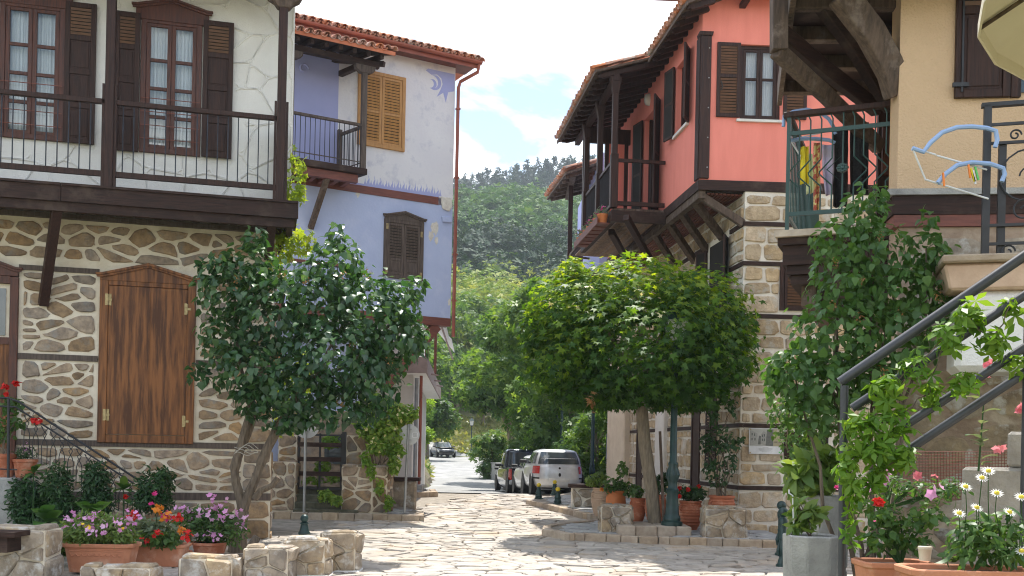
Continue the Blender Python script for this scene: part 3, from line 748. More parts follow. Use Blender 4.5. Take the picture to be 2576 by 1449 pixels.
# balcony
bal = MB().box(-6.8, .34, -1.0, 0, 5.83, 5.88).build('balcony_floor', G('wood_h'), hA)
for a, b in ((-6.8, -3.42), (-3.41, .36)):
    bp('fascia_board', G('wood_h'), bal, a, b, -1.03, -.985, 5.63, 5.885); bp('fascia_lip', G('wood_h'), bal, a, b, -1.06, -.98, 5.885, 5.925)
bp('under_beam', G('wood_h'), bal, -6.8, .3, -.98, -.86, 5.48, 5.645)
bp('fascia_board', G('wood_h'), bal, .30, .345, -.985, 0, 5.63, 5.885); bp('under_beam', G('wood_h'), bal, .17, .28, -.86, -.02, 5.50, 5.64)
rail = MB().box(-6.8, .06, -1.0, -.92, 7.29, 7.37).build('railing', G('wood_v'), hA, bev=.006)
bp('bottom_rail', G('wood_v'), rail, -6.8, .06, -.99, -.93, 6.10, 6.19)
n = 40
for i in range(n):
    x = -.16-i*.167
    if abs(x+2.71) < .16: continue
    MB().tube([(x, -.96, 6.18), (x, -.96, 7.3)], .0105, 6).build('baluster', G('baluster_iron'), rail) if i == 0 else add('baluster', rail.children[-1].data if False else bl_me, rail, MA @ Matrix.Translation((x+.16, 0, 0)))
    if i == 0: bl_me = bpy.data.objects[[c.name for c in rail.children if c.name.startswith('baluster')][0]].data
for i in range(8):
    add('baluster', bl_me, rail, MA @ Matrix.Translation((.05+.16, .10+i*.11, 0)))
bp('side_rail', G('wood_v'), rail, .015, .085, -.93, .02, 7.29, 7.36); bp('side_rail', G('wood_v'), rail, .02, .08, -.93, .02, 6.10, 6.18)
for x, w in ((-2.71, .145), (.045, .15)):
    m = MB(); m.box(x-w/2, x+w/2, -1.03, -.88, 5.92, 9.8); p = m.build('post', G('wood_v'), hA, bev=.01)
    for s in (-1, 1): bp('post_cheek', G('wood_v'), p, x+s*(w/2+.022)-.02, x+s*(w/2+.022)+.02, -1.0, -.91, 5.93, 7.62)
    c = MB(); c.prism([(x-.34, 9.62), (x-.34, 9.50), (x-.27, 9.36), (x-.16, 9.30), (x-.1, 9.22), (x+.1, 9.22), (x+.16, 9.30), (x+.27, 9.36), (x+.34, 9.50), (x+.34, 9.62)], -1.05, -.86)
    c.build('capital', G('wood_weathered'), p, bev=.012)
bp('post', G('wood_v'), hA, -.005, .10, -.13, .02, 5.93, 7.45)
bp('eave_beam', G('wood_h'), hA, -6.8, .4, -1.04, -.87, 9.62, 9.8)
for (p0, p1) in ((A.z(2, 365, 90, .9), A.z(2, 272, 722, .06)), (A.z(2, 1722, 215, .8), A.z(2, 1700, 420, .06))):
    beam_piece('strut', G('wood_v'), hA, (p0[0], -.9, p0[1]), (p1[0], -.03, p1[1]), .15, .15)
roofA = MB().prism([(-1.5, 9.86), (-1.5, 9.96), (3.2, 12.1), (3.2, 11.98)], 0, 1)
rm = MB(); rm.v = [(-6.8+y*7.4, x, z) for x, y, z in roofA.v]; rm.f = roofA.f
ra = rm.build('roof', G('wood_h'), hA)
tiled(ra, MA @ Matrix.Translation((-1.6, -1.52, 9.96)), 2.15, 3, 24, seed=61)
for i in range(12): bp('rafter', G('wood_weathered'), ra, -6.5+i*.6, -6.41+i*.6, -1.42, .05, 9.80, 9.90)
MB().box(-6.8, -.06, .43, 2.3, 0, 10.8).build('rear_wall', G('white_render'), hA)
# ------------------------------------------------------------------ blue house
B = Frame(-1.682, 26.0, .2, math.atan(.55)); MBm = B.M
hB = thing('blue_house', 'pale blue and white house with tiled eaves, ochre shutters and a small covered balcony', 'house', M=MBm)
ow = (-2.66, -1.40, 9.04, 10.92); bw = (-1.90, -.82, 5.81, 7.30)
MB().box(-7, 0, 0, .3, 4.93, 7.84).build('wall', G('blue_render'), hB)
MB().box(-7, 0, 0, .3, 8.035, 11.5).build('wall', G('pale_render'), hB)
MB().box(-7, -3.16, -.004, .05, 8.04, 11.45).build('painted_panel', G('blue_paint'), hB)
MB().box(-7, 0, .3, 6, 4.75, 11.45).build('body', G('pale_render'), hB)
MB().box(-7, -2.0, 1.3, 6, -.1, 4.74).build('ground_floor', G('blue_render'), hB)
bp('storey_beam', G('beam_red'), hB, -7, -.42, -.025, .28, 7.842, 8.032); bp('sill_beam', G('beam_red'), hB, -7, 0, -.03, .3, 4.72, 4.925)
bp('timber_band', G('beam_red'), hB, -5, -2.9, -.02, .02, 5.93, 6.03)
# loosened corner of plaster
m = MB(); m.prism([(-.36, 8.06), (-.05, 8.07), (-.02, 7.85), (-.1, 7.70), (-.3, 7.74), (-.34, 7.9)], -.05, -.003); m.build('bare_stone', G('bare_plaster'), hB, bev=.02)
m = MB(); m.prism([(-.33, 7.55), (-.06, 7.57), (-.04, 7.42), (-.3, 7.40)], -.06, -.003); m.build('corner_block', G('blue_render'), hB, bev=.015)
r_ = random.Random(5)
for cx, cz, s in ((-.50, 7.22, .17), (-.60, 7.02, .13), (-.44, 6.92, .1), (-.04, 5.35, .08), (-2.6, 7.82, .1)):
    q = [(cx+s*r_.uniform(.5, 1.1)*math.cos(a)*.7, cz+s*r_.uniform(.5, 1.3)*math.sin(a)) for a in [i*PI/5.5 for i in range(11)]]
    MB().prism(q, -.004, .02).build('peeled_patch', G('bare_plaster'), hB)
# painted flames above the beam
fm = MB(); fm.prism([(-.055, 0), (.055, 0), (.03, .07), (.035, .13), (.0, .23), (.012, .14), (-.02, .09)], -.004, .02); fme = fm.mesh('flame', G('blue_paint'))
fm = MB(); fm.prism([(-.04, 0), (.04, 0), (.012, .08), (.0, .16), (-.014, .08)], -.004, .02); fme2 = fm.mesh('flame', G('blue_paint'))
for i in range(27):
    x = -2.42+i*.079
    add('flame', fme if i % 2 else fme2, hB, MBm @ Matrix.Translation((x, 0, 8.07+r_.uniform(-.01, .01))) @ Matrix.Diagonal((r_.uniform(.85, 1.15), 1, r_.uniform(.85, 1.2), 1)))
MB().box(-2.9, -.4, -.005, .02, 8.036, 8.085).build('flame_base', G('blue_paint'), hB)
# painted sun and crescent at the eaves corner
art = MB(); art.prism([(-.78, 11.3), (-.02, 11.3), (-.02, 10.86), (-.2, 10.80), (-.26, 10.52), (-.34, 10.76), (-.52, 10.62), (-.42, 10.82), (-.36, 10.98), (-.40, 11.12), (-.52, 11.2), (-.68, 11.16), (-.84, 11.24)], -.004, .02)
for rr, cx, cz in ((.20, -.60, 10.98), (.13, -.66, 10.93)):
    o1 = [(cx+rr*math.cos(a), cz+rr*math.sin(a)) for a in [rad(-110+i*20) for i in range(11)]]; o2 = [(cx-.06+rr*.86*math.cos(a), cz+rr*.86*math.sin(a)) for a in [rad(90-i*20) for i in range(10)]]
    for (a, b), (c, d) in zip(zip(o1[:-1], o1[1:]), zip(o2[::-1][:-1], o2[::-1][1:])): art.prism([a, b, d, c], -.0045, .02)
art.build('painted_sun', G('blue_paint'), hB)
sc = MB(); pts = [(-4.05+.13*(1-t)*math.cos(7*t), -.012, 10.62+.16*(1-t)*math.sin(7*t)) for t in [i/16 for i in range(14)]]; sc.tube(pts, .028, 6); sc.build('painted_scroll', G('blue_paint'), hB)
# windows with closed shutters
def closed_window(h, M, x0, x1, z0, z1, pat, fmat, smat, ped=None, fr=.09, y=-.0):
    m = MB(); m.box(x0, x0+fr, y-.06, y+.02, z0, z1); m.box(x1-fr, x1, y-.06, y+.02, z0, z1); m.box(x0+fr, x1-fr, y-.058, y+.02, z0, z0+fr); m.box(x0+fr, x1-fr, y-.058, y+.02, z1-fr, z1)
    o = m.build('window_frame', fmat, h, M, bev=.006)
    w = (x1-x0-2*fr)/2
    for i in range(2):
        shutter(h, M @ Matrix.Translation((x0+fr+i*w+.004, y-.045, z0+fr+.004)), w-.008, z1-z0-2*fr-.008, pat, fmat, smat, .04, .06, pitch=.075)
    if ped: pediment(h, M, x0-.02, x1+.02, z1+.05, ped, y-.02, fmat, drop=.06)
    return o
closed_window(hB, MBm, *ow, (('louver', .46), ('louver', .54)), G('wood_ochre'), G('wood_ochre'))
closed_window(hB, MBm, *bw, (('panel', .27), ('louver', .73)), G('wood_grey'), G('wood_grey'), .12)
for x, z in ((-1.83, 7.1), (-.89, 7.0), (-1.83, 6.0), (-.89, 5.95)): bp('hinge', G('brass'), hB, x-.03, x+.03, -.075, -.058, z-.07, z+.07)
# eaves, gutter, downpipe
bp('soffit', G('beam_red'), hB, -7, .42, -.42, .3, 11.47, 11.53); bp('fascia', G('gutter'), hB, -7, .45, -.45, -.42, 11.40, 11.56)
gut = MB(); n = 6
for i in range(n):
    a0, a1 = PI+PI*i/n, PI+PI*(i+1)/n
    gut.prism([(0, 0)]*0 or [(-.52+.07*math.cos(a0), 11.56+.075*math.sin(a0)), (-.52+.07*math.cos(a1), 11.56+.075*math.sin(a1)), (-.52+.062*math.cos(a1), 11.56+.066*math.sin(a1)), (-.52+.062*math.cos(a0), 11.56+.066*math.sin(a0))], -7, .5)
gut.v = [(y, x, z) for x, y, z in gut.v]; gut.f = [tuple(reversed(f)) for f in gut.f]
gut.build('gutter', G('gutter'), hB)
MB().tube([(.44, -.5, 11.5), (.42, -.46, 11.3), (.12, -.06, 11.12), (.07, -.05, 10.95), (.07, -.05, 4.45)], .045, 8).build('downpipe', G('gutter'), hB, smooth=True)
for z in (10.4, 8.6, 6.6, 5.4): bp('pipe_clip', G('gutter'), hB, .015, .125, -.1, .0, z-.02, z+.02)
rb = MB(); rb.off([(-7, -.5, 11.56), (.5, -.5, 11.56), (.5, 3.0, 13.0), (-7, 3.0, 13.0), (.5, 3, 11.56), (-7, 3, 11.56)], [(0, 1, 2, 3), (1, 4, 2), (0, 3, 5), (3, 2, 4, 5), (0, 5, 4, 1)])
rB = rb.build('roof', G('tile_edge'), hB)
tiled(rB, MBm @ Matrix.Translation((-5.6, -.5, 11.575)), 6.1, 5, 22.4, seed=71, step=.2)
for i in range(9):
    add('ridge_tile', tile_mesh(key='up'), rB, MBm @ Matrix.Translation((.52, -.48+i*.33, 11.60+i*.136)) @ Matrix.Rotation(rad(22.4), 4, 'X') @ Matrix.Scale(1.15, 4))
# covered balcony
lx, rx, bx_ = -4.62, -2.85, -3.12
fl = MB(); fl.prismz([(lx-.1, -1.05), (rx+.1, -1.05), (bx_+.1, 0), (lx-.3, 0)], 8.02, 8.17); fl = fl.build('balcony_floor', G('wood_h'), hB, bev=.01)
bp('under_beam', G('beam_red'), hB, -4.5, -2.95, -.95, -.8, 7.83, 8.01)
for i in range(6): bp('floor_joist', G('beam_red'), fl, -4.5+i*.28, -4.4+i*.28, -.8, 0, 7.9, 8.015)
p0 = B.z(5, 495, 130, .85); p1 = B.z(5, 360, 515, .05); beam_piece('strut', G('wood_weathered'), hB, (p0[0], -.85, p0[1]+.1), (p1[0], -.03, p1[1]), .12, .12)
for x, y in ((lx, -.98), (rx, -.98)):
    bp('post', G('wood_grey'), hB, x-.06, x+.06, y-.06, y+.06, 8.17, 10.62)
    c = MB(); c.prism([(x-.26, 10.62), (x-.24, 10.52), (x-.12, 10.44), (x+.12, 10.44), (x+.24, 10.52), (x+.26, 10.62)], y-.08, y+.08); c.build('capital', G('wood_grey'), hB, bev=.01)
bp('rear_post', G('wood_grey'), hB, bx_-.05, bx_+.05, -.1, 0, 8.17, 9.3)
rl = MB(); rl.beam((lx, -.98, 9.2), (rx, -.98, 9.2), .07, .06); rl.beam((rx, -.98, 9.18), (bx_, -.05, 9.18), .07, .06); rl.beam((lx, -.98, 8.32), (rx, -.98, 8.32), .02, .02); rl.beam((rx, -.98, 8.32), (bx_, -.05, 8.32), .02, .02)
rl = rl.build('railing', G('wood_grey'), hB)
bme = MB().tube([(0, 0, 8.2), (0, 0, 9.2)], .009, 6).mesh('baluster', G('baluster_iron'))
for i in range(1, 15): add('baluster', bme, rl, MBm @ Matrix.Translation((lx+(rx-lx)*i/15, -.98, 0)))
for i in range(1, 9): add('baluster', bme, rl, MBm @ Matrix.Translation((rx+(bx_-rx)*i/9, -.98+.93*i/9, 0)))
bp('eave_beam', G('wood_h'), hB, lx-.4, rx+.35, -1.05, -.92, 10.62, 10.76); beam_piece('eave_beam', G('wood_h'), hB, (rx, -.95, 10.69), (bx_, 0, 10.69), .12, .13)
for i in range(8): beam_piece('rafter', G('wood_h'), hB, (lx-.3+i*.34, -1.32, 10.80), (lx-.3+i*.34, 0, 11.08), .09, .11)
beam_piece('hip_rafter', G('wood_h'), hB, (rx+.45, -1.1, 10.72), (bx_-.2, .0, 11.0), .1, .12)
cr = MB(); cr.off([(lx-.6, -1.4, 10.86), (rx+.62, -1.4, 10.86), (rx+.05, 0, 11.2), (lx-.6, 0, 11.2), (lx-.6, -1.4, 10.91), (rx+.62, -1.4, 10.91), (rx+.05, 0, 11.25), (lx-.6, 0, 11.25)], [(3,2,1,0),(4,5,6,7),(0,1,5,4),(1,2,6,5),(2,3,7,6),(3,0,4,7)])
cr = cr.build('canopy_roof', G('wood_h'), hB)
bp('canopy_edge', G('tile_edge'), cr, lx-.6, rx+.6, -1.43, -1.41, 10.84, 10.93)
tiled(cr, MBm @ Matrix.Translation((lx-.55, -1.44, 10.90)), 2.75, 3, 14, seed=72, step=.21, row=.36)
for i in range(4): add('hip_tile', tile_mesh(key='up'), cr, MBm @ Matrix.Translation((rx+.60-i*.16, -1.42+i*.34, 10.98+i*.085)) @ Matrix.Rotation(rad(24), 4, 'Z') @ Matrix.Rotation(rad(13), 4, 'X') @ Matrix.Scale(1.1, 4))
# brace under the jetty, little railing over the porch
q0 = B.z(15, 225, 300, 0); q1 = (q0[0]-1.5, 3.1)
beam_piece('jetty_brace', G('beam_red'), hB, (q0[0]+.06, .12, 4.72), (q0[0]-1.35, .12, 3.05), .2, .26)
pr = MB(); pr.beam((-4.3, -.25, 5.9), (-2.9, -.25, 5.9), .03, .03); pr.beam((-4.3, -.25, 5.2), (-2.9, -.25, 5.2), .03, .03); pr = pr.build('porch_railing', G('iron'), hB)
bme2 = MB().tube([(0, 0, 5.2), (0, 0, 5.9)], .01, 6).mesh('baluster', G('iron'))
for i in range(12): add('baluster', bme2, pr, MBm @ Matrix.Translation((-4.25+i*.12, -.25, 0)))

# ------------------------------------------------------------------ house beyond it: pale walls, jutting balcony slab, sagging awning
hD = thing('far_house', 'pale grey house with jutting balcony slab and torn awning beyond the blue house', 'house', loc=(-3.1, 31, gz(31)))
m = MB(); m.prismz([(-3.12, 31), (-4.0, 46), (-10, 46), (-8, 31)], gz(31)-.3, 8.0); m.build('wall', G('grey_render'), hD, Matrix())
s_ = MB(); s_.off([(-5.2, 30, 4.0), (-2.62, 30, 4.0), (-3.35, 46, 4.0), (-6.2, 46, 4.0), (-5.2, 30, 4.45), (-2.62, 30, 4.45), (-3.35, 46, 4.45), (-6.2, 46, 4.45)], [(3,2,1,0),(4,5,6,7)])
sl_ = s_.build('balcony_slab', G('white_render'), hD, Matrix())
MB().off([(-2.60, 29.98, 3.98), (-3.33, 46, 3.98), (-3.33, 46, 4.47), (-2.60, 29.98, 4.47), (-5.2, 29.98, 3.98), (-5.2, 29.98, 4.47), (-2.64, 30.0, 3.98), (-2.64, 30, 4.47), (-3.37, 46, 3.98), (-3.37, 46, 4.47)], [(0,1,2,3),(4,0,3,5),(6,8,1,0),(7,3,2,9)]).build('slab_edge', G('far_brown'), sl_, Matrix())
for y in (33, 36, 39): beam_piece('spout', G('far_brown'), hD, (-2.75-.045*(y-30), y, 4.2), (-2.35-.045*(y-30), y, 4.15), .05, .05, Matrix())
for y, x in ((31, -2.72), (38, -3.0)): bp('awning_post', G('beam_red'), hD, x-.05, x+.05, y-.05, y+.05, 4.45, 6.2, Matrix())
beam_piece('awning_bar', G('far_brown'), hD, (-2.4, 30.5, 5.9), (-2.45, 40, 5.3), .05, .06, Matrix())
for i in range(3): MB().off([(-3.1, 30.5+i*3, 6.5), (-2.3, 30.5+i*3, 5.95-i*.12), (-2.35, 33.3+i*3, 5.75-i*.12), (-3.1, 33.3+i*3, 6.4), (-3.1, 30.5+i*3, 6.54), (-2.3, 30.5+i*3, 5.99-i*.12), (-2.35, 33.3+i*3, 5.79-i*.12), (-3.1, 33.3+i*3, 6.44)], [(3,2,1,0),(4,5,6,7),(0,1,5,4),(1,2,6,5),(2,3,7,6),(3,0,4,7)]).build('awning_sheet', G('plastic_white'), hD, Matrix())
MB().tube([(-3.0, 30.9, gz(31)), (-3.0, 30.9, 3.9)], .06, 8).build('drainpipe', G('galv'), hD, Matrix()); MB().tube([(-2.9, 31.3, gz(31)), (-2.9, 31.3, 4.0)], .05, 8).build('drainpipe', G('gutter'), hD, Matrix())
bp('plinth', G('concrete'), hD, -3.3, -2.75, 30.7, 31.6, gz(31)-.1, gz(31)+.28, Matrix())

# ------------------------------------------------------------------ garden wall, gate and steps left of the street
def stone_block(label, name, cat, poly, z0, z1, seed, w, h, gap, matm='mortar', mats='stone_rough', depth=.03, top=True, group=None, mode='rubble', k=.2, tilt=.3):
    """free-standing masonry: core of mortar with stones laid on every side and on top"""
    cx = sum(p[0] for p in poly)/len(poly); cy = sum(p[1] for p in poly)/len(poly)
    t = thing(name, label, cat, (cx, cy, z0), group=group)
    core = MB().prismz([(p[0], p[1]) for p in poly], z0-.05, z1-.01).build('core', G(matm), t, Matrix())
    n = len(poly)
    for i in range(n):
        a = Vector((*poly[i], 0)); b = Vector((*poly[(i+1) % n], 0)); L = (b-a).length; d = (b-a)/L
        M = Matrix.Translation((a.x, a.y, 0)) @ Matrix.Rotation(math.atan2(d.y, d.x), 4, 'Z')
        # outward is to the right of the travel for counter-clockwise outlines: local -y
        cs = cells(0, L, z0, z1, w, h, gap, seed*31+i, .4, .1) if mode == 'rubble' else courses(0, L, z0, z1, w, h, gap, seed*31+i)
        lay('stone', cs, core, G(mats), depth, seed+i, M, k=k, tilt=tilt)
    if top:
        xs_ = [p[0] for p in poly]; ys_ = [p[1] for p in poly]
        cs = cells(min(xs_), max(xs_), min(ys_), max(ys_), w*1.1, h*1.3, gap, seed*31+9, .4, .1)
        lay('stone', cs, core, G(mats), depth, seed+17, Matrix.Translation((0, 0, z1-.015)) @ street_M(), k=k)
    return t
gl = gz(22.5)+.12
stone_block('low rubble garden wall beside the iron gate, next to the stone house corner', 'garden_wall', 'wall', [(-5.62, 22.4), (-4.86, 22.4), (-4.86, 22.85), (-5.62, 22.85)], gl, 1.36, 81, .34, .26, .045, 'mortar', 'stone_brown')
stone_block('square rubble gate pier rising behind the low garden wall', 'gate_pier', 'pier', [(-5.36, 22.86), (-4.94, 22.86), (-4.94, 23.2), (-5.36, 23.2)], gl, 1.98, 82, .3, .24, .04, 'mortar', 'stone_brown')
stone_block('rounded rubble wall with climbing honeysuckle beside the iron gate', 'garden_wall', 'wall', [(-3.80, 22.35), (-3.1, 22.2), (-2.80, 22.45), (-2.74, 23.0), (-3.2, 24.2), (-3.80, 22.8)], gl, 1.32, 83, .36, .27, .045, 'mortar', 'stone_brown')
stone_block('tall rubble pier behind the rounded wall, wrapped in honeysuckle', 'gate_pier', 'pier', [(-3.82, 22.86), (-3.28, 22.86), (-3.28, 23.3), (-3.82, 23.3)], gl, 2.0, 84, .3, .24, .04, 'mortar', 'stone_brown')
gt = thing('garden_gate', 'black iron garden gate with four brown timber boards above mossy steps', 'gate', (-4.35, 22.62, gl+.5))
m = MB(); 
for x in (-4.84, -4.36, -3.87): m.box(x-.022, x+.022, 22.60, 22.64, .76, 2.02)
m.box(-4.84, -3.87, 22.602, 22.638, .74, .79); m.box(-4.84, -3.87, 22.602, 22.638, 1.96, 2.0); m.box(-3.86, -3.77, 22.58, 22.66, .45, 2.06)
m.build('gate_frame', G('iron'), gt, Matrix())
for z in (1.76, 1.43, 1.10, .93): bp('board', G('wood_h'), gt, -4.85, -3.87, 22.575, 22.6, z-.05, z+.05, Matrix()) if z != .93 else None
stp = thing('stone_steps', 'mossy dark stone steps rising to the iron gate', 'steps', (-4.3, 22.5, gl))
for i, (zz, yy, x1) in enumerate(((gl+.07, 22.2, -3.4), (gl+.22, 22.35, -3.75), (gl+.38, 22.5, -3.78), (gl+.54, 22.66, -3.8))):
    b = MB(); b.box(-4.86, x1, yy, yy+.5, gl-.05+.01*i, zz); b.build('step', MAT.get('moss_stone') or mk('moss_stone', (.13,.125,.09), (.06,.065,.045), .95, 7, bump=.9, bscale=18), stp, Matrix(), bev=.02)
# inner yard seen through the gate: white wall with a barred window
yw = thing('yard_wall', 'dim yard wall with barred window seen through the iron gate', 'wall', (-4.4, 25.0, gl))
bp('wall', G('stone_brown'), yw, -5.6, -3.0, 24.45, 24.6, gl, 2.6, Matrix()); bp('window', G('car_glass'), yw, -4.6, -4.1, 24.42, 24.45, 1.3, 2.0, Matrix())
for i in range(4): bp('bar', G('iron'), yw, -4.6, -4.1, 24.40, 24.415, 1.4+i*.16, 1.415+i*.16, Matrix())
bn = thing('timber_bench', 'short timber plank bench on a rubble base behind the honeysuckle', 'bench', (-2.55, 24.6, gz(24.6)))
bp('seat', G('wood_h'), bn, -3.0, -2.25, 24.4, 24.85, .92, 1.0, Matrix()); MB().box(-2.95, -2.35, 24.45, 24.8, .1, .92).build('base', G('stone_rough'), bn, Matrix(), bev=.03)
# ------------------------------------------------------------------ pink house
C = Frame(4.6, 20.1, .2, math.atan(.04)); MC = C.M
hC = thing('pink_house', 'salmon pink house jettied over squared stone storeys, with dark timber balcony and tiled eaves', 'house', M=MC)
angs = math.atan2(-1, .12)
S = Frame(3.66, 20.1, .2, angs); MS = S.M           # upper side wall: x towards the square, y into the house
T = Frame(4.6, 20.1, .2, angs); MT = T.M            # lower, stone side wall
# stone storeys, front
lw = (.74, 1.62, 4.47, 5.42); lw2 = (.90, 1.8, 1.42, 2.02)
fw = wall(0, 4.6, -.15, 6.85, 0, .45).build('stone_wall', G('mortar_pale'), hC)
zb = [6.2, 5.40, 4.34, 2.13, .87]
edges = [-.05]+[z for z in sorted(zb)]+[6.84]
for i in range(len(edges)-1):
    z0, z1 = edges[i]+(.05 if i else 0), edges[i+1]-.05
    for j, (xa, xb) in enumerate({3: ((0, .74), (1.72, 4.58)), 1: ((0, .88), (1.9, 4.58))}.get(i, ((0, 2.2), (2.2, 4.58)))):
        cs = courses(xa, xb, z0, z1, .44, .29, .045, 100+i+j*50)
        if j == 0: lay('stone', cs, fw, G('stone_tan'), .035, 100+i, k=.13, inset=.92)
        else: lay_joined(cs, fw, G('stone_tan'), .035, 100+i, MC, .13, .92)
for z in zb: wood_band(fw, MC, -.02, 4.6, z, .085, -.035, G('wood_h'))
# stone storeys, side along the street
sw = wall(-9.6, 0, -.15, 6.85, 0, .45).build('side_stone_wall', G('mortar_pale'), hC, MT)
tz = lambda k, x, y, out=0: T.z(k, x, y, out)
dA = tz(10, 905, 500)[0]; dA1 = tz(10, 950, 500)[0]; dB = tz(10, 495, 500)[0]; dB1 = tz(10, 525, 500)[0]
far_stones = []
wA = tz(9, 1160, 800)[0]; wA1 = tz(9, 1310, 800)[0]
for i in range(len(edges)-1):
    z0, z1 = edges[i]+(.05 if i else 0), edges[i+1]-.05
    cuts = [(-9.6, -.02)]
    if i <= 1 or (i == 2): cuts = [(-9.6, dB-.1), (dB1+.1, dA-.1), (dA1+.1, -.02)] if i <= 2 else cuts
    if i in (3, 4): cuts = [(-9.6, wA-.05), (wA1+.05, -.02)]
    for j, (a, b) in enumerate(cuts):
        cs = courses(a, b, z0, z1, .42, .28, .045, 140+i*7+j); nr_ = [p for p in cs if p[0][0] > -5.2]; fr_s = [p for p in cs if p[0][0] <= -5.2]
        lay('stone', nr_, sw, G('stone_tan'), .035, 150+i, MT, k=.13, inset=.92); far_stones += fr_s
lay_joined(far_stones, sw, G('stone_tan'), .035, 199, MT, .13, .92)
for z in zb:
    for a, b in ((-9.6, dB-.12), (dB1+.12, dA-.12), (dA1+.12, .03)) if z < 2.9 else ((-9.6, wA-.1), (wA1+.1, .03)):
        if z == 4.34: a, b = a, b
        wood_band(sw, MT, a, b, z, .085, -.035, G('wood_h'))
# street doors and windows in the side
for a, b in ((dA, dA1), (dB, dB1)):
    m = MB(); m.box(a-.08, a, -.04, .1, 0, 2.75); m.box(b, b+.08, -.04, .1, 0, 2.75); m.box(a, b, -.038, .1, 2.66, 2.75)
    d = m.build('door', G('wood_v'), hC, MT); bp('leaf', G('wood_v'), d, a, b, -.025, -.004, 0, 2.66, MT)
bp('window_void', G('interior'), hC, wA+.25, wA1-.2, -.006, .06, 4.45, 6.15, MT)
for x, rz in ((wA1-.12, 28), (wA+.12, 165)):
    shutter(hC, MT @ Matrix.Translation((x, -.02, 4.45)) @ Matrix.Rotation(rad(-rz), 4, 'Z'), .42, 1.68, (('louver', .5), ('louver', .5)), G('wood_v'), G('wood_v'), .045, .06)
xs0 = tz(10, 1050, 300)[0]
for x in (xs0-.35, xs0+.05):
    shutter(hC, MT @ Matrix.Translation((x, -.06, 1.2)), .34, 1.9, (('louver', .5), ('louver', .5)), G('wood_v'), G('wood_v'), .045, .06, pitch=.07)
pl0, pl1 = tz(10, 655, 500)[0], tz(10, 718, 500)[0]
MB().box(pl0, pl1, -.14, .1, -.1, 3.5).build('pilaster', G('grey_render'), hC, MT, bev=.03)
MB().box(-11.6, -9.3, -.22, 1.4, -.2, 6.8).build('stucco_pier', G('cream_stucco'), hC, MT, bev=.04)
# pink upper storey
pw = wall(-.94, 4.6, 7.06, 10.9, 0, .3, ((-.15, .68, 8.30, 9.82),)).build('front_wall', G('pink_render'), hC)
uf = (S.z(8, 1045, 600)[0], S.z(8, 958, 600)[0]); ud = (S.z(8, 845, 1000)[0], S.z(8, 742, 1000)[0])
win_s = (uf[1]+.02, uf[0]-.02, 8.5, 10.0); win_d = (ud[1]+.02, ud[0]-.02, 7.15, 9.75)
uw = wall(-8.6, -.002, 7.06, 10.9, 0, .3, (win_s, win_d)).build('side_wall', G('pink_render'), hC, MS)
for (a, b, c, d) in (win_s, win_d):
    bp('glazing', G('car_glass'), hC, a, b, .2, .22, c, d, MS); bp('jamb', G('wood_v'), hC, a, a+.08, .12, .19, c, d, MS); bp('jamb', G('wood_v'), hC, b-.08, b, .12, .19, c, d, MS)
bp('window_sill', G('white_splash'), hC, win_s[0]-.05, win_s[1]+.05, -.06, .1, 8.44, 8.5, MS)
for x, z, h, w in ((uf[0], 8.48, 1.55, .40), (uf[1], 8.48, 1.55, .40), (ud[0], 7.14, 2.62, .46), (ud[1], 7.14, 2.62, .46)):
    near = x in (uf[0], ud[0])
    shutter(hC, MS @ Matrix.Translation((x, -.03, z)) @ Matrix.Rotation(rad(-30 if near else 194), 4, 'Z'), w, h, (('louver', .5), ('louver', .5)), G('wood_v'), G('wood_v'), .045, .06)
MB().box(-.93, 4.6, .31, 9, 6.9, 10.85).build('core', G('pink_render'), hC, MC) if False else None
# corner post and jetty beams
cp = MB(); cp.box(-.965, -.755, -.05, .2, 7.08, 9.95); cp.build('corner_post', G('wood_v'), hC, bev=.01); MB().prism([(-.99, 9.95), (-.74, 9.95), (-.72, 10.03), (-1.01, 10.03)], -.075, .2).build('post_cap', G('wood_v'), hC, bev=.008)
bp('corner_post', G('wood_v'), hC, -.2, .03, -.045, -.002, 7.08, 9.95, MS)
for i in range(5): 
    o = MB().lathe([(.014, 0), (.014, .004), (.0, .01)], n=8); o.build('bolt', G('galv'), hC, MC @ Matrix.Translation((-.80, -.052, 7.3+i*.6)) @ Matrix.Rotation(PI/2, 4, 'X'))
bp('jetty_beam', G('wood_h'), hC, -.97, 4.6, -.03, .22, 6.855, 7.055)
bp('jetty_beam', G('wood_h'), hC, -8.6, .03, -.03, .16, 6.855, 7.055, MS); bp('lower_beam', G('wood_weathered'), hC, -8.6, .0, .0, .14, 6.70, 6.853, MS)
bp('plaster_edge', G('pink_edge'), hC, -2.6, 0, -.012, .02, 7.056, 7.075, MS)
for i in range(9):   # soffit slats under the jetty
    y = .2+i*.083
    bp('soffit_slat', G('beam_red'), hC, -9.4, -.05, y, y+.06, 6.80, 6.83, MS)
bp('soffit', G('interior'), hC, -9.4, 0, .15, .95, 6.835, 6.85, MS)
for k, (p, q) in enumerate((((1225, 275), (1410, 480)), ((1125, 385), (1270, 575)), ((1030, 490), (1165, 660)), ((945, 570), (1085, 735)), ((850, 660), (960, 780)))):
    a = S.z(9, *p, -.22); b = T.z(9, *q)
    pa = MS @ Vector((min(a[0], -.12), .07, 6.78)); pb = MT @ Vector((b[0], .0, b[1]))
    MB().beam(pa, pb, .14, .15).build('strut', G('wood_weathered'), hC, Matrix(), bev=.01)
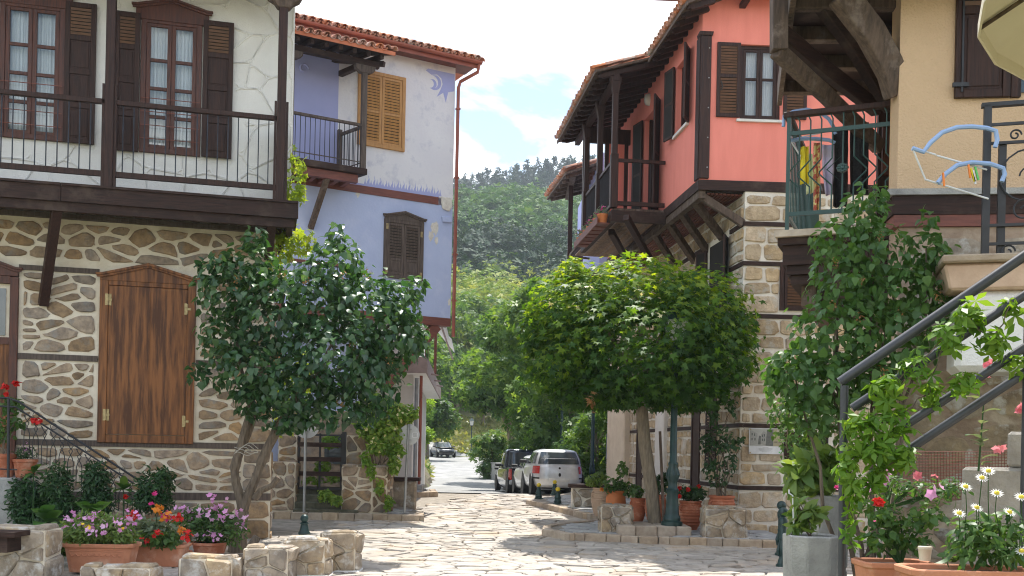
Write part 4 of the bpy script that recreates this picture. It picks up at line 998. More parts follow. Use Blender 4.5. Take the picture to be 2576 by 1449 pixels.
# front window and its shutters
casement(hC, MC, -.15, .68, 8.30, 9.82, .06, (1.35, 1), G('wood_v'), frame=.07, leaf=.06)
bp('window_sill', G('white_splash'), hC, -.22, .74, -.06, .06, 8.25, 8.3)
for x in (-.635, .73): shutter(hC, MC @ Matrix.Translation((x, -.055, 8.33)), .475, 1.5, (('louver', .56), ('louver', .44)), G('wood_v'), G('wood_louver'), .045, .07)
for x in (-.56, 1.12): MB().tube([(x, -.07, 8.85), (x+.03, -.1, 8.92), (x, -.1, 9.02)], .014, 6).build('shutter_catch', G('iron'), hC)
# windows of the stone front
for (a, b, c, d) in (lw, lw2):
    m = MB(); m.box(a, a+.08, -.05, .05, c, d); m.box(a+.08, b, -.048, .05, c, c+.06); m.build('window_frame', G('wood_v'), hC); bp('window_void', G('interior'), hC, a+.08, b, -.02, .02, c+.06, d)
    shutter(hC, MC @ Matrix.Translation((a+.09, -.06, c+.03)), .42, d-c-.05, (('louver', 1.0),), G('wood_v'), G('wood_louver'), .04, .06)
# roof over the side and the balcony
def eave(x0, x1, out, zo, zi, th=.05):
    m = MB(); m.off([(x0, -out, zo), (x1, -out, zo), (x1, .6, zi), (x0, .6, zi), (x0, -out, zo+th), (x1, -out, zo+th), (x1, .6, zi+th), (x0, .6, zi+th)], [(3,2,1,0),(4,5,6,7),(0,1,5,4),(1,2,6,5),(2,3,7,6),(3,0,4,7)]); return m
ro = eave(-2.35, .62, .48, 10.33, 10.78).build('roof', G('wood_weathered'), hC, MS)
ro2 = eave(-7.6, -2.36, 1.68, 10.02, 10.70).build('roof', G('wood_weathered'), hC, MS)
for nme, o, x0, x1, ou, zo, pit in (('a', ro, -2.35, .62, .50, 10.39, 22.6), ('b', ro2, -7.6, -2.36, 1.70, 10.08, 16.6)):
    tiled(o, MS @ Matrix.Translation((x0+.05, -ou-.03, zo)), x1-x0-.1, 4 if nme == 'b' else 3, pit, seed=91, step=.2, row=.34)
    bp('fascia', G('wood_weathered'), o, x0, x1, -ou-.01, -ou+.02, zo-.09, zo-.01, MS)
for i in range(8):
    x = .45-i*.37; m = MB(); m.beam((x, -.40, 10.31), (x, .1, 10.50), .10, .12); m.beam((x, -.46, 10.31), (x, -.38, 10.32), .1, .06); m.build('rafter', G('wood_v'), ro, MS, bev=.012)
for i in range(14):
    x = -2.5-i*.37; m = MB(); m.beam((x, -1.52, 9.99), (x, .1, 10.46), .10, .12); m.beam((x, -1.62, 9.985), (x, -1.5, 9.99), .1, .07); m.build('rafter', G('wood_v'), ro2, MS, bev=.012)
fe = MB(); fe.off([(-1.6, -.45, 10.62), (4.8, -.45, 10.62), (4.8, 3, 12), (-1.6, 3, 12), (-1.6, -.45, 10.68), (4.8, -.45, 10.68), (4.8, 3, 12.06), (-1.6, 3, 12.06)], [(3,2,1,0),(4,5,6,7),(0,1,5,4),(1,2,6,5),(2,3,7,6),(3,0,4,7)])
fe = fe.build('front_roof', G('wood_weathered'), hC); tiled(fe, MC @ Matrix.Translation((-1.55, -.48, 10.70)), 2.4, 2, 21.8, seed=93)
for i in range(6): bp('rafter', G('wood_v'), fe, -1.2+i*1.0, -1.08+i*1.0, -.4, .1, 10.54, 10.63)
rr2 = MB(); rr2.off([(-9, .5, 10.74), (.6, .5, 10.74), (.6, 4, 12.2), (-9, 4, 12.2), (.6, 4, 10.74), (-9, 4, 10.74)], [(0,1,2,3),(1,4,2),(0,3,5),(3,2,4,5),(0,5,4,1)]); rr2.build('roof', G('tile_edge'), hC, MS)
# balcony on the street side
b0, b1, bo = -2.52, -6.1, 1.2
bf = MB().box(b1, b0, -bo, -.02, 6.98, 7.04).build('balcony_floor', G('wood_weathered'), hC, MS)
bp('end_beam', G('wood_h'), bf, b0-.02, b0+.10, -bo-.06, .0, 6.72, 6.97, MS); bp('edge_beam', G('wood_h'), bf, b1, b0-.02, -bo-.06, -bo+.06, 6.72, 6.97, MS)
for i in range(14): bp('soffit_board', G('boards'), bf, b1-1.5, b0-.03, -bo+.07+i*.08, -bo+.07+i*.08+.072, 6.93, 6.965, MS)
rl = MB(); rl.beam((b0, -bo, 8.12), (b0, -.02, 8.12), .06, .07); rl.beam((b0, -bo, 7.15), (b0, -.02, 7.15), .06, .09); rl.beam((b0, -bo, 8.12), (b1, -bo, 8.12), .07, .07); rl.beam((b0, -bo, 7.15), (b1, -bo, 7.15), .05, .07)
rl = rl.build('railing', G('wood_v'), hC, MS)
bme3 = MB().tube([(0, 0, 7.15), (0, 0, 8.12)], .011, 6).mesh('baluster', G('iron'))
for i in range(1, 34): add('baluster', bme3, rl, MS @ Matrix.Translation((b0+(b1-b0)*i/34, -bo, 0)))
for i in (1, 2): add('baluster', bme3, rl, MS @ Matrix.Translation((b0, -bo+i*.42, 0)))
for x in (b0, b0-1.62, b0-3.3):
    p = MB(); p.box(x-.065, x+.065, -bo-.065, -bo+.065, 7.04, 9.78); p.box(x-.085, x+.085, -bo-.085, -bo+.085, 7.04, 8.25); p = p.build('post', G('wood_v'), hC, MS, bev=.008)
    c = MB(); c.off([(x-.09, -bo-.14, 9.98), (x+.09, -bo-.14, 9.98), (x+.09, -bo+.14, 9.98), (x-.09, -bo+.14, 9.98), (x-.075, -bo-.07, 9.62), (x+.075, -bo-.07, 9.62), (x+.075, -bo+.07, 9.62), (x-.075, -bo+.07, 9.62)], [(0,1,2,3),(7,6,5,4),(4,5,1,0),(5,6,2,1),(6,7,3,2),(7,4,0,3)]); c.build('capital', G('wood_v'), p, MS, bev=.01)
bp('plate_beam', G('wood_v'), hC, b1-1.2, b0+.1, -bo-.06, -bo+.07, 9.88, 10.03, MS)
sc = MB(); sc.box(b1-.04, b1+.04, -bo, -.7, 7.2, 9.9); 
for y in (-bo, -.62, -.1): bp('screen_post', G('wood_v'), hC, b1-.05, b1+.05, y-.05, y+.05, 7.05, 9.9, MS)
bp('screen_pane', G('glass'), hC, b1-.01, b1+.01, -bo+.05, -.67, 8.0, 9.85, MS); bp('screen_panel', G('pink_render'), hC, b1-.02, b1+.02, -.57, -.15, 7.1, 9.6, MS); bp('screen_head', G('wood_v'), hC, b1-.05, b1+.05, -bo, 0, 9.6, 9.98, MS)
for p, q in (((620, 545), (755, 720)), ((520, 640), (610, 740))):
    a = S.z(9, *p, 1.0); b_ = S.z(9, *q, .1)
    MB().beam(MS @ Vector((a[0], -1.0, 6.74)), MS @ Vector((b_[0], .0, b_[1])), .14, .14).build('strut', G('wood_v'), hC, Matrix(), bev=.01)
# bulkhead lamp
bl = MB().lathe([(.0, 0), (.12, 0), (.12, .03), (.10, .1), (.05, .13), (0, .14)], n=16); bx2, bz2 = S.z(8, 780, 670)
bl.build('wall_lamp', G('lamp_white'), hC, MS @ Matrix.Translation((bx2, 0, bz2)) @ Matrix.Rotation(PI/2, 4, 'X') @ Matrix.Diagonal((.8, 1.3, 1, 1)), smooth=True)
# flower shelf outside the balcony with pots
sh = thing('pot_shelf', 'narrow timber shelf of orange flowerpots hung outside the pink house balcony', 'shelf', tuple(MS @ Vector((b0-.6, -bo-.2, 6.75))))
for k in range(7): bp('slat', G('beam_red'), sh, b0-.25-k*.4-.15, b0-.25-k*.4+.15, -bo-.33, -bo-.05, 6.70, 6.725, MS)
bp('rail', G('beam_red'), sh, b0-2.9, b0-.05, -bo-.36, -bo-.33, 6.68, 6.84, MS)
BALC_POTS = [MS @ Vector((b0-.2-k*.42, -bo-.2, 6.725)) for k in range(7)]
# notice board with the old photograph
nb = thing('notice_board', 'white notice board with old street photograph on the stone wall, lettered 61 and 1800 - 1850', 'sign', M=MC @ Matrix.Translation((.163, -.07, 1.56)))
NM = MC
bp('panel', G('plastic_white'), nb, .163, .860, -.075, -.06, 1.56, 2.075, NM)
mk('photo_sky', (.44,.44,.41), None, .5); mk('photo_mid', (.17,.175,.165), (.11,.115,.11), .5, 25); mk('photo_pale', (.36,.36,.33), (.28,.28,.26), .5, 30); mk('photo_dark', (.10,.105,.10), None, .5); mk('board_olive', (.42,.37,.24), None, .5); mk('ink', (.03,.03,.03), None, .6); mk('ink_grey', (.35,.36,.37), None, .6)
bp('photo', G('photo_sky'), nb, .175, .655, -.078, -.0755, 1.72, 2.065, NM); bp('side_strip', G('board_olive'), nb, .655, .85, -.078, -.0755, 1.72, 2.065, NM)
f = MB(); f.prism([(.18, 1.725), (.33, 1.76), (.33, 1.97), (.18, 2.04)], -.0795, -.0785); f.prism([(.40, 1.76), (.50, 1.73), (.50, 2.0), (.45, 2.02), (.40, 1.95)], -.0795, -.0785); f.build('photo_house', G('photo_pale'), nb, NM)
f = MB(); f.prism([(.50, 1.73), (.653, 1.72), (.653, 2.06), (.52, 2.05)], -.0795, -.0785); f.prism([(.34, 1.75), (.40, 1.75), (.40, 1.92), (.36, 1.93)], -.0795, -.0785); f.build('photo_house', G('photo_mid'), nb, NM)
f = MB(); 
for x, z in ((.21, 1.93), (.26, 1.92), (.21, 1.83), (.27, 1.83), (.42, 1.9), (.46, 1.91), (.42, 1.82), (.46, 1.82)): f.prism([(x, z), (x+.022, z), (x+.022, z+.05), (x, z+.05)], -.0805, -.0797)
f.build('photo_window', G('photo_dark'), nb, NM)
def text(parent, s, size, M, mat, name='lettering'):
    c = bpy.data.curves.new(name, 'FONT'); c.body = s; c.size = size; c.align_x = 'CENTER'; c.align_y = 'CENTER'; c.extrude = .0006
    o = bpy.data.objects.new('tmp', c); col.objects.link(o); dg = bpy.context.evaluated_depsgraph_get(); me = bpy.data.meshes.new_from_object(o.evaluated_get(dg)); bpy.data.objects.remove(o)
    me.materials.clear(); me.materials.append(mat)
    return add(name, me, parent, M @ Matrix.Rotation(PI/2, 4, 'X'))
text(nb, '1800 - 1850', .038, NM @ Matrix.Translation((.752, -.0795, 1.80)), G('ink')); text(nb, '61', .04, NM @ Matrix.Translation((.752, -.0795, 2.03)), G('plastic_white'))
bp('rule', G('ink_grey'), nb, .75, .753, -.0792, -.0785, 1.88, 1.97, NM); bp('rule', G('ink_grey'), nb, .71, .79, -.0792, -.0785, 1.775, 1.778, NM)
for i, (a, b) in enumerate(((.44, .56), (.36, .64), (.36, .64), (.38, .62), (.42, .58))): bp('print_line', G('ink_grey'), nb, a, b, -.0765, -.0755, 1.69-i*.022, 1.696-i*.022, NM)
bp('emblem', G('plastic_green'), nb, .77, .80, -.0765, -.0755, 1.585, 1.612, NM)
for x, z in ((.19, 1.585), (.835, 1.585), (.19, 2.05), (.835, 2.05)): MB().lathe([(.012, 0), (.012, .01), (0, .012)], n=8).build('fixing', G('brass'), nb, NM @ Matrix.Translation((x, -.075, z)) @ Matrix.Rotation(PI/2, 4, 'X'))

# ------------------------------------------------------------------ house behind with the small tiled porch roof
hE = thing('porch_house', 'lilac house with low tiled porch roof on a timber post behind the pink house', 'house', loc=(3.2, 33, gz(33)))
m = MB(); m.prismz([(2.45, 29.2), (8, 29.2), (8, 36), (2.2, 36)], 6.6, 10.5); m.prismz([(3.6, 31), (8, 31), (8, 36), (3.4, 36)], gz(33)-.2, 6.6); m.build('wall', G('blue_paint'), hE, Matrix())
z = 10.12; m = MB(); m.off([(1.45, 30.2, z), (3.6, 30.2, z+.7), (3.2, 33.4, z+.7), (.98, 33.4, z), (1.45, 30.2, z+.07), (3.6, 30.2, z+.77), (3.2, 33.4, z+.77), (.98, 33.4, z+.07)], [(3,2,1,0),(4,5,6,7),(0,1,5,4),(1,2,6,5),(2,3,7,6),(3,0,4,7)])
po = m.build('porch_roof', G('wood_weathered'), hE, Matrix())
Me = Matrix.Translation((.94, 33.4, z+.10)) @ Matrix.Rotation(math.atan2(-3.2, .47), 4, 'Z')
tiled(po, Me, 3.2, 3, 17, seed=95, step=.2, row=.36)
for i in range(6): beam_piece('rafter', G('wood_weathered'), po, (1.46-.07*i, 30.4+i*.55, z-.03), (3.1, 30.4+i*.55, z+.5), .1, .13, Matrix())
bp('post', G('wood_v'), hE, 1.62, 1.76, 31.4, 31.54, 3.5, z+.06, Matrix()); bp('plate', G('wood_weathered'), hE, 1.6, 1.78, 30.4, 33.2, z-.02, z+.12, Matrix())
m = MB(); m.beam((1.69, 31.5, 7.9), (1.95, 28.9, 7.9), .07, .07); m.beam((1.69, 31.5, 7.0), (1.95, 28.9, 7.0), .06, .06); m.beam((1.69, 31.5, 7.9), (2.4, 31.9, 7.9), .06, .06); rl = m.build('railing', G('wood_weathered'), hE, Matrix())
bme4 = MB().tube([(0, 0, 7.0), (0, 0, 7.9)], .014, 5).mesh('baluster', G('wood_v'))
for i in range(16): add('baluster', bme4, rl, Matrix.Translation((1.69+.26*i/16, 31.4-i*.16, 0)))
bp('porch_floor', G('wood_weathered'), hE, 1.6, 2.6, 29.0, 33.0, 6.7, 6.95, Matrix())
for i in range(5): add('ridge_tile', tile_mesh(key='up'), po, Matrix.Translation((2.2+i*.03, 29.8+i*.1, 11.6+i*.05)) @ Matrix.Rotation(rad(20), 4, 'X') @ Matrix.Scale(1.1, 4))
# ------------------------------------------------------------------ beige house on the right
o_ = P(2258, 400, 10.0); R = Frame(o_.x, 10.0, 0, math.atan(-.12)); MR = R.M
hR = thing('beige_house', 'beige rendered house on a rough stone base with brown shutters and timber roof braces', 'house', M=MR)
bp('upper_wall', G('beige_render'), hR, 0, 4.5, 0, .3, 4.432, 8.5); bp('ledge', G('concrete'), hR, -.1, 4.5, -.07, .25, 4.37, 4.43)
bp('fascia', G('wood_h'), hR, -.05, 4.5, -.04, .28, 4.18, 4.368); bp('fascia', G('beam_red'), hR, -.03, 4.5, -.03, .28, 4.06, 4.176)
lo = wall(.03, 4.5, -.1, 4.058, 0, .4).build('stone_base', G('rough_wall'), hR)
lay('stone', cells(.05, 2.6, .3, 4.0, .42, .26, .10, 171, .4, .35), lo, G('stone_rough'), .012, 172, k=.22)
MB().prismz([(3.84, 10.3), (8.2, 9.75), (8.9, 14), (6.0, 14.2)], 4.44, 8.5).build('body', G('beige_render'), hR, Matrix()); MB().prismz([(3.9, 10.4), (8.2, 9.85), (8.9, 14), (6.0, 14.2)], -.1, 4.3).build('body_base', G('rough_wall'), hR, Matrix())
dw = bp('door_leaf', G('wood_v'), hR, R.z(11, 955, 800, -1.55)[0], R.z(11, 1150, 800, -1.55)[0], 1.55, 1.63, 4.25, 6.9)
dxa, dxb = R.z(11, 975, 800, -1.55)[0], R.z(11, 1140, 800, -1.55)[0]
for z in (5.0, 5.75): MB().box(dxa, dxb, 1.525, 1.55, z, z+.6).build('door_panel', G('wood_frame'), hR, bev=.02)
# shutter with raised panel beside a dark window
sx0, sz0 = R.z(11, 1455, 668); sx1 = R.z(11, 1825, 640)[0]
shutter(hR, MR @ Matrix.Translation((sx0, -.06, sz0)), sx1-sx0, 1.9, (('panel', .45), ('louver', .55)), G('wood_v'), G('wood_louver'), .05, .075)
bp('window_frame', G('wood_v'), hR, sx1+.01, sx1+.1, -.05, .02, sz0, sz0+1.9); bp('pane', G('car_glass'), hR, sx1+.1, sx1+.8, -.02, .01, sz0+.05, sz0+1.9)
for z in (.12, 1.42): bp('shutter_hinge', G('iron'), hR, sx0-.03, sx0+.12, -.085, -.055, sz0+z-.02, sz0+z+.02)
bp('shutter_rod', G('iron'), hR, sx0+.05, sx0+.068, -.08, -.062, sz0+.05, sz0+1.85)
# green railed balcony on its street side
bo_ = P(2262, 575, 10.35); Q = Frame(bo_.x, 10.35, 0, math.atan(-.42)); MQ = Q.M
qx0 = Q.z(12, 262, 365)[0]; qz = Q.z(12, 262, 360)[1]; zt = Q.z(11, 345, 775)[1]; gl0 = Q.z(11, 352, 900)[0]
bp('balcony_slab', G('kerb_stone'), hR, qx0, .1, -.04, 3.4, qz-.07, qz)
for i, (dz0, dz1, ins) in enumerate(((-.15, -.072, .02), (-.36, -.152, .07), (-.46, -.362, .11), (-.56, -.462, .15))): bp('moulding', G('wood_h'), hR, qx0+ins, .1, ins, 3.3, qz+dz0, qz+dz1, MQ)
del_ = hR.children[-1]
for i in (0, 1): bp('console', G('wood_weathered'), hR, qx0+.25+i*.62, qx0+.4+i*.62, .3, 3.0, qz-.78, qz-.56, MQ)
bs_ = [o for o in hR.children if o.name.startswith('balcony_slab')][0]; bs_.matrix_basis = WM[hR].inverted() @ (MQ @ Matrix.Translation(((qx0+.1)/2, 1.68, qz-.035)) @ Matrix.Diagonal((.1-qx0, 3.44, .07, 1)))
rl = MB(); rl.box(gl0-.06, .1, -.035, .045, zt-.03, zt+.03); rl.box(gl0-.05, gl0+.03, .05, 3.3, zt-.025, zt+.03); rl = rl.build('handrail', G('wood_v'), hR, MQ, bev=.006)
gm = G('green_rail'); z1 = Q.z(11, 500, 885)[1]; z0b = Q.z(12, 370, 245)[1]
fr_ = MB(); fr_.box(gl0, .1, -.012, .012, z1-.022, z1+.022); fr_.box(gl0, .1, -.012, .012, z0b-.022, z0b+.022); fr_.box(gl0-.02, gl0+.02, -.02, .02, qz, zt-.03); fr_.box(gl0-.012, gl0+.012, .02, 3.2, z1-.02, z1+.02); fr_.box(gl0-.012, gl0+.012, .02, 3.2, z0b-.02, z0b+.02)
fr_ = fr_.build('rail_frame', gm, hR, MQ)
for i, zx in enumerate((422, 495, 568, 643, 715, 790, 853, 930, 1005)):
    x = Q.z(11, zx, 1000)[0]; zm = Q.z(11, 715, 1130)[1]; m = MB()
    if zx == 715:
        m.tube([(x, 0, z0b), (x, 0, zt-.03)], .009, 6); m.tube([(x-.16, 0, zm), (x, 0, zm+.15), (x+.16, 0, zm), (x, 0, zm-.15)], .009, 6, closed=True)
        for k in range(8): a = k*PI/4; m.lathe([(.0, -.012), (.028, -.01), (.028, .01), (0, .012)], (x+.035*math.cos(a), -.02, zm+.035*math.sin(a)), 8)
        m.lathe([(0, -.02), (.025, -.015), (.025, .015), (0, .02)], (x, -.03, zm), 8)
    else:
        s = -1 if zx > 715 else 1
        m.tube([(x, 0, z0b), (x, 0, zm-.17), (x-s*.12, 0, zm-.05), (x+s*.0, 0, zm+.0) if False else (x-s*.13, 0, zm-.02), (x, 0, zm+.12), (x, 0, z1+.12), (x-.03, 0, z1+.19)], .009, 6)
    m.build('bar', gm, fr_, MQ)
bar = MB().tube([(0, 0, z0b), (0, 0, z1+.2)], .008, 6).mesh('bar', gm)
for i in range(1, 26): add('bar', bar, fr_, MQ @ Matrix.Translation((gl0, i*.125, 0)))
# timber roof with braces above that balcony
cn = thing('timber_eaves', 'dark timber eaves with great curved braces above the green railed balcony', 'roof', tuple(P(2230, 430, 11.0)))
c3 = lambda x, y, D: P(*Z(11, x, y), D)
soff = MB(); a, b, c_, d = c3(75, 20, 9.3), c3(1500, -120, 9.0), c3(1500, 20, 12.8), c3(80, 250, 12.0)
q = [c3(70, -60, 9.6), c3(1400, -160, 9.2), c3(1400, 60, 12.6), c3(96, 285, 12.6)]
zs_ = 6.45
q = [Vector((2.55, 9.3, zs_+.06)), Vector((6.0, 9.0, zs_+.06)), Vector((6.2, 12.9, zs_+.06)), Vector((3.35, 12.9, zs_+.06))]
soff.off([*q, *[v+Vector((0, 0, .06)) for v in q]], [(3,2,1,0),(4,5,6,7),(0,1,5,4),(1,2,6,5),(2,3,7,6),(3,0,4,7)]); soff.build('soffit', G('wood_h'), cn, Matrix())
for i in range(5):
    y = 9.5+i*.8; x0 = 2.6+(y-9.3)*.22
    beam_piece('joist', G('wood_weathered'), cn, (x0, y, zs_-.02), (6, y-.15, zs_-.02), .13, .15, Matrix())
beam_piece('edge_board', G('wood_weathered'), cn, (2.56, 9.25, zs_-.03), (3.37, 12.9, zs_-.03), .06, .3, Matrix())
beam_piece('hanging_post', G('wood_weathered'), cn, c3(284, -80, 10.3), c3(284, 345, 10.3), .155, .155, Matrix(), up=(0, 1, 0))
for pts, w, h, mt in ((((268, 338, 10.3), (600, 640, 10.8), (960, 990, 11.4)), .13, .15, 'wood_weathered'), (((285, 205, 10.35), (560, 440, 10.8), (950, 740, 11.3)), .13, .15, 'wood_h'),
                      (((560, -20, 10.3), (800, 300, 10.6), (960, 560, 10.9), (1060, 720, 11.0)), .16, .2, 'wood_h'), (((700, -40, 9.9), (900, 220, 10.0), (1040, 480, 10.1), (1088, 640, 10.15)), .2, .24, 'wood_weathered'),
                      (((960, 90, 10.9), (1140, 330, 11.0)), .13, .14, 'wood_h')):
    P3 = [c3(*p) for p in pts]; m = MB(); n = len(P3); up = Vector((0, 1, 0)); rings = []
    for i, p in enumerate(P3):
        d = (P3[min(i+1, n-1)]-P3[max(i-1, 0)]).normalized(); a_ = d.cross(up).normalized(); b_ = a_.cross(d)
        rings += [p+a_*h/2-b_*w/2, p+a_*h/2+b_*w/2, p-a_*h/2+b_*w/2, p-a_*h/2-b_*w/2]
    fs = [(3,2,1,0), tuple(4*(n-1)+k for k in range(4))]
    for i in range(n-1):
        for k in range(4): fs.append((4*i+k, 4*i+(k+1) % 4, 4*i+4+(k+1) % 4, 4*i+4+k))
    m.off(rings, fs).build('brace', G(mt), cn, Matrix(), bev=.012)
# black scrolled balcony rail of the house at the right edge
ib = thing('iron_balustrade', 'black wrought iron balustrade with scrolls on a brown stone ledge', 'railing', tuple(P(2500, 650, 8.6)))
IB = Frame(P(2482, 400, 8.6).x, 8.6, 0, math.atan(-.3)); MI = IB.M
iz = lambda x, y: IB.z(11, x, y)
zt2 = iz(1690, 710)[1]; zz1 = iz(1700, 840)[1]; zz2 = iz(1700, 965)[1]; zb0 = IB.z(12, 1710, 445)[1]; zb1 = IB.z(12, 1710, 520)[1]
m = MB(); m.box(-.03, .03, -.03, .03, zb1, zt2); m.box(-.05, 1.6, -.03, .03, zt2-.015, zt2+.02)
for z in (zz1, zz2, zb0, zb0+.16): m.box(0, 1.6, -.012, .012, z-.012, z+.012)
m.box(.1, .16, .02, .08, zb1, zz2)
fr2 = m.build('frame', G('iron'), ib, MI)
def spiral(cx, cz, r, t0, turns, s=1): return [(cx+s*r*(1-.72*k/22)*math.cos(t0+turns*2*PI*k/22), 0, cz+r*(1-.72*k/22)*math.sin(t0+turns*2*PI*k/22)) for k in range(23)]
for cx, cz, r, t0, s in ((.33, zz2-.32, .27, 1.2, 1), (.45, zz2-.62, .2, 2.5, -1), (.22, zz1-.1, .05, 0, 1), (.5, zz1-.32, .12, 1, 1), (.18, zb0-.07, .06, 0, 1), (.62, zb0-.05, .1, 2, -1), (.3, zb0+.28, .1, 1, 1), (.75, zz2-.3, .25, 0, -1)):
    MB().tube(spiral(cx, cz, r, t0, 1.25, s), .008, 6).build('scroll', G('iron'), fr2, MI)
lg = MB(); lg.box(-.35, 2, -.1, .8, zb1-.07, zb1); lg.build('ledge', G('kerb_stone'), ib, MI, bev=.015); lgz = zb1
MB().prism([(-.33, lgz-.072), (2, lgz-.072), (2, lgz-.3), (-.28, lgz-.3)], -.05, .7).build('ledge_face', G('terracotta_pale'), ib, MI, bev=.02)
MB().box(-.22, 2, 0.0, .6, lgz-1.0, lgz-.302).build('corbel', G('white_render'), ib, MI, bev=.05)
# parasol edge at the top right
um = thing('parasol', 'cream canvas parasol corner hanging above the stairs', 'parasol', (3.6, 4.6, 0))
pc = Vector((3.75, 4.3, 4.9)); m = MB(); n = 24
rimv = []
for k in range(n): a = 2*PI*k/n+.28; rimv.append(Vector((pc.x+1.62*math.cos(a), pc.y+1.62*math.sin(a), 3.97)))
u_ = P(2500, 40, 4.6)
m.off([pc, *rimv, *[v+Vector((0, 0, -.07)) for v in rimv]], [(0, 1+k, 1+(k+1) % n) for k in range(n)]+[(1+k, 1+n+k, 1+n+(k+1) % n, 1+(k+1) % n) for k in range(n)])
um_c = m.build('canopy', G('canvas'), um, Matrix()); sm = um_c.modifiers.new('thick', 'SOLIDIFY'); sm.thickness = .012
MB().tube([(pc.x, pc.y, 0), (pc.x, pc.y, 4.9)], .03, 8).build('pole', G('wood_weathered'), um, Matrix())
for k in range(0, n, 3): beam_piece('rib', G('wood_weathered'), um, pc-Vector((0, 0, .06)), rimv[k]-Vector((0, 0, .03)), .02, .02, Matrix())
# stair with pipe handrail in front
st = thing('stair_railing', 'dark grey pipe stair handrail with four sloping rails', 'railing', tuple(P(2128, 1449, 6.0)))
rp_ = [((2112, 962), (2600, 628)), ((2143, 1027), (2600, 728)), ((2174, 1137), (2600, 860)), ((2201, 1187), (2600, 923))]
for i, (a, b) in enumerate(rp_): MB().tube([P(*a, 6.0), P(*b, 5.75)], .031 if i == 0 else .027, 10).build('rail', G('pipe_grey'), st, Matrix(), smooth=True)
p = P(2124, 970, 6.0); MB().tube([p, (p.x+.012, 6.0, 0.0)], .024, 10).build('post', G('pipe_grey'), st, Matrix(), smooth=True)
for q0, q1 in ((rp_[0], rp_[3]),):
    a = P(2590, 640, 5.76); MB().tube([a, (a.x, a.y, .9)], .024, 10).build('post', G('pipe_grey'), st, Matrix(), smooth=True)
mk('step_stone', (.36,.335,.295), (.25,.23,.20), .95, 5, bump=.8, bscale=24, c3=(.20,.19,.165), patch=3)
ss = thing('stone_stairs', 'grey stone stair blocks climbing behind the daisies', 'stairs', (3.6, 6.6, .0))
for i, (px0, px1, py) in enumerate(((2420, 2700, 1175), (2540, 2760, 1085), (2660, 2850, 1000))):
    a = P(px0, py, 6.6); MB().prismz([(a.x, 6.6+i*.03), (5.2, 6.6+i*.03), (5.2, 8.0), (a.x*8.2/6.6, 8.0)], (0 if i == 0 else a.z-.24), a.z).build('step', G('step_stone'), ss, Matrix(), bev=.02)
stone_block('low rough stone terrace wall carrying the flower planters by the stairs', 'terrace_wall', 'wall', [(2.15, 4.3), (5.0, 4.3), (5.0, 6.0), (2.05, 6.0)], 0, .93, 181, .4, .25, .04, 'mortar', 'stone_rough')
def planter_hex(label, p, w, h, z0, seed):
    t = thing('concrete_planter', label, 'planter', (p[0], p[1], z0)); m = MB(); a = [(.5, -.3), (.5, .3), (.2, .5), (-.2, .5), (-.5, .3), (-.5, -.3), (-.22, -.5), (.22, -.5)]
    for z_a, z_b, s0, s1 in ((0, h*.48, .86, .94), (h*.5, h, .94, 1.0)):
        n = 8; vs = [(x*w*s0, y*w*s0, z_a) for x, y in a]+[(x*w*s1, y*w*s1, z_b) for x, y in a]+[(x*w*s1*.82, y*w*s1*.82, z_b) for x, y in a]+[(x*w*s1*.8, y*w*s1*.8, z_b-.07) for x, y in a]
        fs = [tuple(range(7, -1, -1))]+[(k, (k+1) % n, (k+1) % n+n, k+n) for k in range(n)]+[(k+n, (k+1) % n+n, (k+1) % n+2*n, k+2*n) for k in range(n)]+[(k+2*n, (k+1) % n+2*n, (k+1) % n+3*n, k+3*n) for k in range(n)]+[tuple(range(3*n, 4*n))]
        m.off(vs, fs)
    m.build('body', G('concrete'), t, bev=.012); bp('soil', G('soil'), t, -w*.36, w*.36, -w*.36, w*.36, h-.1, h-.03)
    return t
pa = P(2042, 1345, 8.6); pb = P(2074, 1245, 9.6)
planter_hex('squat concrete planter stack holding a young leafy plant by the green bollard', (pa.x, 8.6), .44, pa.z, 0, 1)
planter_hex('taller concrete planter stack holding the broad leafed shrub', (pb.x, 9.6), .42, pb.z, 0, 2)
# clothes airers and washing
def airer(label, pts_big, pts_small, bars, D):
    t = thing('clothes_airer', label, 'airer', tuple(P(*pts_big[0], D)))
    for pts in (pts_big, pts_small):
        q = [P(*p, D+.001*i) for i, p in enumerate(pts)]; MB().tube(q, .020, 8).build('arc', G('plastic_blue'), t, Matrix(), smooth=True)
    for a, b in bars: MB().tube([P(*a, D), P(*b, D+.05)], .008, 6).build('arm', G('plastic_white'), t, Matrix())
    return t
zz = lambda *l: [Z(11, *p) for p in l]
air2 = airer('empty blue plastic clothes airer hooked on the black balustrade', zz((1180, 995), (1255, 1020), (1300, 960), (1380, 890), (1480, 855), (1580, 850), (1680, 860), (1740, 880), (1750, 940), (1735, 990)), zz((1350, 1230), (1400, 1170), (1480, 1110), (1580, 1090), (1700, 1100), (1790, 1130), (1800, 1170), (1780, 1220)),
             (zz((1185, 1005), (1265, 1200)), zz((1345, 1045), (1680, 1140)), zz((1265, 1205), (1690, 1335)), zz((1340, 1040), (1260, 1015))), 8.45)
for k, (x, y, c) in enumerate(((1390, 1205, 'plastic_orange'), (1560, 1150, 'plastic_orange'), (1590, 1190, 'plastic_white'), (1605, 1165, 'plastic_green'), (1575, 1175, 'cloth_yellow'))):
    a = P(*Z(11, x-4, y-45), 8.42); b = P(*Z(11, x+4+k*5, y+45), 8.42); MB().beam(a, b, .014, .014).build('clothes_peg', G(c), air2, Matrix())
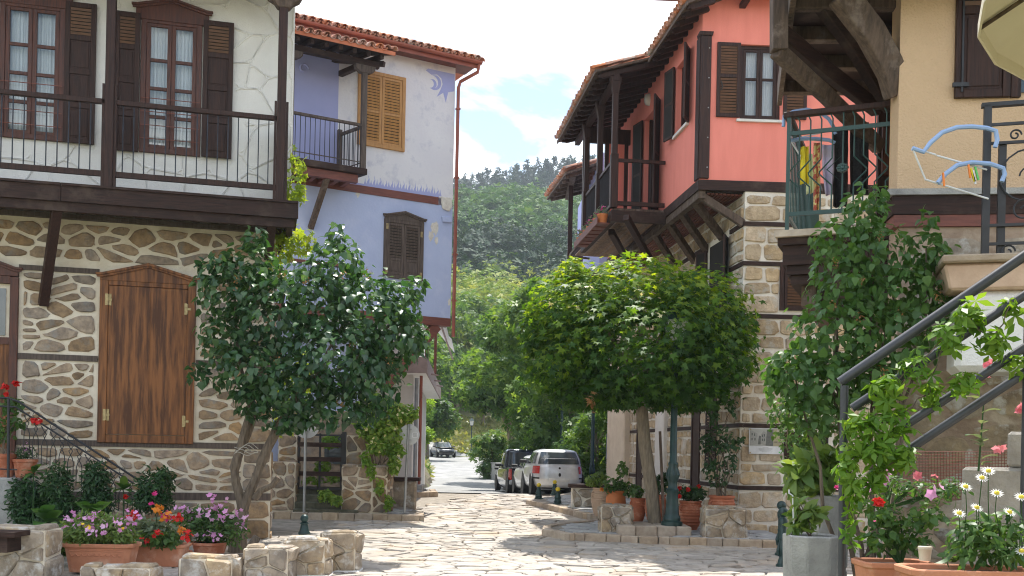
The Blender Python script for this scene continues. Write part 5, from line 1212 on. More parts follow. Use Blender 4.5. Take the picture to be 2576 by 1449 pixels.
air1 = airer('blue plastic clothes airer hooked on the green balcony rail with washing', zz((315, 850), (320, 780), (380, 750), (470, 735), (560, 755), (620, 800), (650, 850), (665, 900)), zz((365, 945), (420, 935), (520, 930), (620, 940), (660, 960)), (zz((365, 950), (430, 1050)), zz((380, 935), (620, 880)), zz((480, 940), (660, 950))), 10.9)
def garment(name, label, mat, D, x0, x1, y0, y1, seed, cat='washing', bot=0.0, shape=None):
    r = random.Random(seed); n = 9; k = 8; vs = []; fs = []
    for j in range(k+1):
        for i in range(n+1):
            t = i/n; s = j/k; w = 1 if shape is None else shape(s)
            q = P(*Z(11, (x0+x1)/2+(x1-x0)*(t-.5)*w, y0+(y1-y0)*s+bot*t*s), D)
            q.y += .035*math.sin(t*9+seed)*(.3+s)+r.uniform(-.008, .008); vs.append(q)
    for j in range(k):
        for i in range(n): fs.append((j*(n+1)+i, j*(n+1)+i+1, (j+1)*(n+1)+i+1, (j+1)*(n+1)+i))
    o = MB().off(vs, fs).build(name, G(mat), None, smooth=True); so = o.modifiers.new('thick', 'SOLIDIFY'); so.thickness = .006
    c = sum((Vector(v.co) for v in o.data.vertices), Vector())/len(o.data.vertices)
    o.data.transform(Matrix.Translation(-c)); o.location = c
    return tag(o, label, cat)
garment('yellow_cloth', 'bright yellow cloth pegged on the balcony airer', 'cloth_yellow', 10.95, 432, 482, 985, 1235, 1)
garment('lime_cloth', 'pale lime cloth pegged beside the yellow one', 'cloth_lime', 11.0, 478, 508, 1035, 1300, 2)
garment('printed_cloth', 'long red and yellow printed strip of washing', 'cloth_print', 11.05, 520, 556, 960, 1420, 3)
garment('lilac_shirt', 'small lilac shirt pegged on the balcony airer', 'cloth_lilac', 11.1, 572, 655, 975, 1310, 4, shape=lambda s: 1-.35*max(0, s-.5)*2)
garment('black_trousers', 'black trousers hanging behind the lilac shirt', 'cloth_black', 11.2, 640, 750, 870, 1390, 5)
garment('black_jacket', 'dark patterned jacket hanging next to the black trousers', 'cloth_black', 11.25, 760, 890, 820, 1300, 6)
# ------------------------------------------------------------------ planting
leafmat('leaf_lilac', [(.022,.060,.030), (.034,.088,.036), (.052,.118,.042), (.085,.155,.05)], .3, (2.0,2.1,.8), .33, .55)
leafmat('leaf_lilac2', [(.045,.105,.032), (.07,.15,.04), (.10,.19,.05)], .35, (1.9,1.9,.7), .42, .4)
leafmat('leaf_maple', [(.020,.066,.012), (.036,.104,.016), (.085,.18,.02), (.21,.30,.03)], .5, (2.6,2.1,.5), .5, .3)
leafmat('leaf_vine', [(.16,.26,.03), (.22,.31,.04), (.30,.36,.06)], .5, (1.9,1.7,.6))
leafmat('leaf_creeper', [(.085,.19,.025), (.13,.25,.03), (.19,.29,.04)], .45, (1.9,1.8,.7))
leafmat('leaf_dark', [(.018,.052,.020), (.03,.08,.026), (.05,.11,.034)], .25)
leafmat('leaf_mid', [(.04,.10,.03), (.065,.14,.035), (.11,.185,.05)], .35)
leafmat('leaf_fresh', [(.09,.17,.04), (.14,.22,.055), (.2,.28,.08)], .35)
leafmat('leaf_grey', [(.10,.15,.09), (.15,.2,.12), (.2,.25,.16)], .25)
leafmat('leaf_hosta', [(.05,.14,.035), (.075,.18,.045), (.1,.21,.05)], .3)
leafmat('leaf_honey', [(.11,.22,.035), (.17,.29,.05), (.27,.36,.07)], .42)
leafmat('leaf_forest', [(.034,.095,.020), (.065,.145,.028), (.14,.22,.045)], .2, (1.6,1.6,.8), .7, .2)
leafmat('leaf_pine', [(.012,.036,.018), (.02,.05,.024), (.032,.066,.03)], .1, None, .7, .2)
leafmat('leaf_chestnut', [(.075,.15,.03), (.14,.215,.045), (.28,.32,.09), (.42,.43,.17)], .3, (1.5,1.4,.7), .7, .2)
leafmat('leaf_street', [(.03,.075,.025), (.055,.12,.033), (.10,.18,.045), (.17,.25,.06)], .4, (2.0,1.9,.7), .5, .3)
leafmat('grass', [(.16,.20,.05), (.24,.26,.08), (.34,.31,.13)], .3)
leafmat('petal_pink', [(.72,.28,.60), (.80,.40,.68), (.85,.58,.76)], .35, (1,1,1)); leafmat('petal_red', [(.55,.01,.015), (.72,.03,.02)], .3, (1,1,1)); leafmat('petal_orange', [(.72,.18,.02), (.85,.36,.05)], .3, (1,1,1))
leafmat('petal_cream', [(.72,.62,.18), (.82,.76,.45)], .3, (1,1,1)); leafmat('petal_white', [(.82,.82,.78), (.86,.86,.84)], .2, (1,1,1)); leafmat('petal_magenta', [(.62,.03,.22), (.75,.08,.3)], .3, (1,1,1)); leafmat('petal_rose', [(.75,.16,.22), (.85,.34,.36)], .3, (1,1,1))
leafmat('dry_flower', [(.20,.09,.035), (.32,.17,.06)], .1); leafmat('petal_yellow', [(.80,.46,.02), (.85,.55,.05)], .1, (1,1,1))
def rosette(n=5, cup=.3, w=.62):
    V = []; Fc = []
    for k in range(n):
        a = 2*PI*k/n; c, s = math.cos(a), math.sin(a); b = len(V)
        for x, y, z in ((0,0,0),(.55,w/2,cup*.4),(1,0,cup),(.55,-w/2,cup*.4)): V.append((x*c-y*s, x*s+y*c, z))
        Fc.append((b, b+3, b+2, b+1))
    return np.array(V, float), np.array(Fc)
ROS = rosette(5, .35, .8); DAISY = rosette(14, .05, .2); CREEP = rosette(5, -.45, .42)
def px_blob(px, py, rx, ry, D, rd):
    return np.array(P(px, py, D)), np.array([rx*D/F, rd, ry*D/F])
def scatter(blobs, n, rg, lo=.62, flat=None):
    """points through the outer part of ellipsoids, with outward directions"""
    w = np.array([(b[1][0]*b[1][1]*b[1][2])**.67 for b in blobs]); w /= w.sum(); pts = []; nr = []; bi = []
    for k, (c, r) in enumerate(blobs):
        m = max(1, int(n*w[k])); d = rg.normal(size=(m, 3)); d /= np.linalg.norm(d, axis=1, keepdims=True)
        rr = rg.uniform(lo**3, 1.0, m)**(1/3.)*(1+.1*rg.normal(size=m))
        pts.append(c+d*rr[:, None]*r); q = d/r; nr.append(q/np.linalg.norm(q, axis=1, keepdims=True)); bi.append(np.full(m, k))
    return np.concatenate(pts), np.concatenate(nr), np.concatenate(bi)
def leaves(parent, blobs, n, tmpl, mat, size, seed, lo=.62, up=.55, droop=.6, jn=.35, jt=.45, single=0, name='crown', leafname='leaf', topvar=0.0, zmin=None):
    rg = np.random.default_rng(seed); pts, nr, bi = scatter(blobs, n, rg, lo)
    if zmin is not None: k = pts[:, 2] > zmin; pts, nr, bi = pts[k], nr[k], bi[k]
    nrm = nr*(1-up)+np.array([0, 0, 1])*up; tip = nr*.7+np.array([0, 0, -1])*droop
    B = leaf_basis(nrm, tip, rg, jn, jt); bv = rg.uniform(-.15, .15, len(blobs))
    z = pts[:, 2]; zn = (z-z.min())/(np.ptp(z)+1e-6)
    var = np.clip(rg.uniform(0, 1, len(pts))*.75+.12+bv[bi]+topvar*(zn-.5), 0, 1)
    sz = rg.uniform(size[0], size[1], len(pts))
    return foliage(parent, pts, B, sz, var, tmpl, G(mat), single, name, leafname)
def limb(parent, pts, r0, r1, mat, name='branch', n=7):
    k = len(pts); return MB().tube(pts, [r0+(r1-r0)*i/(k-1) for i in range(k)], n).build(name, G(mat), parent, Matrix(), smooth=True)
def wig(a, b, r, k=5, amp=.06):
    a = Vector(a); b = Vector(b); L = (b-a).length
    return [a.lerp(b, i/k)+(Vector((r.uniform(-1, 1), r.uniform(-1, 1), r.uniform(-.5, .5)))*amp*L if 0 < i < k else Vector()) for i in range(k+1)]

# lilac in front of the stone house
rl_ = random.Random(12); D0 = 16.0
tb = Vector((P(600, 1300, D0).x, D0, 0))
li = thing('lilac_tree', 'multi-stemmed lilac tree with heart-shaped dark leaves in front of the stone house', 'tree', tuple(tb))
bl = [px_blob(*b) for b in ((575,730,75,95,15.9,.6),(640,690,80,85,16.2,.6),(560,850,60,70,15.8,.5),(690,800,110,120,16.0,.8),(640,930,100,80,15.8,.7),(800,760,100,110,16.2,.8),(850,680,70,95,16.2,.6),
      (930,790,100,110,16.1,.8),(990,850,75,95,16.0,.6),(1010,760,50,60,16.2,.5),(850,900,130,110,15.8,.9),(740,980,110,90,15.8,.8),(930,960,80,90,15.9,.7),(840,1030,110,50,15.8,.6),(720,1060,60,30,15.8,.4),(1040,850,40,50,16.1,.4),(640,1010,50,45,15.8,.4),(845,600,22,40,16.2,.2),(520,680,25,35,15.9,.2),(500,940,30,30,15.7,.2),(1050,720,25,30,16.1,.2),(640,600,30,30,16.1,.2))]
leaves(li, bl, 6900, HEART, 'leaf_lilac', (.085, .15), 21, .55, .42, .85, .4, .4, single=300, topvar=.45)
for a, b, c in (((612,1285),(590,1180),(640,1050)), ((612,1285),(655,1170),(700,1060)), ((655,1170),(690,1100),(760,980)), ((590,1180),(612,1100),(650,960)), ((700,1060),(800,940),(880,780)), ((640,1050),(600,900),(590,740)), ((760,980),(900,900),(980,820)), ((650,960),(700,840),(720,720))):
    pts = [P(*a, D0), P(*b, D0), P(*c, D0+.1)]; pts = wig(pts[0], pts[1], rl_, 3, .03)+wig(pts[1], pts[2], rl_, 3, .03)[1:]
    low = a[1] > 1150; limb(li, pts, .085 if low else .04, .05 if low else .015, 'bark')
limb(li, [tb, tb+Vector((.02, 0, .4)), P(612, 1285, D0)], .16, .10, 'bark', 'trunk')
limb(li, wig(P(640, 1255, D0), P(700, 1200, D0-.05), rl_, 3), .06, .045, 'bark', 'cut_stub'); limb(li, [P(632, 1240, D0-.03), P(640, 1190, D0-.03)], .04, .035, 'bark', 'cut_stub')
m = MB()
for k in range(5): m.tube([P(590+60*t/8, 1125+k*5+6*math.sin(t*.9+k)+(1-(t/4-1)**2)*-5, D0-.12+.05*abs(t/4-1)) for t in range(9)], .006, 5)
m.build('tie_cord', G('cord'), li, Matrix())
rg_ = np.random.default_rng(5)
leaves(li, [px_blob(x, y, 10, 12, 15.35, .06) for x, y in ((925,690),(860,690),(770,705),(710,690),(600,700),(980,910),(885,870),(700,900),(860,1010))], 160, QUAD, 'dry_flower', (.02, .05), 22, .1, name='seed_heads')
# grape vine at the corner of the stone house
vi = thing('grape_vine', 'bright yellow-green grape vine climbing the corner of the stone house balcony', 'vine', (-4.2, 18.6, 0))
vb = [px_blob(*b) for b in ((742,470,30,45,17.6,.3),(752,420,22,35,17.6,.2),(735,395,8,30,17.6,.1),(730,610,60,45,18.2,.4),(690,650,50,50,18.2,.4),(770,610,30,25,18.2,.2),(700,590,30,40,18.2,.3),(720,1010,60,90,18.4,.3),(760,940,40,60,18.4,.3))]
leaves(vi, vb, 620, MAPLE, 'leaf_vine', (.08, .14), 23, .3, .3, .7, .5)
limb(vi, wig((-4.62, 18.7, 0), P(690, 650, 18.4), rl_, 6, .02), .03, .02, 'bark'); limb(vi, wig(P(700, 640, 18.2), P(745, 400, 17.6), rl_, 5, .03), .02, .008, 'bark')
# clipped maple on the kerb
mt = thing('maple_tree', 'round-headed maple tree with dense bright green crown on the stone kerb', 'tree', tuple(PG(1652, 1322, .35)))
Dm = 19.6
mb = [px_blob(*b) for b in ((1605,850,265,160,Dm,2.1),(1450,790,130,110,Dm,1.4),(1600,730,160,85,Dm,1.4),(1760,780,125,105,Dm,1.3),(1420,900,110,95,Dm,1.4),(1790,900,110,95,Dm,1.4),(1605,940,200,90,Dm,1.9),(1440,690,40,40,Dm,.6),(1720,1000,110,35,Dm,1.2),(1500,985,110,45,Dm,1.2),(1860,830,45,60,Dm,.6),(1345,830,45,60,Dm,.6))]
leaves(mt, mb, 12500, MAPLE, 'leaf_maple', (.085, .15), 24, .72, .5, .75, .28, .35, single=300, topvar=.85)  # topvar lightens upper leaves: young growth, and backlight put into the colour
tp0 = P(1648, 1322, Dm); limb(mt, [Vector((tp0.x, Dm, .25)), P(1640, 1240, Dm), P(1622, 1120, Dm), P(1612, 1000, Dm), P(1608, 900, Dm)], .135, .11, 'bark_grey', 'trunk', 12)
for x, y in ((1480, 780), (1740, 780), (1600, 720), (1420, 890), (1780, 900), (1560, 860), (1660, 850)): limb(mt, wig(P(1610, 960, Dm), P(x, y, Dm+rl_.uniform(-1, 1)), rl_, 4, .05), .07, .02, 'bark_grey')
limb(mt, [Vector((P(1668, 1320, Dm).x, Dm-.1, .3)), P(1664, 1180, Dm-.1), P(1660, 1085, Dm-.1)], .03, .028, 'wood_weathered', 'stake')
leaves(mt, [px_blob(1487, 1010, 9, 30, 17.9, .08)], 14, MAPLE, 'dry_flower', (.07, .11), 25, .1, name='dead_leaves')
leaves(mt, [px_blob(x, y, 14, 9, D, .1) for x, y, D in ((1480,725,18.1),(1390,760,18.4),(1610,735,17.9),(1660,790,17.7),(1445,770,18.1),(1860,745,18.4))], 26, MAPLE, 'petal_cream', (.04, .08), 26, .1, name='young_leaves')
# lilac in front of the beige house
l2 = thing('lilac_shrub', 'tall lilac shrub with brown seed heads in front of the beige house', 'shrub', (3.4, 9.2, 0))
Dl = 9.1
b2 = [px_blob(*b) for b in ((2175,540,50,70,Dl,.3),(2110,610,75,70,Dl,.35),(2200,650,85,90,Dl,.4),(2130,720,95,80,Dl,.45),(2330,620,40,60,Dl,.2),(2350,690,55,80,Dl,.25),(2250,740,110,90,Dl,.45),(2100,840,110,100,Dl,.5),(2230,850,120,100,Dl,.5),(2000,950,80,80,Dl,.35),(2080,960,100,80,Dl,.45),(1960,930,40,50,Dl,.2),(2180,950,90,70,Dl,.4),(2380,760,40,60,Dl,.2),(2050,1040,80,50,Dl,.3),(2210,490,25,30,Dl,.12),(2335,550,22,25,Dl,.1),(2370,650,25,30,Dl,.1))]
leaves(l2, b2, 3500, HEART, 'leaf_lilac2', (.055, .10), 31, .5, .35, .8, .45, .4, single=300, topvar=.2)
for x, y in ((2175, 540), (2110, 640), (2330, 620), (2250, 740), (2000, 950), (2350, 700), (2100, 840), (2230, 860)): limb(l2, wig((3.25+rl_.uniform(-.1, .2), 9.2, 0), P(x, y, Dl), rl_, 6, .03), .03, .007, 'bark')
leaves(l2, [px_blob(x, y, 8, 16, Dl-.42, .04) for x, y in ((2095,765),(2215,595),(2160,800),(2265,790),(2360,740),(2100,660),(2220,930),(2165,700))], 150, QUAD, 'dry_flower', (.012, .03), 32, .1, name='seed_heads')
# shrub below it with small bright leaves
l3 = thing('small_leaved_shrub', 'light small-leaved shrub growing by the notice board', 'shrub', (3.9, 12.5, 0))
leaves(l3, [px_blob(*b) for b in ((2010,1080,60,70,12.5,.4),(1980,1040,50,40,12.5,.3),(2080,1100,70,80,12.0,.4),(2040,1160,60,50,12.2,.4))], 1500, HEART, 'leaf_mid', (.04, .075), 33, .4, .4, .5, .6)
for x, y in ((2010, 1080), (2080, 1060), (1985, 1030)): limb(l3, wig((3.8, 12.5, 0), P(x, y, 12.3), rl_, 5, .04), .02, .006, 'bark')
# virginia creeper over the pipe rails
vc = thing('creeper', 'bright green virginia creeper trailing over the grey pipe rails', 'creeper', tuple(P(2140, 1449, 5.9)))
cb = [px_blob(*b) for b in ((2225,980,45,45,5.85,.10),(2300,920,40,50,5.85,.10),(2380,850,45,45,5.8,.10),(2340,990,30,50,5.85,.08),(2240,1060,55,45,5.85,.12),(2160,1080,40,55,5.85,.10),(2200,1130,70,40,5.85,.12),(2130,1160,30,60,5.85,.08),(2150,1230,35,50,5.85,.08),(2440,800,40,45,5.75,.08),(2500,860,50,40,5.75,.08),(2540,770,30,30,5.75,.06),(2420,960,35,35,5.75,.08),(2260,1150,50,40,5.85,.1),(2210,1200,30,40,5.85,.08),(2140,1330,15,60,5.85,.05),(2560,920,30,30,5.75,.06))]
leaves(vc, cb, 330, CREEP, 'leaf_creeper', (.045, .10), 34, .1, .35, .75, .4, .4, single=200)
for k in range(len(cb)-1):
    a = Vector(cb[k][0]); b = Vector(cb[k+1][0])
    if (a-b).length < .45: limb(vc, wig(a, b, rl_, 4, .08), .005, .003, 'bark', 'stem', 5)
# forest on the hills
def wood(name, n, yr, ur, h, r, mat, seed, tufts=26, conic=False, sz=(.55, 1.0), keep=None):
    rg = np.random.default_rng(seed); Y = np.sqrt(rg.uniform(yr[0]**2, yr[1]**2, n)); X = rg.uniform(*ur, n)*Y
    if keep is not None: k = keep(X, Y); X, Y = X[k], Y[k]
    Zg = H(X, Y); N = len(X); hh = h*rg.uniform(.75, 1.25, N); rr = r*rg.uniform(.75, 1.3, N)
    d = rg.normal(size=(N, tufts, 3)); d /= np.linalg.norm(d, axis=2, keepdims=True); d[:, :, 2] = np.abs(d[:, :, 2])*1.0-.15
    if conic:
        t = rg.uniform(0, 1, (N, tufts)); a = rg.uniform(0, 2*PI, (N, tufts)); q = (1-t)**.8
        pts = np.stack([X[:, None]+np.cos(a)*q*rr[:, None], Y[:, None]+np.sin(a)*q*rr[:, None], Zg[:, None]+hh[:, None]*(.25+.75*t)], -1)
    else:
        lump = 1+.25*rg.normal(size=(N, tufts))
        pts = np.stack([X[:, None]+d[:, :, 0]*rr[:, None]*lump, Y[:, None]+d[:, :, 1]*rr[:, None]*lump, Zg[:, None]+hh[:, None]*(.45+.55*d[:, :, 2]*lump)], -1)
    nr = d*.6+np.array([0, 0, .5]); pts = pts.reshape(-1, 3); nr = nr.reshape(-1, 3)
    B = leaf_basis(nr, rg.normal(size=nr.shape), rg, .4, .4); tv = np.repeat(rg.uniform(-.3, .3, N), tufts)
    var = np.clip(.45+tv+rg.uniform(-.3, .3, len(pts)), 0, 1); size = np.repeat(rr, tufts)*rg.uniform(*sz, len(pts))
    W, FF = leaf_arrays(pts, B, size, TUFT); o = add(name, mesh_np(name, W, FF, G(mat), np.repeat(var, len(TUFT[0])))); stuff(o)
    return o
U = (-.30, .34)
tag(wood('pine_forest', 620, (440, 560), (-.24, .27), 15, 3.4, 'leaf_pine', 41, 48, True, (.25, .5)), 'dark pine forest along the hill crest', 'forest')
tag(wood('hill_forest', 1150, (215, 400), (-.22, .22), 8, 4.0, 'leaf_forest', 42, 62, False, (.16, .34)), 'hazy green deciduous forest on the rounded hill', 'forest')
tag(wood('pine_wood', 260, (185, 262), (-.22, .22), 13, 3.4, 'leaf_pine', 43, 70, False, (.16, .34)), 'belt of dark pines below the rounded hill', 'forest')
tag(wood('chestnut_wood', 300, (118, 190), (-.26, .26), 10, 4.2, 'leaf_chestnut', 44, 150, False, (.09, .2)), 'pale flowering chestnut wood at the foot of the hill', 'forest')
# trees along the road, one by one
def tree(name, label, base, h, r, mat, seed, n=1500, leaf=(.16, .32), trunk=.16, group=None, lowest=.25, bark='bark_grey', lean=(0, 0), squash=1.0):
    r_ = random.Random(seed); b = Vector(base); t = thing(name, label, 'tree', tuple(b), group=group)
    top = b+Vector((lean[0], lean[1], h)); bs = []
    for k in range(15):
        z = r_.uniform(lowest, .93); q = math.sin(PI*min(1, max(.06, (z-lowest+.12)/(1.12-lowest))))**.7*r; a = r_.uniform(0, 2*PI); d = q*r_.uniform(.15, .72)
        s = r*r_.uniform(.28, .46); bs.append((np.array(b.lerp(top, z))+np.array([math.cos(a)*d, math.sin(a)*d*squash, 0]), np.array([s, s, s*.78])))
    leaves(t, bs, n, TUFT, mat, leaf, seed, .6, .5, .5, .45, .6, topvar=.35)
    limb(t, wig(b, b.lerp(top, .62), r_, 4, .02), trunk, trunk*.5, bark, 'trunk')
    for k in range(5): limb(t, wig(b.lerp(top, .3+.08*k), bs[k][0], r_, 3, .05), trunk*.4, .02, bark)
    return t
def tb_(px, D): x = P(px, 1130, D).x; return (x, D, float(H(np.array(x), np.array(D)))-.05)
g_ = 'trees beside the road'
tree('walnut_tree', 'tall dark broadleaf tree with leaning grey trunk behind the parked cars', tb_(1295, 55), 9.2, 3.2, 'leaf_street', 51, 2300, (.2, .38), .26, lowest=.4, lean=(-.9, 0))
tree('plane_tree', 'massive dark-leaved tree with thick trunk above the parked cars', tb_(1365, 47), 10.0, 3.3, 'leaf_street', 52, 2300, (.2, .36), .42, lowest=.26)
tree('fig_tree', 'low spreading tree with large leaves right of the lamp posts', tb_(1440, 42), 7.6, 3.0, 'leaf_street', 53, 1500, (.16, .3), .2, lowest=.2)
for k, (px, D, h, r, lab) in enumerate(((1150, 116, 12, 4.8, 'round green tree standing behind the two street lanterns'), (1255, 112, 11, 4.4, 'light green tree between the far lantern and the walnut tree'), (1095, 116, 10, 4.4, 'small green tree on the bank above the far black car'), (1215, 109, 6, 2.2, 'slender young tree on the grassy bend of the road'),
        (1075, 84, 10, 3.6, 'green tree rising behind the torn awning'), (1320, 84, 11.5, 4.2, 'tall green tree rising behind the dark walnut'), (1425, 68, 12, 3.8, 'tall green tree rising behind the massive tree'), (1505, 58, 12, 3.6, 'green tree filling the gap beside the pink house'), (1200, 122, 13, 5.0, 'tall pale green tree at the foot of the chestnut wood'), (1060, 100, 13, 5.0, 'green tree hidden behind the pale far house'))):
    tree('roadside_tree', lab, tb_(px, D), h, r, 'leaf_street', 60+k, 1500, (.24, .5), .2, g_, lowest=.3)
for k, (px, D, h, r, lab) in enumerate(((1500, 36, 4.2, 1.8, 'bright bushy hedge tree beside the silver car'), (1530, 38, 5.5, 2.0, 'leafy hedge tree against the stucco pier'), (1465, 39, 3.2, 1.6, 'low hedge bush behind the silver car roof'), (1240, 60, 2.8, 1.7, 'roadside bush at the end of the low wall'), (1330, 52, 3.0, 2.0, 'dark bush behind the pickup'), (1390, 45, 3.2, 1.8, 'dark bush behind the white car'))):
    tree('hedge_bush', lab, tb_(px, D), h, r, 'leaf_street' if k < 3 else 'leaf_mid', 80+k, 1100, (.12, .24), .06, 'bushes behind the cars', lowest=.02)
def carpet(name, label, area_, n, size, mat, seed, cat='grass', tm=None):
    rg = np.random.default_rng(seed); x0, x1, y0, y1 = area_; X = rg.uniform(x0, x1, n); Y = rg.uniform(y0, y1, n); k = H(X, Y)*0 == 0
    on = np.array([not (np.interp(y, [32, 60, 84, 96, 110], [-5.5, -4.9, -7.2, -13, -22]) < x < np.interp(y, [32, 60, 84, 96, 110], [6.5, 4.2, 1.2, -3, -14])) for x, y in zip(X, Y)]); X, Y = X[on], Y[on]
    pts = np.stack([X, Y, H(X, Y)-.02], -1); nr = np.tile(np.array([[0., -.9, .4]]), (len(X), 1)); B = leaf_basis(nr, np.tile(np.array([[0., 0, 1.]]), (len(X), 1)), rg, .6, .35)
    W, FF = leaf_arrays(pts, B, rg.uniform(*size, len(X)), tm or TUFT); o = stuff(add(name, mesh_np(name, W, FF, G(mat), np.repeat(rg.uniform(0, 1, len(X)), len((tm or TUFT)[0]))))); return tag(o, label, cat)
carpet('grass_bank', 'tall yellow-green grass on the bank at the bend of the road', (-18, 8, 92, 112), 5200, (.3, .8), 'grass', 91)
carpet('hillside_grass', 'tall grass on the steep bank left of the road', (-24, -4.6, 50, 100), 5200, (.25, .6), 'grass', 93)
carpet('verge_grass', 'rough grass along the verges of the road', (-12, 12, 46, 86), 3000, (.2, .5), 'leaf_mid', 92)
# ------------------------------------------------------------------ steps and iron railing at the stone house door
lz = A.z(3, 60, 765, 1.1)[1]
ld = thing('stone_landing', 'pale rendered landing and steps below the stone house door', 'steps', M=MA @ Matrix.Translation((-4.6, -.6, 0)))
MB().box(-6.8, A.z(3, 118, 900, 1.1)[0], -1.1, -.05, -.05, lz).build('landing', G('concrete'), ld, MA, bev=.02)
x0_ = A.z(3, 118, 900, 1.1)[0]
for i in range(5): MB().box(x0_+i*.3, x0_+(i+1)*.3, -1.05, -.05, -.05, lz-(i+1)*lz/6).build('step', G('concrete'), ld, MA, bev=.015)
ir = thing('stair_balustrade', 'black wrought iron balustrade with looped bars running down the house steps', 'railing', M=MA @ Matrix.Translation((-4, -1.0, 0)))
zq = lambda x, y: A.z(3, x, y, 1.0)
def v3(p, y=-1.0): return Vector((p[0], y, p[1]))
m = MB(); m.tube([v3(zq(-60, 205)), v3(zq(60, 208)), v3(zq(130, 232)), v3(zq(1000, 802))], .017, 8); m.tube([v3(zq(-60, 262)), v3(zq(110, 270)), v3(zq(140, 290)), v3(zq(940, 808))], .014, 8); m.tube([v3(zq(60, 210)), v3(zq(58, 860))], .022, 8); m.tube([v3(zq(-60, 700)), v3(zq(120, 708))], .012, 6)
fr3 = m.build('frame', G('iron'), ir, MA)
a = v3(zq(160, 305)); b = v3(zq(940, 808)); n = 13
for i in range(n):
    p = a.lerp(b, (i+.5)/n); h = .52-.04*(i > 9); w = .085; m = MB(); dz = (b.z-a.z)/(n)
    m.tube([p+Vector((-w*.3, 0, -.03)), p+Vector((-w*.6, 0, -.0)), p+Vector((-w*.2, 0, -.07)), p+Vector((w*.35, 0, -.13)), p+Vector((0, 0, -.2)), p+Vector((w*.32, 0, -.25)), p+Vector((w*.5, 0, -.32)), p+Vector((w*.5, 0, -h-.1))], .0075, 5)
    m.tube([p+Vector((w*.3, 0, -.03)), p+Vector((w*.6, 0, -.03)), p+Vector((w*.2, 0, -.08)), p+Vector((-w*.35, 0, -.13)), p+Vector((0, 0, -.2)), p+Vector((-w*.32, 0, -.25)), p+Vector((-w*.5, 0, -.32)), p+Vector((-w*.5, 0, -h-.1))], .0075, 5)
    m.build('looped_bar', G('iron'), fr3, MA)
    if i % 2: MB().tube([p+Vector((.05*math.cos(t*PI/6), 0, .085+.05*math.sin(t*PI/6))) for t in range(12)], .006, 5, closed=True).build('ring', G('iron'), fr3, MA)

# ------------------------------------------------------------------ pots and planters
def pot(label, base, r, h, mat, style='belly', ribs=0, group=None, handles=False):
    t = thing('terracotta_pot', label, 'pot', tuple(base), group=group); m = MB()
    pr = {'belly': [(.58, 0), (.70, .12), (.90, .35), (1.0, .58), (.97, .75), (.86, .90), (.90, .93), (.95, .95), (.95, 1.0), (.82, 1.0), (.80, .92)],
          'cone': [(.70, 0), (.76, .1), (.94, .8), (.95, .82), (1.02, .84), (1.02, 1.0), (.90, 1.0), (.88, .92)],
          'tall': [(.60, 0), (.66, .06), (.86, .3), (.98, .55), (1.0, .7), (.92, .86), (.78, .94), (.88, .97), (.88, 1.0), (.74, 1.0), (.72, .93)]}[style]
    pts = []
    for (a, b), (c, d) in zip(pr[:-1], pr[1:]):
        k = 4 if ribs and .1 < (b+d)/2 < .9 else 1
        for i in range(k): pts.append(((a+(c-a)*i/k)*r+(.012*r/.2 if (ribs and i % 2) else 0), (b+(d-b)*i/k)*h))
    pts.append((pr[-1][0]*r, pr[-1][1]*h)); m.lathe(pts, n=28); m.build('body', G(mat), t, smooth=True)
    MB().lathe([(.0, h*.9), (pr[-1][0]*r*.99, h*.92)], n=16).build('soil', G('soil'), t)
    if handles:
        for s in (-1, .3): MB().tube([(s*r*.8, -r*.45, h*.86), (s*r*1.0, -r*.62, h*.82), (s*r*1.0, -r*.62, h*.72), (s*r*.86, -r*.5, h*.68)], .014, 6).build('handle', G(mat), t)
    return t
def trough(label, base, w, d, h, rz, mat='terracotta', deco=False):
    t = thing('planter_box', label, 'planter', tuple(base), rz); m = MB(); L = []
    for z, s, e in ((0, .84, 0), (h*.86, .97, 0), (h*.86, 1.03, 0), (h, 1.05, 0), (h, .93, 0), (h*.85, .9, 0)):
        q = [(-.5, -.36), (-.42, -.5), (.42, -.5), (.5, -.36), (.5, .36), (.42, .5), (-.42, .5), (-.5, .36)]; L.append([(x*w*s, y*d*(s if s < 1 else s*1.02), z) for x, y in q])
    vs = [v for r_ in L for v in r_]; n = 8; fs = [tuple(range(7, -1, -1))]
    for i in range(len(L)-1):
        for k in range(n): fs.append((i*n+k, i*n+(k+1) % n, (i+1)*n+(k+1) % n, (i+1)*n+k))
    fs.append(tuple((len(L)-1)*n+k for k in range(n))); m.off(vs, fs).build('body', G(mat), t, bev=.012)
    bp('soil', G('soil'), t, -w*.42, w*.42, -d*.42, d*.42, h*.84, h*.9)
    if deco:
        for i in range(9): x = (-.34+i*.085)*w; MB().tube([(x-.04*w, -d*.475, h*.66), (x-.02*w, -d*.47, h*.58), (x+.02*w, -d*.47, h*.58), (x+.04*w, -d*.475, h*.66)], .008, 5).build('swag', G(mat), t)
        for z in (.75, .80): MB().tube([(-.39*w, -d*.475, h*z), (.39*w, -d*.475, h*z)], .007, 5).build('moulding', G(mat), t)
    return t
def herb(name, label, cat, base, specs, group=None, stems=0, seed=1, stem_to=None):
    """a plant: specs = (part, template, material, count, size, blobs, up, droop)"""
    t = thing(name, label, cat, tuple(base), group=group); r = random.Random(seed)
    for i, (pn, tm, mt_, n, sz, bl_, up, dr) in enumerate(specs): leaves(t, bl_, n, tm, mt_, sz, seed*7+i, .15, up, dr, .5, .5, name=pn)
    bl0 = specs[0][5]
    for k in range(stems): q = bl0[k % len(bl0)]; limb(t, wig(base, Vector(q[0])+Vector((r.uniform(-.5, .5)*q[1][0], 0, r.uniform(-.3, .6)*q[1][2])), r, 3, .05), .008, .004, 'leaf_mid' if stems > 6 else 'bark', 'stem', 5)
    return t
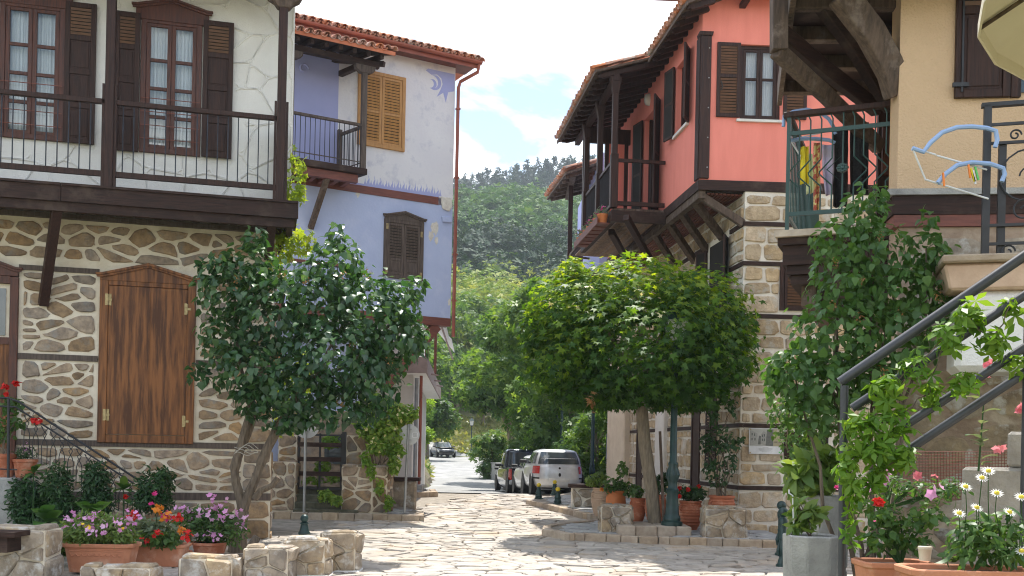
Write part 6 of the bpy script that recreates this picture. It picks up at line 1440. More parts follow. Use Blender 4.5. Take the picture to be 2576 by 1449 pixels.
zb3 = lambda x, y, rx, ry, D, rd: px_blob(*Z(3, x, y), rx*.3606, ry*.3606, D, rd)
D1, D2, D3 = 13.15, 13.9, 15.1
p1 = P(*Z(3, 672, 1225), D1); p2 = P(*Z(3, 1075, 1232), D2); p3 = P(*Z(3, 1450, 1215), D3)
h1 = p1.z; trough('pale terracotta planter with scalloped relief in front of the stone house', (p1.x, D1+.2, 0), .90, .46, p1.z, rad(3), 'terracotta', True)
trough('plain terracotta planter holding red and orange flowers', (p2.x, D2+.2, 0), .80, .44, p2.z, rad(2), 'terracotta')
pot('round terracotta pot under the big pink primroses', (p3.x, D3+.1, 0), .27, p3.z, 'terracotta_red', 'cone')
pz4 = P(*Z(3, 1290, 1260), D3); pot('dark terracotta pot squeezed between the two flower planters', (pz4.x, D3-.3, 0), .2, pz4.z, 'terracotta_red', 'cone')
herb('primrose_bed', 'pale pink primroses over light green foliage in the scalloped planter', 'flowers', (p1.x, D1+.2, h1-.04),
     [('foliage', BLADE, 'leaf_fresh', 2400, (.05, .11), [zb3(560,1140,150,95,D1+.1,.2), zb3(680,1115,180,110,D1+.2,.22), zb3(830,1135,130,100,D1+.15,.2)], .4, .1),
      ('flowers', ROS, 'petal_pink', 95, (.024, .046), [zb3(560,1070,140,70,D1,.2), zb3(700,1080,180,70,D1,.2), zb3(880,1060,100,80,D1,.2), zb3(670,1150,120,30,D1-.15,.1)], .5, -.2), ('yellow_flowers', ROS, 'petal_yellow', 8, (.025, .035), [zb3(690,1090,180,40,D1-.1,.15)], .5, 0)], stems=10, seed=3)
herb('red_bedding', 'red and orange bedding flowers with grey-green leaves in the plain planter', 'flowers', (p2.x, D2+.2, p2.z-.04),
     [('foliage', HEART, 'leaf_grey', 560, (.05, .09), [zb3(1040,1130,130,90,D2+.1,.2), zb3(1150,1160,120,70,D2+.15,.2)], .4, .3), ('dark_foliage', HEART, 'leaf_mid', 320, (.05, .09), [zb3(1100,1190,150,60,D2,.2)], .4, .4),
      ('red_flowers', ROS, 'petal_red', 46, (.03, .05), [zb3(930,1030,40,40,D2,.1), zb3(1100,1150,40,30,D2-.15,.1), zb3(1300,1170,40,40,D2-.1,.1), zb3(1010,1200,40,25,D2-.15,.1), zb3(1240,1060,30,50,D2,.1)], .5, 0),
      ('orange_flowers', ROS, 'petal_orange', 40, (.03, .045), [zb3(1110,980,50,25,D2,.1), zb3(1150,1030,60,30,D2,.1), zb3(1260,1130,30,25,D2,.1)], .6, 0), ('magenta_flowers', ROS, 'petal_magenta', 22, (.02, .04), [zb3(1072,862,18,22,D2,.04), zb3(1050,950,16,20,D2,.04), zb3(1160,1030,40,40,D2,.1)], .4, 0)], stems=8, seed=4)
limb(bpy.data.objects['red_bedding'], [(p2.x, D2+.2, p2.z), P(*Z(3, 1072, 870), D2)], .006, .004, 'leaf_mid', 'stem', 5)
herb('pink_primroses', 'tall pink evening primroses in the round pot beside the lilac trunk', 'flowers', (p3.x, D3+.1, p3.z-.04),
     [('foliage', BLADE, 'leaf_mid', 1700, (.05, .12), [zb3(1330,1090,140,110,D3,.25), zb3(1480,1100,160,110,D3+.1,.3), zb3(1610,1130,120,100,D3+.1,.25), zb3(1430,1030,180,60,D3+.1,.25)], .3, -.2),
      ('flowers', ROS, 'petal_pink', 85, (.03, .055), [zb3(1300,1000,110,80,D3-.1,.2), zb3(1450,1010,150,80,D3-.1,.25), zb3(1600,990,100,70,D3-.1,.2), zb3(1500,900,100,40,D3,.1), zb3(1500,1180,130,60,D3-.2,.1), zb3(1690,1060,50,100,D3,.15)], .3, 0)], stems=14, seed=5)
# dark greenery beneath the balustrade
shr = [('laurel_bush', 'dark glossy bush at the foot of the rendered landing', [(190,900,110,130),(220,1030,120,90)], 'leaf_dark', 1700, BLADE_W), ('yew_shrub', 'upright dark shrub growing through the iron balustrade', [(400,830,80,150),(420,960,110,90)], 'leaf_dark', 1700, BLADE),
       ('spurge_shrub', 'narrow upright dark shrub in the middle of the house bed', [(670,800,70,130),(680,930,110,80)], 'leaf_dark', 1700, BLADE), ('myrtle_shrub', 'rounded dark green shrub left of the pink primroses', [(1080,820,110,100),(1050,930,130,70),(1150,760,40,60)], 'leaf_dark', 1800, BLADE),
       ('periwinkle', 'low dark foliage hanging behind the scalloped planter', [(390,1200,80,90),(360,1290,60,60)], 'leaf_mid', 500, HEART)]
for k, (nm, lab, bls, mt_, n, tm) in enumerate(shr):
    D = 15.9 if nm != 'periwinkle' else 13.9; bl_ = [zb3(x, y, rx*1.12, ry*1.15, D, .28) for x, y, rx, ry in bls]; c = bl_[0][0]
    herb(nm, lab, 'shrub', (c[0], D, 0), [('foliage', tm, mt_, n, (.06, .12), bl_, .4, .1)], stems=6, seed=20+k)
def big_leaf(parent, base, tip, w, mat, rise=.12, name='leaf'):
    b = Vector(base); t = Vector(tip); d = t-b; L = d.length; d.normalize(); sd_ = d.cross(Vector((0, 0, 1))).normalized(); up = sd_.cross(d); vs = []; fs = []; n = 7
    for i in range(n+1):
        s = i/n; ww = w*math.sin(PI*min(1, .04+s*.96))**.75; c = b+d*L*s+up*rise*L*math.sin(PI*s)
        for j in (-1, -.5, 0, .5, 1): vs.append(c+sd_*ww*j+up*(abs(j)*.18*w+.02*w*math.sin(j*9)))
    for i in range(n):
        for j in range(4): fs.append((i*5+j, i*5+j+1, i*5+j+6, i*5+j+5))
    me = MB().off(vs, fs).mesh(name, G(mat), True); a = me.attributes.new('var', 'FLOAT', 'POINT'); a.data.foreach_set('value', [random.random()]*len(vs)); return add(name, me, parent, Matrix())
ho = thing('hosta', 'broad ribbed hosta leaves between the dark shrubs of the house bed', 'plant', tuple(P(*Z(3, 330, 1300), 14.9)*1)); ho.location.z = 0; WM[ho] = Matrix.Translation(ho.location)
r9 = random.Random(9)
for x, y, x2, y2 in ((330,1080,235,1010),(330,1080,300,985),(350,1090,430,1000),(340,1100,390,1060),(320,1090,250,1120),(360,1180,330,1230),(380,1170,430,1120),(360,1200,330,1270),(390,1220,450,1180),(300,1050,225,985),(310,1060,360,960),(360,1110,440,1060),(340,1150,270,1180),(370,1230,320,1320),(350,1250,420,1310),(600,1000,540,940),(640,1010,580,960),(650,1010,690,1000),(660,1015,720,960),(640,1015,600,1010),(700,1000,760,940)):
    big_leaf(ho, P(*Z(3, x, y), 14.9), P(*Z(3, x2, y2), 14.5+r9.uniform(-.1, .1)), .10, 'leaf_hosta')
sn = thing('broadleaf_plant', 'tall plant with large pointed leaves between the dark shrubs', 'plant', tuple((P(*Z(3, 870, 1000), 15.3).x, 15.3, 0)))
limb(sn, [(P(*Z(3, 870, 1000), 15.3).x, 15.3, 0), P(*Z(3, 860, 860), 15.3)], .014, .008, 'leaf_mid', 'stem')
for x, y in ((770,850),(865,750),(940,810),(960,830),(800,800),(910,870),(790,870),(900,950)): big_leaf(sn, P(*Z(3, 862, 850 if y < 900 else 920), 15.3), P(*Z(3, x, y), 15.1), .06, 'leaf_mid')
leaves(sn, [zb3(880,895,14,10,15.1,.04)], 8, ROS, 'petal_red', (.03, .05), 77, .1, name='flower')
sn2 = thing('broadleaf_plant', 'tall plant with pointed leaves rising beside the landing pot', 'plant', (P(*Z(3, 235, 800), 15.5).x, 15.5, 0))
limb(sn2, [(P(*Z(3, 235, 1000), 15.5).x, 15.5, 0), P(*Z(3, 235, 730), 15.5)], .014, .008, 'leaf_mid', 'stem')
for x, y in ((150,715),(290,670),(330,730),(170,780),(250,680),(300,760)): big_leaf(sn2, P(*Z(3, 235, 730), 15.5), P(*Z(3, x, y), 15.35), .05, 'leaf_mid')
# pots on the landing
q = MA @ Vector((A.z(3, 175, 740, .75)[0], -.75, lz)); pot('small terracotta pot of heather on the landing', q, .19, .30, 'terracotta_red', 'cone'); hq = A.z(3, 175, 600, .75)
herb('heather', 'wispy heather in the small landing pot', 'flowers', (q.x, q.y, lz+.27), [('foliage', BLADE, 'leaf_dark', 220, (.04, .08), [(np.array([q.x, q.y, lz+.38]), np.array([.19, .19, .14]))], .2, -.6), ('flowers', ROS, 'petal_pink', 25, (.01, .016), [(np.array([q.x, q.y, lz+.47]), np.array([.1, .1, .12]))], .3, 0)], seed=41)
q = MA @ Vector((A.z(3, 20, 740, .7)[0], -.7, lz)); pot('tall terracotta pot of red geranium beside the house door', q, .2, .38, 'terracotta_red', 'cone')
herb('red_geranium', 'leggy red geranium climbing beside the house door', 'flowers', (q.x, q.y, lz+.35), [('foliage', HEART, 'leaf_mid', 190, (.06, .11), [zb3(60,250,60,70,16.3,.15), zb3(120,380,40,70,16.3,.12), zb3(20,440,60,100,16.3,.15), zb3(110,260,40,50,16.2,.1)], .3, .4),
     ('flowers', ROS, 'petal_red', 90, (.025, .04), [zb3(42,130,26,18,16.1,.06), zb3(120,108,28,15,16.1,.06), zb3(255,368,34,22,16.0,.06), zb3(45,182,15,10,16.1,.04)], .5, 0)], stems=5, seed=42)
# ------------------------------------------------------------------ rough stone posts along the square
def post_at(label, k, x0, x1, yt, D, dep, seed, zbase=0.0, splash=True):
    a = P(*Z(k, x0, yt), D); b = P(*Z(k, x1, yt), D); zt_ = (a.z+b.z)/2
    t = stone_block(label, 'stone_post', 'stone post', [(a.x, D), (b.x, D), (b.x+.03, D+dep), (a.x+.03, D+dep)], zbase, zt_, seed, .30, .23, .022, 'mortar', 'stone_rough', .045, True, 'rough stone posts', k=.12, tilt=.9)
    if splash: m = MB(); m.prismz([(a.x-.05, D-.06), (b.x+.06, D-.06), (b.x+.07, D+dep+.05), (a.x-.04, D+dep+.05)], zbase-.02, zbase+.03); m.build('mortar_foot', G('white_splash'), t, Matrix(), bev=.02)
    return t
post_at('tallest rough stone post with white mortar foot beside the bollard', 6, 695, 942, 1125, 13.75, .34, 201)
post_at('middle rough stone post in front of the bollard', 6, 428, 714, 1185, 13.2, .34, 202)
post_at('low rough stone post beside the middle post', 6, 122, 440, 1242, 12.8, .36, 203)
post_at('rough stone post end in front of the pink primroses', 3, 1252, 1620, 1328, 12.55, .3, 204)
post_at('flat rough stone post in front of the planters', 3, 570, 1045, 1388, 12.2, .3, 205)
post_at('square stone post left of the maple trunk', 10, 222, 446, 935, 19.15, .5, 206, .17)
post_at('square stone post with white mortar right of the green lamp post', 10, 998, 1290, 950, 18.55, .5, 207, .16)
sb = stone_block('pale rough stone bench pier with dark plank seat beside the scalloped planter', 'stone_bench', 'bench', [(P(*Z(3, -120, 1120), 12.4).x, 12.4), (P(*Z(3, 315, 1120), 12.4).x, 12.4), (P(*Z(3, 315, 1120), 12.4).x, 12.85), (P(*Z(3, -120, 1120), 12.4).x, 12.85)], 0, P(*Z(3, 200, 1125), 12.4).z, 208, .36, .28, .022, 'mortar', 'stone_rough', .05, k=.12, tilt=.9)
pz = P(*Z(3, 60, 1150), 12.2); bp('plank_seat', G('wood_h'), sb, pz.x-.7, P(*Z(3, 172, 1150), 12.2).x, 11.95, 12.35, pz.z-.03, pz.z+.03, Matrix()); bp('plank_support', G('wood_h'), sb, pz.x-.7, P(*Z(3, 110, 1150), 12.2).x, 12.0, 12.35, pz.z-.22, pz.z-.031, Matrix())
lgp = P(*Z(3, 1630, 1305), 14.3); lo_ = tag(MB().tube([(-.32, 0, .07), (0, .01, .075), (.3, 0, .07)], [.08, .085, .075], 12).build('log', G('bark'), None, Matrix.Translation((lgp.x, 14.3, .01)), smooth=True), 'short grey log lying beside the round pot', 'log')
stp_ = P(*Z(3, 1745, 1230), 14.9); tag(MB().tube([(0, 0, 0), (.02, 0, .22), (.1, .02, .36)], [.09, .07, .06], 10).build('stump', G('bark'), None, Matrix.Translation((stp_.x, 14.9, 0)), smooth=True), 'small leaning stump beside the lilac trunk', 'stump')
kb = thing('stone_kerb_block', 'long low stone block below the maple trunk and lamp post', 'kerb', (P(*Z(10, 620, 1140), 18.75).x, 18.75, .17))
xs_ = [P(*Z(10, x, 1100), 18.7).x for x in (345, 480, 640, 780, 895)]
for a, b in zip(xs_[:-1], xs_[1:]): MB().box(a+.004, b-.004, 18.7, 19.9, .14, .36).build('block', G('kerb_stone'), kb, Matrix(), bev=.02)
# ------------------------------------------------------------------ bollards, signs, lamps
def bollard(label, base, h, top='green_paint', group=None, ornate=False):
    t = thing('bollard', label, 'bollard', tuple(base), group=group); m = MB()
    if ornate: pr = [(.19,0),(.19,.04),(.15,.05),(.13,.08),(.135,.10),(.12,.12),(.10,.16),(.105,.2),(.13,.27),(.135,.33),(.11,.4),(.10,.44),(.115,.45),(.115,.47),(.10,.48),(.10,.66),(.12,.67),(.12,.69),(.13,.72),(.13,.78),(.10,.80),(.07,.82),(.07,.84)]
    else: pr = [(.27,0),(.27,.05),(.22,.08),(.2,.14),(.24,.16),(.24,.19),(.2,.21),(.17,.3),(.20,.36),(.20,.4),(.165,.45),(.13,.6),(.115,.68),(.15,.70),(.15,.73),(.1,.75)]
    m.lathe([(a*h*(.55 if ornate else 1)*1.0, b*h) for a, b in pr], n=18); m.build('shaft', G('green_paint'), t, smooth=True)
    r = h*(.085 if ornate else .14); c = h*(.90 if ornate else .87); MB().lathe([(max(.001, r*math.sin(a)), c-r*math.cos(a)) for a in [PI*i/10 for i in range(11)]], n=16).build('ball', G(top), t, smooth=True)
    if ornate:
        for k in range(6): a = k*PI/3+.3; MB().tube([(.055*h*1.2*math.cos(a), .055*h*1.2*math.sin(a), h*.18), (.08*h*math.cos(a), .08*h*math.sin(a), h*.28), (.062*h*math.cos(a), .062*h*math.sin(a), h*.4)], [.02*h, .03*h, .008*h], 6).build('leaf_relief', G('green_paint'), t)
    return t
b1_ = PG(*Z(6, 560, 1216)); bollard('short dark green bollard behind the rough stone posts', (b1_.x, b1_.y, gz(b1_.y)), .52)
for k, (x, y, lab) in enumerate(((1253, 950, 'short dark green bollard beside the leaning sign pole'), (1190, 920, 'short dark green bollard half hidden by honeysuckle'))):
    c = PG(*Z(6, x, y)); bollard(lab, (c.x, c.y, gz(c.y)+(.12 if k == 0 else .12)), .45, group='plain green bollards')
for k, (x, y, lab) in enumerate(((982, 892, 'green bollard with yellow ball at the outer corner of the kerb'), (1100, 872, 'green bollard with yellow ball nearest the silver car bumper'), (1123, 922, 'green bollard with yellow ball nearest the terracotta pots'))):
    c = PG(*Z(7, x, y), gz(25)+.12); bollard(lab, (c.x, c.y, gz(c.y)+.12), .45, 'yellow_paint', 'yellow-topped bollards')
c = PG(*Z(13, 300, 1390)); bollard('tall ornate dark green bollard beside the concrete planters', (c.x, c.y, 0), .95, ornate=True, group='ornate bollards')
bollard('second ornate bollard standing just behind the first', ((c.x-.03)*(c.y+1.6)/c.y, c.y+1.6, gz(c.y+1.6)), .95, ornate=True, group='ornate bollards')
def sign(label, base, top, disc, r, sticker):
    t = thing('road_sign', label, 'sign', tuple(base)); MB().tube([base, top], .03, 10).build('pole', G('galv'), t, Matrix(), smooth=True)
    d = Vector(disc); Md = Matrix.Translation(d) @ Matrix.Rotation(PI/2, 4, 'X')
    MB().lathe([(r, -.004), (r, .004), (r*.9, .006)], n=36).build('disc', G('sign_back'), t, Md)
    for dz in (-.12, .12): bp('clamp', G('galv'), t, d.x-.06, d.x+.06, d.y-.05, d.y-.008, d.z+dz-.015, d.z+dz+.015, Matrix())
    if sticker:
        s = bp('sticker', G('plastic_white'), t, d.x+.07, d.x+.19, d.y-.011, d.y-.0075, d.z-.06, d.z+.05, Matrix())
        for i in range(5): bp('print_line', G('ink'), t, d.x+.085, d.x+.175, d.y-.0125, d.y-.0112, d.z+.03-i*.018, d.z+.036-i*.018, Matrix())
    return t
sa = P(*Z(6, 560, 1000), 22.1); sign('round grey road sign back on a galvanised pole half hidden by the lilac', (sa.x, 22.1, gz(22.1)+.12), P(*Z(6, 575, 250), 22.1), P(*Z(6, 580, 330), 22.14), .29, False)
sa = P(*Z(6, 1305, 1000), 22.5); sign('round grey road sign back with small sticker on a leaning pole by the honeysuckle', (sa.x, 22.5, gz(22.5)+.12), P(*Z(6, 1338, 320), 22.5), P(*Z(6, 1342, 400), 22.54), .235, True)
def lamp(label, base, h, s=1.0, group=None, lantern=True):
    t = thing('street_lamp', label, 'street lamp', tuple(base), group=group); m = MB()
    pr = [(.205,0),(.205,.07),(.165,.09),(.17,.13),(.155,.17),(.135,.21),(.105,.60),(.115,.64),(.125,.68),(.095,.71),(.082,.78),(.085,.84),(.105,.90),(.112,.97),(.10,1.07),(.085,1.13),(.095,1.16),(.095,1.19),(.07,1.22),(.055,h*.98),(.055,h)]
    m.lathe([(a*s, b*s if b < h*.9 else b) for a, b in pr], n=16); m.build('post', G('green_paint'), t, smooth=True)
    for k in range(8): a = k*PI/4; MB().tube([(.085*s*math.cos(a), .085*s*math.sin(a), .84*s), (.118*s*math.cos(a), .118*s*math.sin(a), .97*s), (.098*s*math.cos(a), .098*s*math.sin(a), 1.08*s)], [.014*s, .02*s, .006*s], 6).build('leaf_relief', G('green_paint'), t) if s >= 1 else None
    if lantern:
        g = MB(); g.off([(-.13,-.13,h+.08),(.13,-.13,h+.08),(.13,.13,h+.08),(-.13,.13,h+.08),(-.21,-.21,h+.5),(.21,-.21,h+.5),(.21,.21,h+.5),(-.21,.21,h+.5)], [(3,2,1,0),(0,1,5,4),(1,2,6,5),(2,3,7,6),(3,0,4,7)]); g.build('lantern_glass', G('lamp_white'), t)
        c = MB(); c.off([(-.26,-.26,h+.5),(.26,-.26,h+.5),(.26,.26,h+.5),(-.26,.26,h+.5),(-.08,-.08,h+.74),(.08,-.08,h+.74),(.08,.08,h+.74),(-.08,.08,h+.74)], [(3,2,1,0),(4,5,6,7),(0,1,5,4),(1,2,6,5),(2,3,7,6),(3,0,4,7)]); c.lathe([(.05, .74), (.03, .86), (.0, .9)], (0, 0, h), 8); c.build('lantern_cap', G('green_paint'), t)
        fr4 = MB()
        for x, y in ((-1,-1),(1,-1),(1,1),(-1,1)): fr4.tube([(x*.13, y*.13, h+.08), (x*.21, y*.21, h+.5)], .012, 5)
        fr4.lathe([(.05, 0), (.13, .06), (.15, .08)], (0, 0, h), 8); fr4.build('lantern_frame', G('green_paint'), t)
    return t
c = P(*Z(10, 745, 1078), 19.0); lamp('green cast iron lamp post with acanthus base beside the maple trunk', (c.x, 19.0, .36), 3.4)
for k, (x, y0, D, lab) in enumerate(((1378, 700, 33.5, 'green lamp post rising beside the silver car'), (1150, 520, 41, 'green lamp post behind the white car, the thicker of a pair'), (1110, 520, 43, 'green lamp post behind the pickup, the thinner of a pair'))):
    u = P(*Z(7, x, y0), D); lamp(lab, (u.x, D, float(H(np.array(u.x), np.array(D)))-.02), 4.6, .9, 'lamp posts among the trees')
for k, (x, y, D, lab) in enumerate(((268, 225, 96, 'far street lantern above the black car at the bend'), (487, 270, 94, 'far street lantern on the grassy bank'))):
    u = P(*Z(7, x, y), D); g = float(H(np.array(u.x), np.array(D))); lamp(lab, (u.x, D, g-.05), u.z-g-.8, .8, 'lanterns at the bend')
# ------------------------------------------------------------------ terracotta pots by the pink house
def pot_at(label, x0, x1, yt, yb, mat, style, ribs, D, handles=False):
    a = P(*Z(10, x0, yt), D); b = P(*Z(10, x1, yt), D); r = (b.x-a.x)/2; zg = gz(D)+.14; c = Vector(((a.x+b.x)/2, D, zg)); t = pot(label, c, r/.98, a.z-zg, mat, style, ribs, handles=handles); return c, r, a.z
zb10 = lambda x, y, rx, ry, D, rd: px_blob(*Z(10, x, y), rx*.3387, ry*.3387, D, rd)
for i, (lab, x0, x1, yt, mat, st_, rb_, D, pl) in enumerate((
    ('pale ribbed clay urn nearest the plank bench', 150, 290, 792, 'terracotta_pale', 'tall', 1, 22.6, ('laurel', 'glossy young laurel in the pale ribbed urn', [(200,730,80,45),(150,740,40,40)], 'leaf_fresh', 260, None)),
    ('smooth orange glazed pot beside the pale urn', 258, 405, 812, 'terracotta_orange', 'belly', 0, 21.7, ('rose_bush', 'straggly rose bush in the orange pot', [(380,660,40,60),(330,770,90,50),(420,800,80,50),(290,800,60,30)], 'leaf_mid', 420, ('petal_orange', [(222,805,10,8)], 10))),
    ('ribbed terracotta pot left of the maple trunk', 434, 553, 868, 'terracotta_red', 'belly', 1, 21.2, ('young_rose', 'small rose in the ribbed pot left of the maple', [(490,820,50,40)], 'leaf_mid', 120, None)),
    ('large ribbed terracotta pot behind the maple trunk', 548, 706, 842, 'terracotta_red', 'belly', 1, 20.9, ('dark_rose', 'dark leafy rose behind the maple trunk', [(660,760,60,70),(700,720,40,40)], 'leaf_dark', 300, None)),
    ('ribbed terracotta jar of red roses right of the lamp post', 800, 970, 888, 'terracotta_red', 'belly', 1, 19.9, ('red_rose', 'red rose bush in the ribbed jar by the lamp post', [(850,830,60,45),(930,840,60,50)], 'leaf_dark', 330, ('petal_red', [(800,798,10,10),(868,806,9,9),(802,858,9,9),(945,780,7,9)], 36))),
    ('wide ribbed terracotta pot of climbing rose at the house corner', 1018, 1215, 848, 'terracotta_red', 'belly', 1, 19.5, ('climbing_rose', 'thin climbing rose trained up the stone house corner', [(1060,250,40,90),(1100,440,110,110),(1010,460,60,80),(1180,480,70,80),(1040,640,60,80),(1180,620,60,80),(1080,740,80,40),(1250,440,40,30),(1190,200,30,70)], 'leaf_dark', 620, None)))):
    c, r, zt_ = pot_at(lab, x0, x1, yt, 0, mat, st_, rb_, D, handles=rb_ == 1)
    nm, pl_lab, bls, mt_, n, fl = pl; sp = [('foliage', HEART, mt_, n, (.05, .10), [zb10(*b, D-.05, .2) for b in bls], .4, .3)]
    if fl: sp.append(('flowers', ROS, fl[0], fl[2], (.035, .05), [zb10(*b, D-.25, .03) for b in fl[1]], .4, 0))
    hb_ = herb(nm, pl_lab, 'plant', (c.x, c.y, zt_-.05), sp, stems=7 if nm != 'climbing_rose' else 0, seed=60+i)
    if nm == 'climbing_rose':
        for k in range(9):
            b_ = sp[0][5][k]; limb(hb_, wig((c.x+rl_.uniform(-.1, .1), D, zt_-.05), Vector(b_[0]), rl_, 6, .05), .016, .006, 'bark', 'stem', 5)
            limb(hb_, wig(Vector(b_[0]), Vector(b_[0])+Vector((rl_.uniform(-.3, .3), 0, rl_.uniform(.2, .6))), rl_, 5, .12), .006, .003, 'bark', 'stem', 5)
wh = ['nearest the square', 'second from the square', 'third from the square', 'fourth from the square', 'fifth from the square', 'sixth from the square', 'farthest along the street']
for k, bpos in enumerate(BALC_POTS):
    pot('small orange pot on the balcony shelf, '+wh[k], bpos, .13, .2, 'terracotta_orange', 'cone', group='pots on the balcony shelf')
    herb('window_flowers', 'wispy pink flowers in the balcony shelf pot '+wh[k], 'flowers', (bpos.x, bpos.y, bpos.z+.18), [('foliage', BLADE, 'leaf_grey', 70, (.05, .1), [(np.array(bpos)+np.array([0, 0, .27]), np.array([.14, .14, .12]))], .2, -.4), ('flowers', ROS, 'petal_magenta', 8, (.02, .03), [(np.array(bpos)+np.array([0, 0, .33]), np.array([.14, .14, .08]))], .3, 0)], group='flowers on the balcony shelf', seed=90+k)
wb = thing('plank_bench', 'dark timber plank bench on rubble base behind the clay pots', 'bench', (P(*Z(7, 1300, 800), 25.5).x, 25.5, gz(25.5)+.13)); a = P(*Z(7, 1205, 775), 25.3); b = P(*Z(7, 1390, 775), 25.3)
bp('seat', G('wood_h'), wb, a.x, b.x+.5, 25.0, 25.6, a.z-.05, a.z+.04, Matrix()); core = MB().box(a.x+.08, b.x+.5, 25.1, 25.55, .2, a.z-.051).build('base', G('mortar_pale'), wb, Matrix()); lay('stone', cells(a.x+.08, b.x+.5, .32, a.z-.06, .24, .2, .035, 77), core, G('stone_rough'), .03, 78, Matrix.Translation((0, 25.1, 0)))
# honeysuckle
hs = thing('honeysuckle', 'yellow flowering honeysuckle tumbling over the garden wall', 'climber', (-3.2, 23.1, gl))
zb6 = lambda x, y, rx, ry, D, rd: px_blob(*Z(6, x, y), rx*.3387, ry*.3387, D, rd)
hb2 = [zb6(*b) for b in ((1080,180,110,90,22.9,.5),(1200,230,120,90,22.9,.5),(1290,260,80,80,22.8,.4),(1060,330,110,110,22.6,.4),(1180,400,120,110,22.6,.4),(1120,480,90,70,22.4,.3),(1240,520,60,60,22.4,.2),(1230,620,40,70,22.3,.15),(1370,240,40,50,22.9,.2),(1020,580,30,60,22.1,.1),(1060,660,30,60,22.1,.1),(1120,780,30,60,22.1,.08),(700,640,60,60,22.9,.15),(760,450,60,50,22.9,.15),(1190,900,30,60,22.2,.1),(720,850,60,50,22.25,.1),(800,880,50,40,22.2,.08),(640,740,90,20,22.75,.1),(780,730,60,20,22.7,.1))]
leaves(hs, hb2, 5200, HEART, 'leaf_honey', (.06, .11), 71, .45, .45, .5, .5); leaves(hs, hb2[:9], 260, ROS, 'petal_cream', (.035, .06), 72, .9, .4, .2, name='flowers')
for k in range(10): limb(hs, wig((-3.1+rl_.uniform(-.2, .2), 22.9, gl), Vector(hb2[k][0]), rl_, 5, .06), .018, .006, 'bark', 'stem', 5)
# ------------------------------------------------------------------ flowers by the stairs in the foreground
zb13 = lambda x, y, rx, ry, D, rd: px_blob(*Z(13, x, y), rx*.3827, ry*.3827, D, rd)
def tr_at(label, x0, x1, yt, D, dep): a = P(*Z(13, x0, yt), D); b = P(*Z(13, x1, yt), D); trough(label, ((a.x+b.x)/2, D+dep/2, .93), (b.x-a.x)/1.05, dep, a.z-.93, 0, 'terracotta'); return a
tr_at('terracotta trough of roses beside the pipe rail post', 848, 1345, 1362, 5.55, .28); tr_at('long terracotta trough of daisies on the terrace wall', 1165, 2060, 1408, 4.9, .3)
herb('rose_bush', 'leafy rose bush with one dark red bloom in the terrace trough', 'plant', tuple(P(*Z(13, 1080, 1380), 5.65)), [('foliage', HEART, 'leaf_mid', 520, (.025, .055), [zb13(*b, 5.65, .14) for b in ((930,1020,110,70),(1050,1100,150,100),(960,1200,110,100),(1150,1220,120,80),(1250,1050,100,80))], .4, .3),
     ('red_bloom', ROS, 'petal_red', 16, (.02, .034), [zb13(932,962,26,16,5.5,.02)], .5, 0), ('buds', ROS, 'petal_magenta', 8, (.008, .014), [zb13(912,1093,8,8,5.5,.01), zb13(655,868,16,12,6.1,.02)], .5, 0)], stems=9, seed=31)
da = thing('daisies', 'white ox-eye daisies with yellow centres in the long trough', 'flowers', tuple(P(*Z(13, 1600, 1420), 5.05)))
leaves(da, [zb13(*b, 5.05, .12) for b in ((1520,1150,110,100),(1650,1180,130,130),(1780,1120,110,110),(1600,1290,170,80),(1800,1270,110,90),(1470,1280,90,70))], 420, BLADE, 'leaf_mid', (.05, .10), 32, .1, .4, .0)
for x, y in ((1655,760),(1612,805),(1505,863),(1710,905),(1578,1000),(1462,1037),(1793,1030),(1870,930),(1872,1285)):
    c = P(*Z(13, x, y), 4.95); f = Matrix.Translation(c) @ Matrix.Rotation(rad(38), 4, 'X') @ Matrix.Rotation(random.uniform(-.3, .3), 4, 'Y')
    me = mesh_np('flower', DAISY[0]*.036, DAISY[1], G('petal_white'), np.full(len(DAISY[0]), .6)); o = add('flower', me, da, f); MB().lathe([(.013, .0), (.012, .008), (.005, .012), (0, .013)], n=10).build('flower_centre', G('yellow_paint'), o, f)
    limb(da, wig(P(*Z(13, x+random.uniform(-30, 30), 1250), 5.05), c-Vector((0, 0, .004)), rl_, 3, .03), .003, .0022, 'leaf_mid', 'stem', 5)
herb('mallow', 'pink mallow flowers and trailing leaves below the pipe rails', 'flowers', tuple(P(*Z(13, 1000, 1000), 6.3)), [('foliage', BLADE, 'leaf_mid', 380, (.03, .07), [zb13(*b, 6.3, .15) for b in ((980,860,120,70),(1150,880,120,60),(1300,900,130,70),(1400,860,100,60))], .3, 0), ('flowers', ROS, 'petal_pink', 14, (.03, .055), [zb13(890,840,25,20,6.1,.03), zb13(960,810,30,30,6.1,.03), zb13(1022,745,20,20,6.1,.02), zb13(1320,870,20,20,6.1,.03), zb13(1270,905,15,10,6.1,.02)], .2, 0),
      ('rose_flowers', ROS, 'petal_rose', 24, (.02, .04), [zb13(1178,795,18,14,6.1,.03), zb13(1300,800,18,14,6.1,.03), zb13(1640,55,30,20,6.4,.03), zb13(1660,120,26,20,6.4,.03), zb13(1730,610,28,14,6.4,.03), zb13(1872,340,34,40,6.0,.03)], .3, 0)], stems=10, seed=33)
ts = thing('tall_rose', 'single tall rose stem with grey-green leaves in front of the rough wall', 'plant', tuple(P(*Z(13, 1590, 730), 6.5))); limb(ts, [P(*Z(13, 1590, 760), 6.5), P(*Z(13, 1605, 560), 6.5), P(*Z(13, 1625, 300), 6.5)], .007, .004, 'leaf_mid', 'stem', 6)
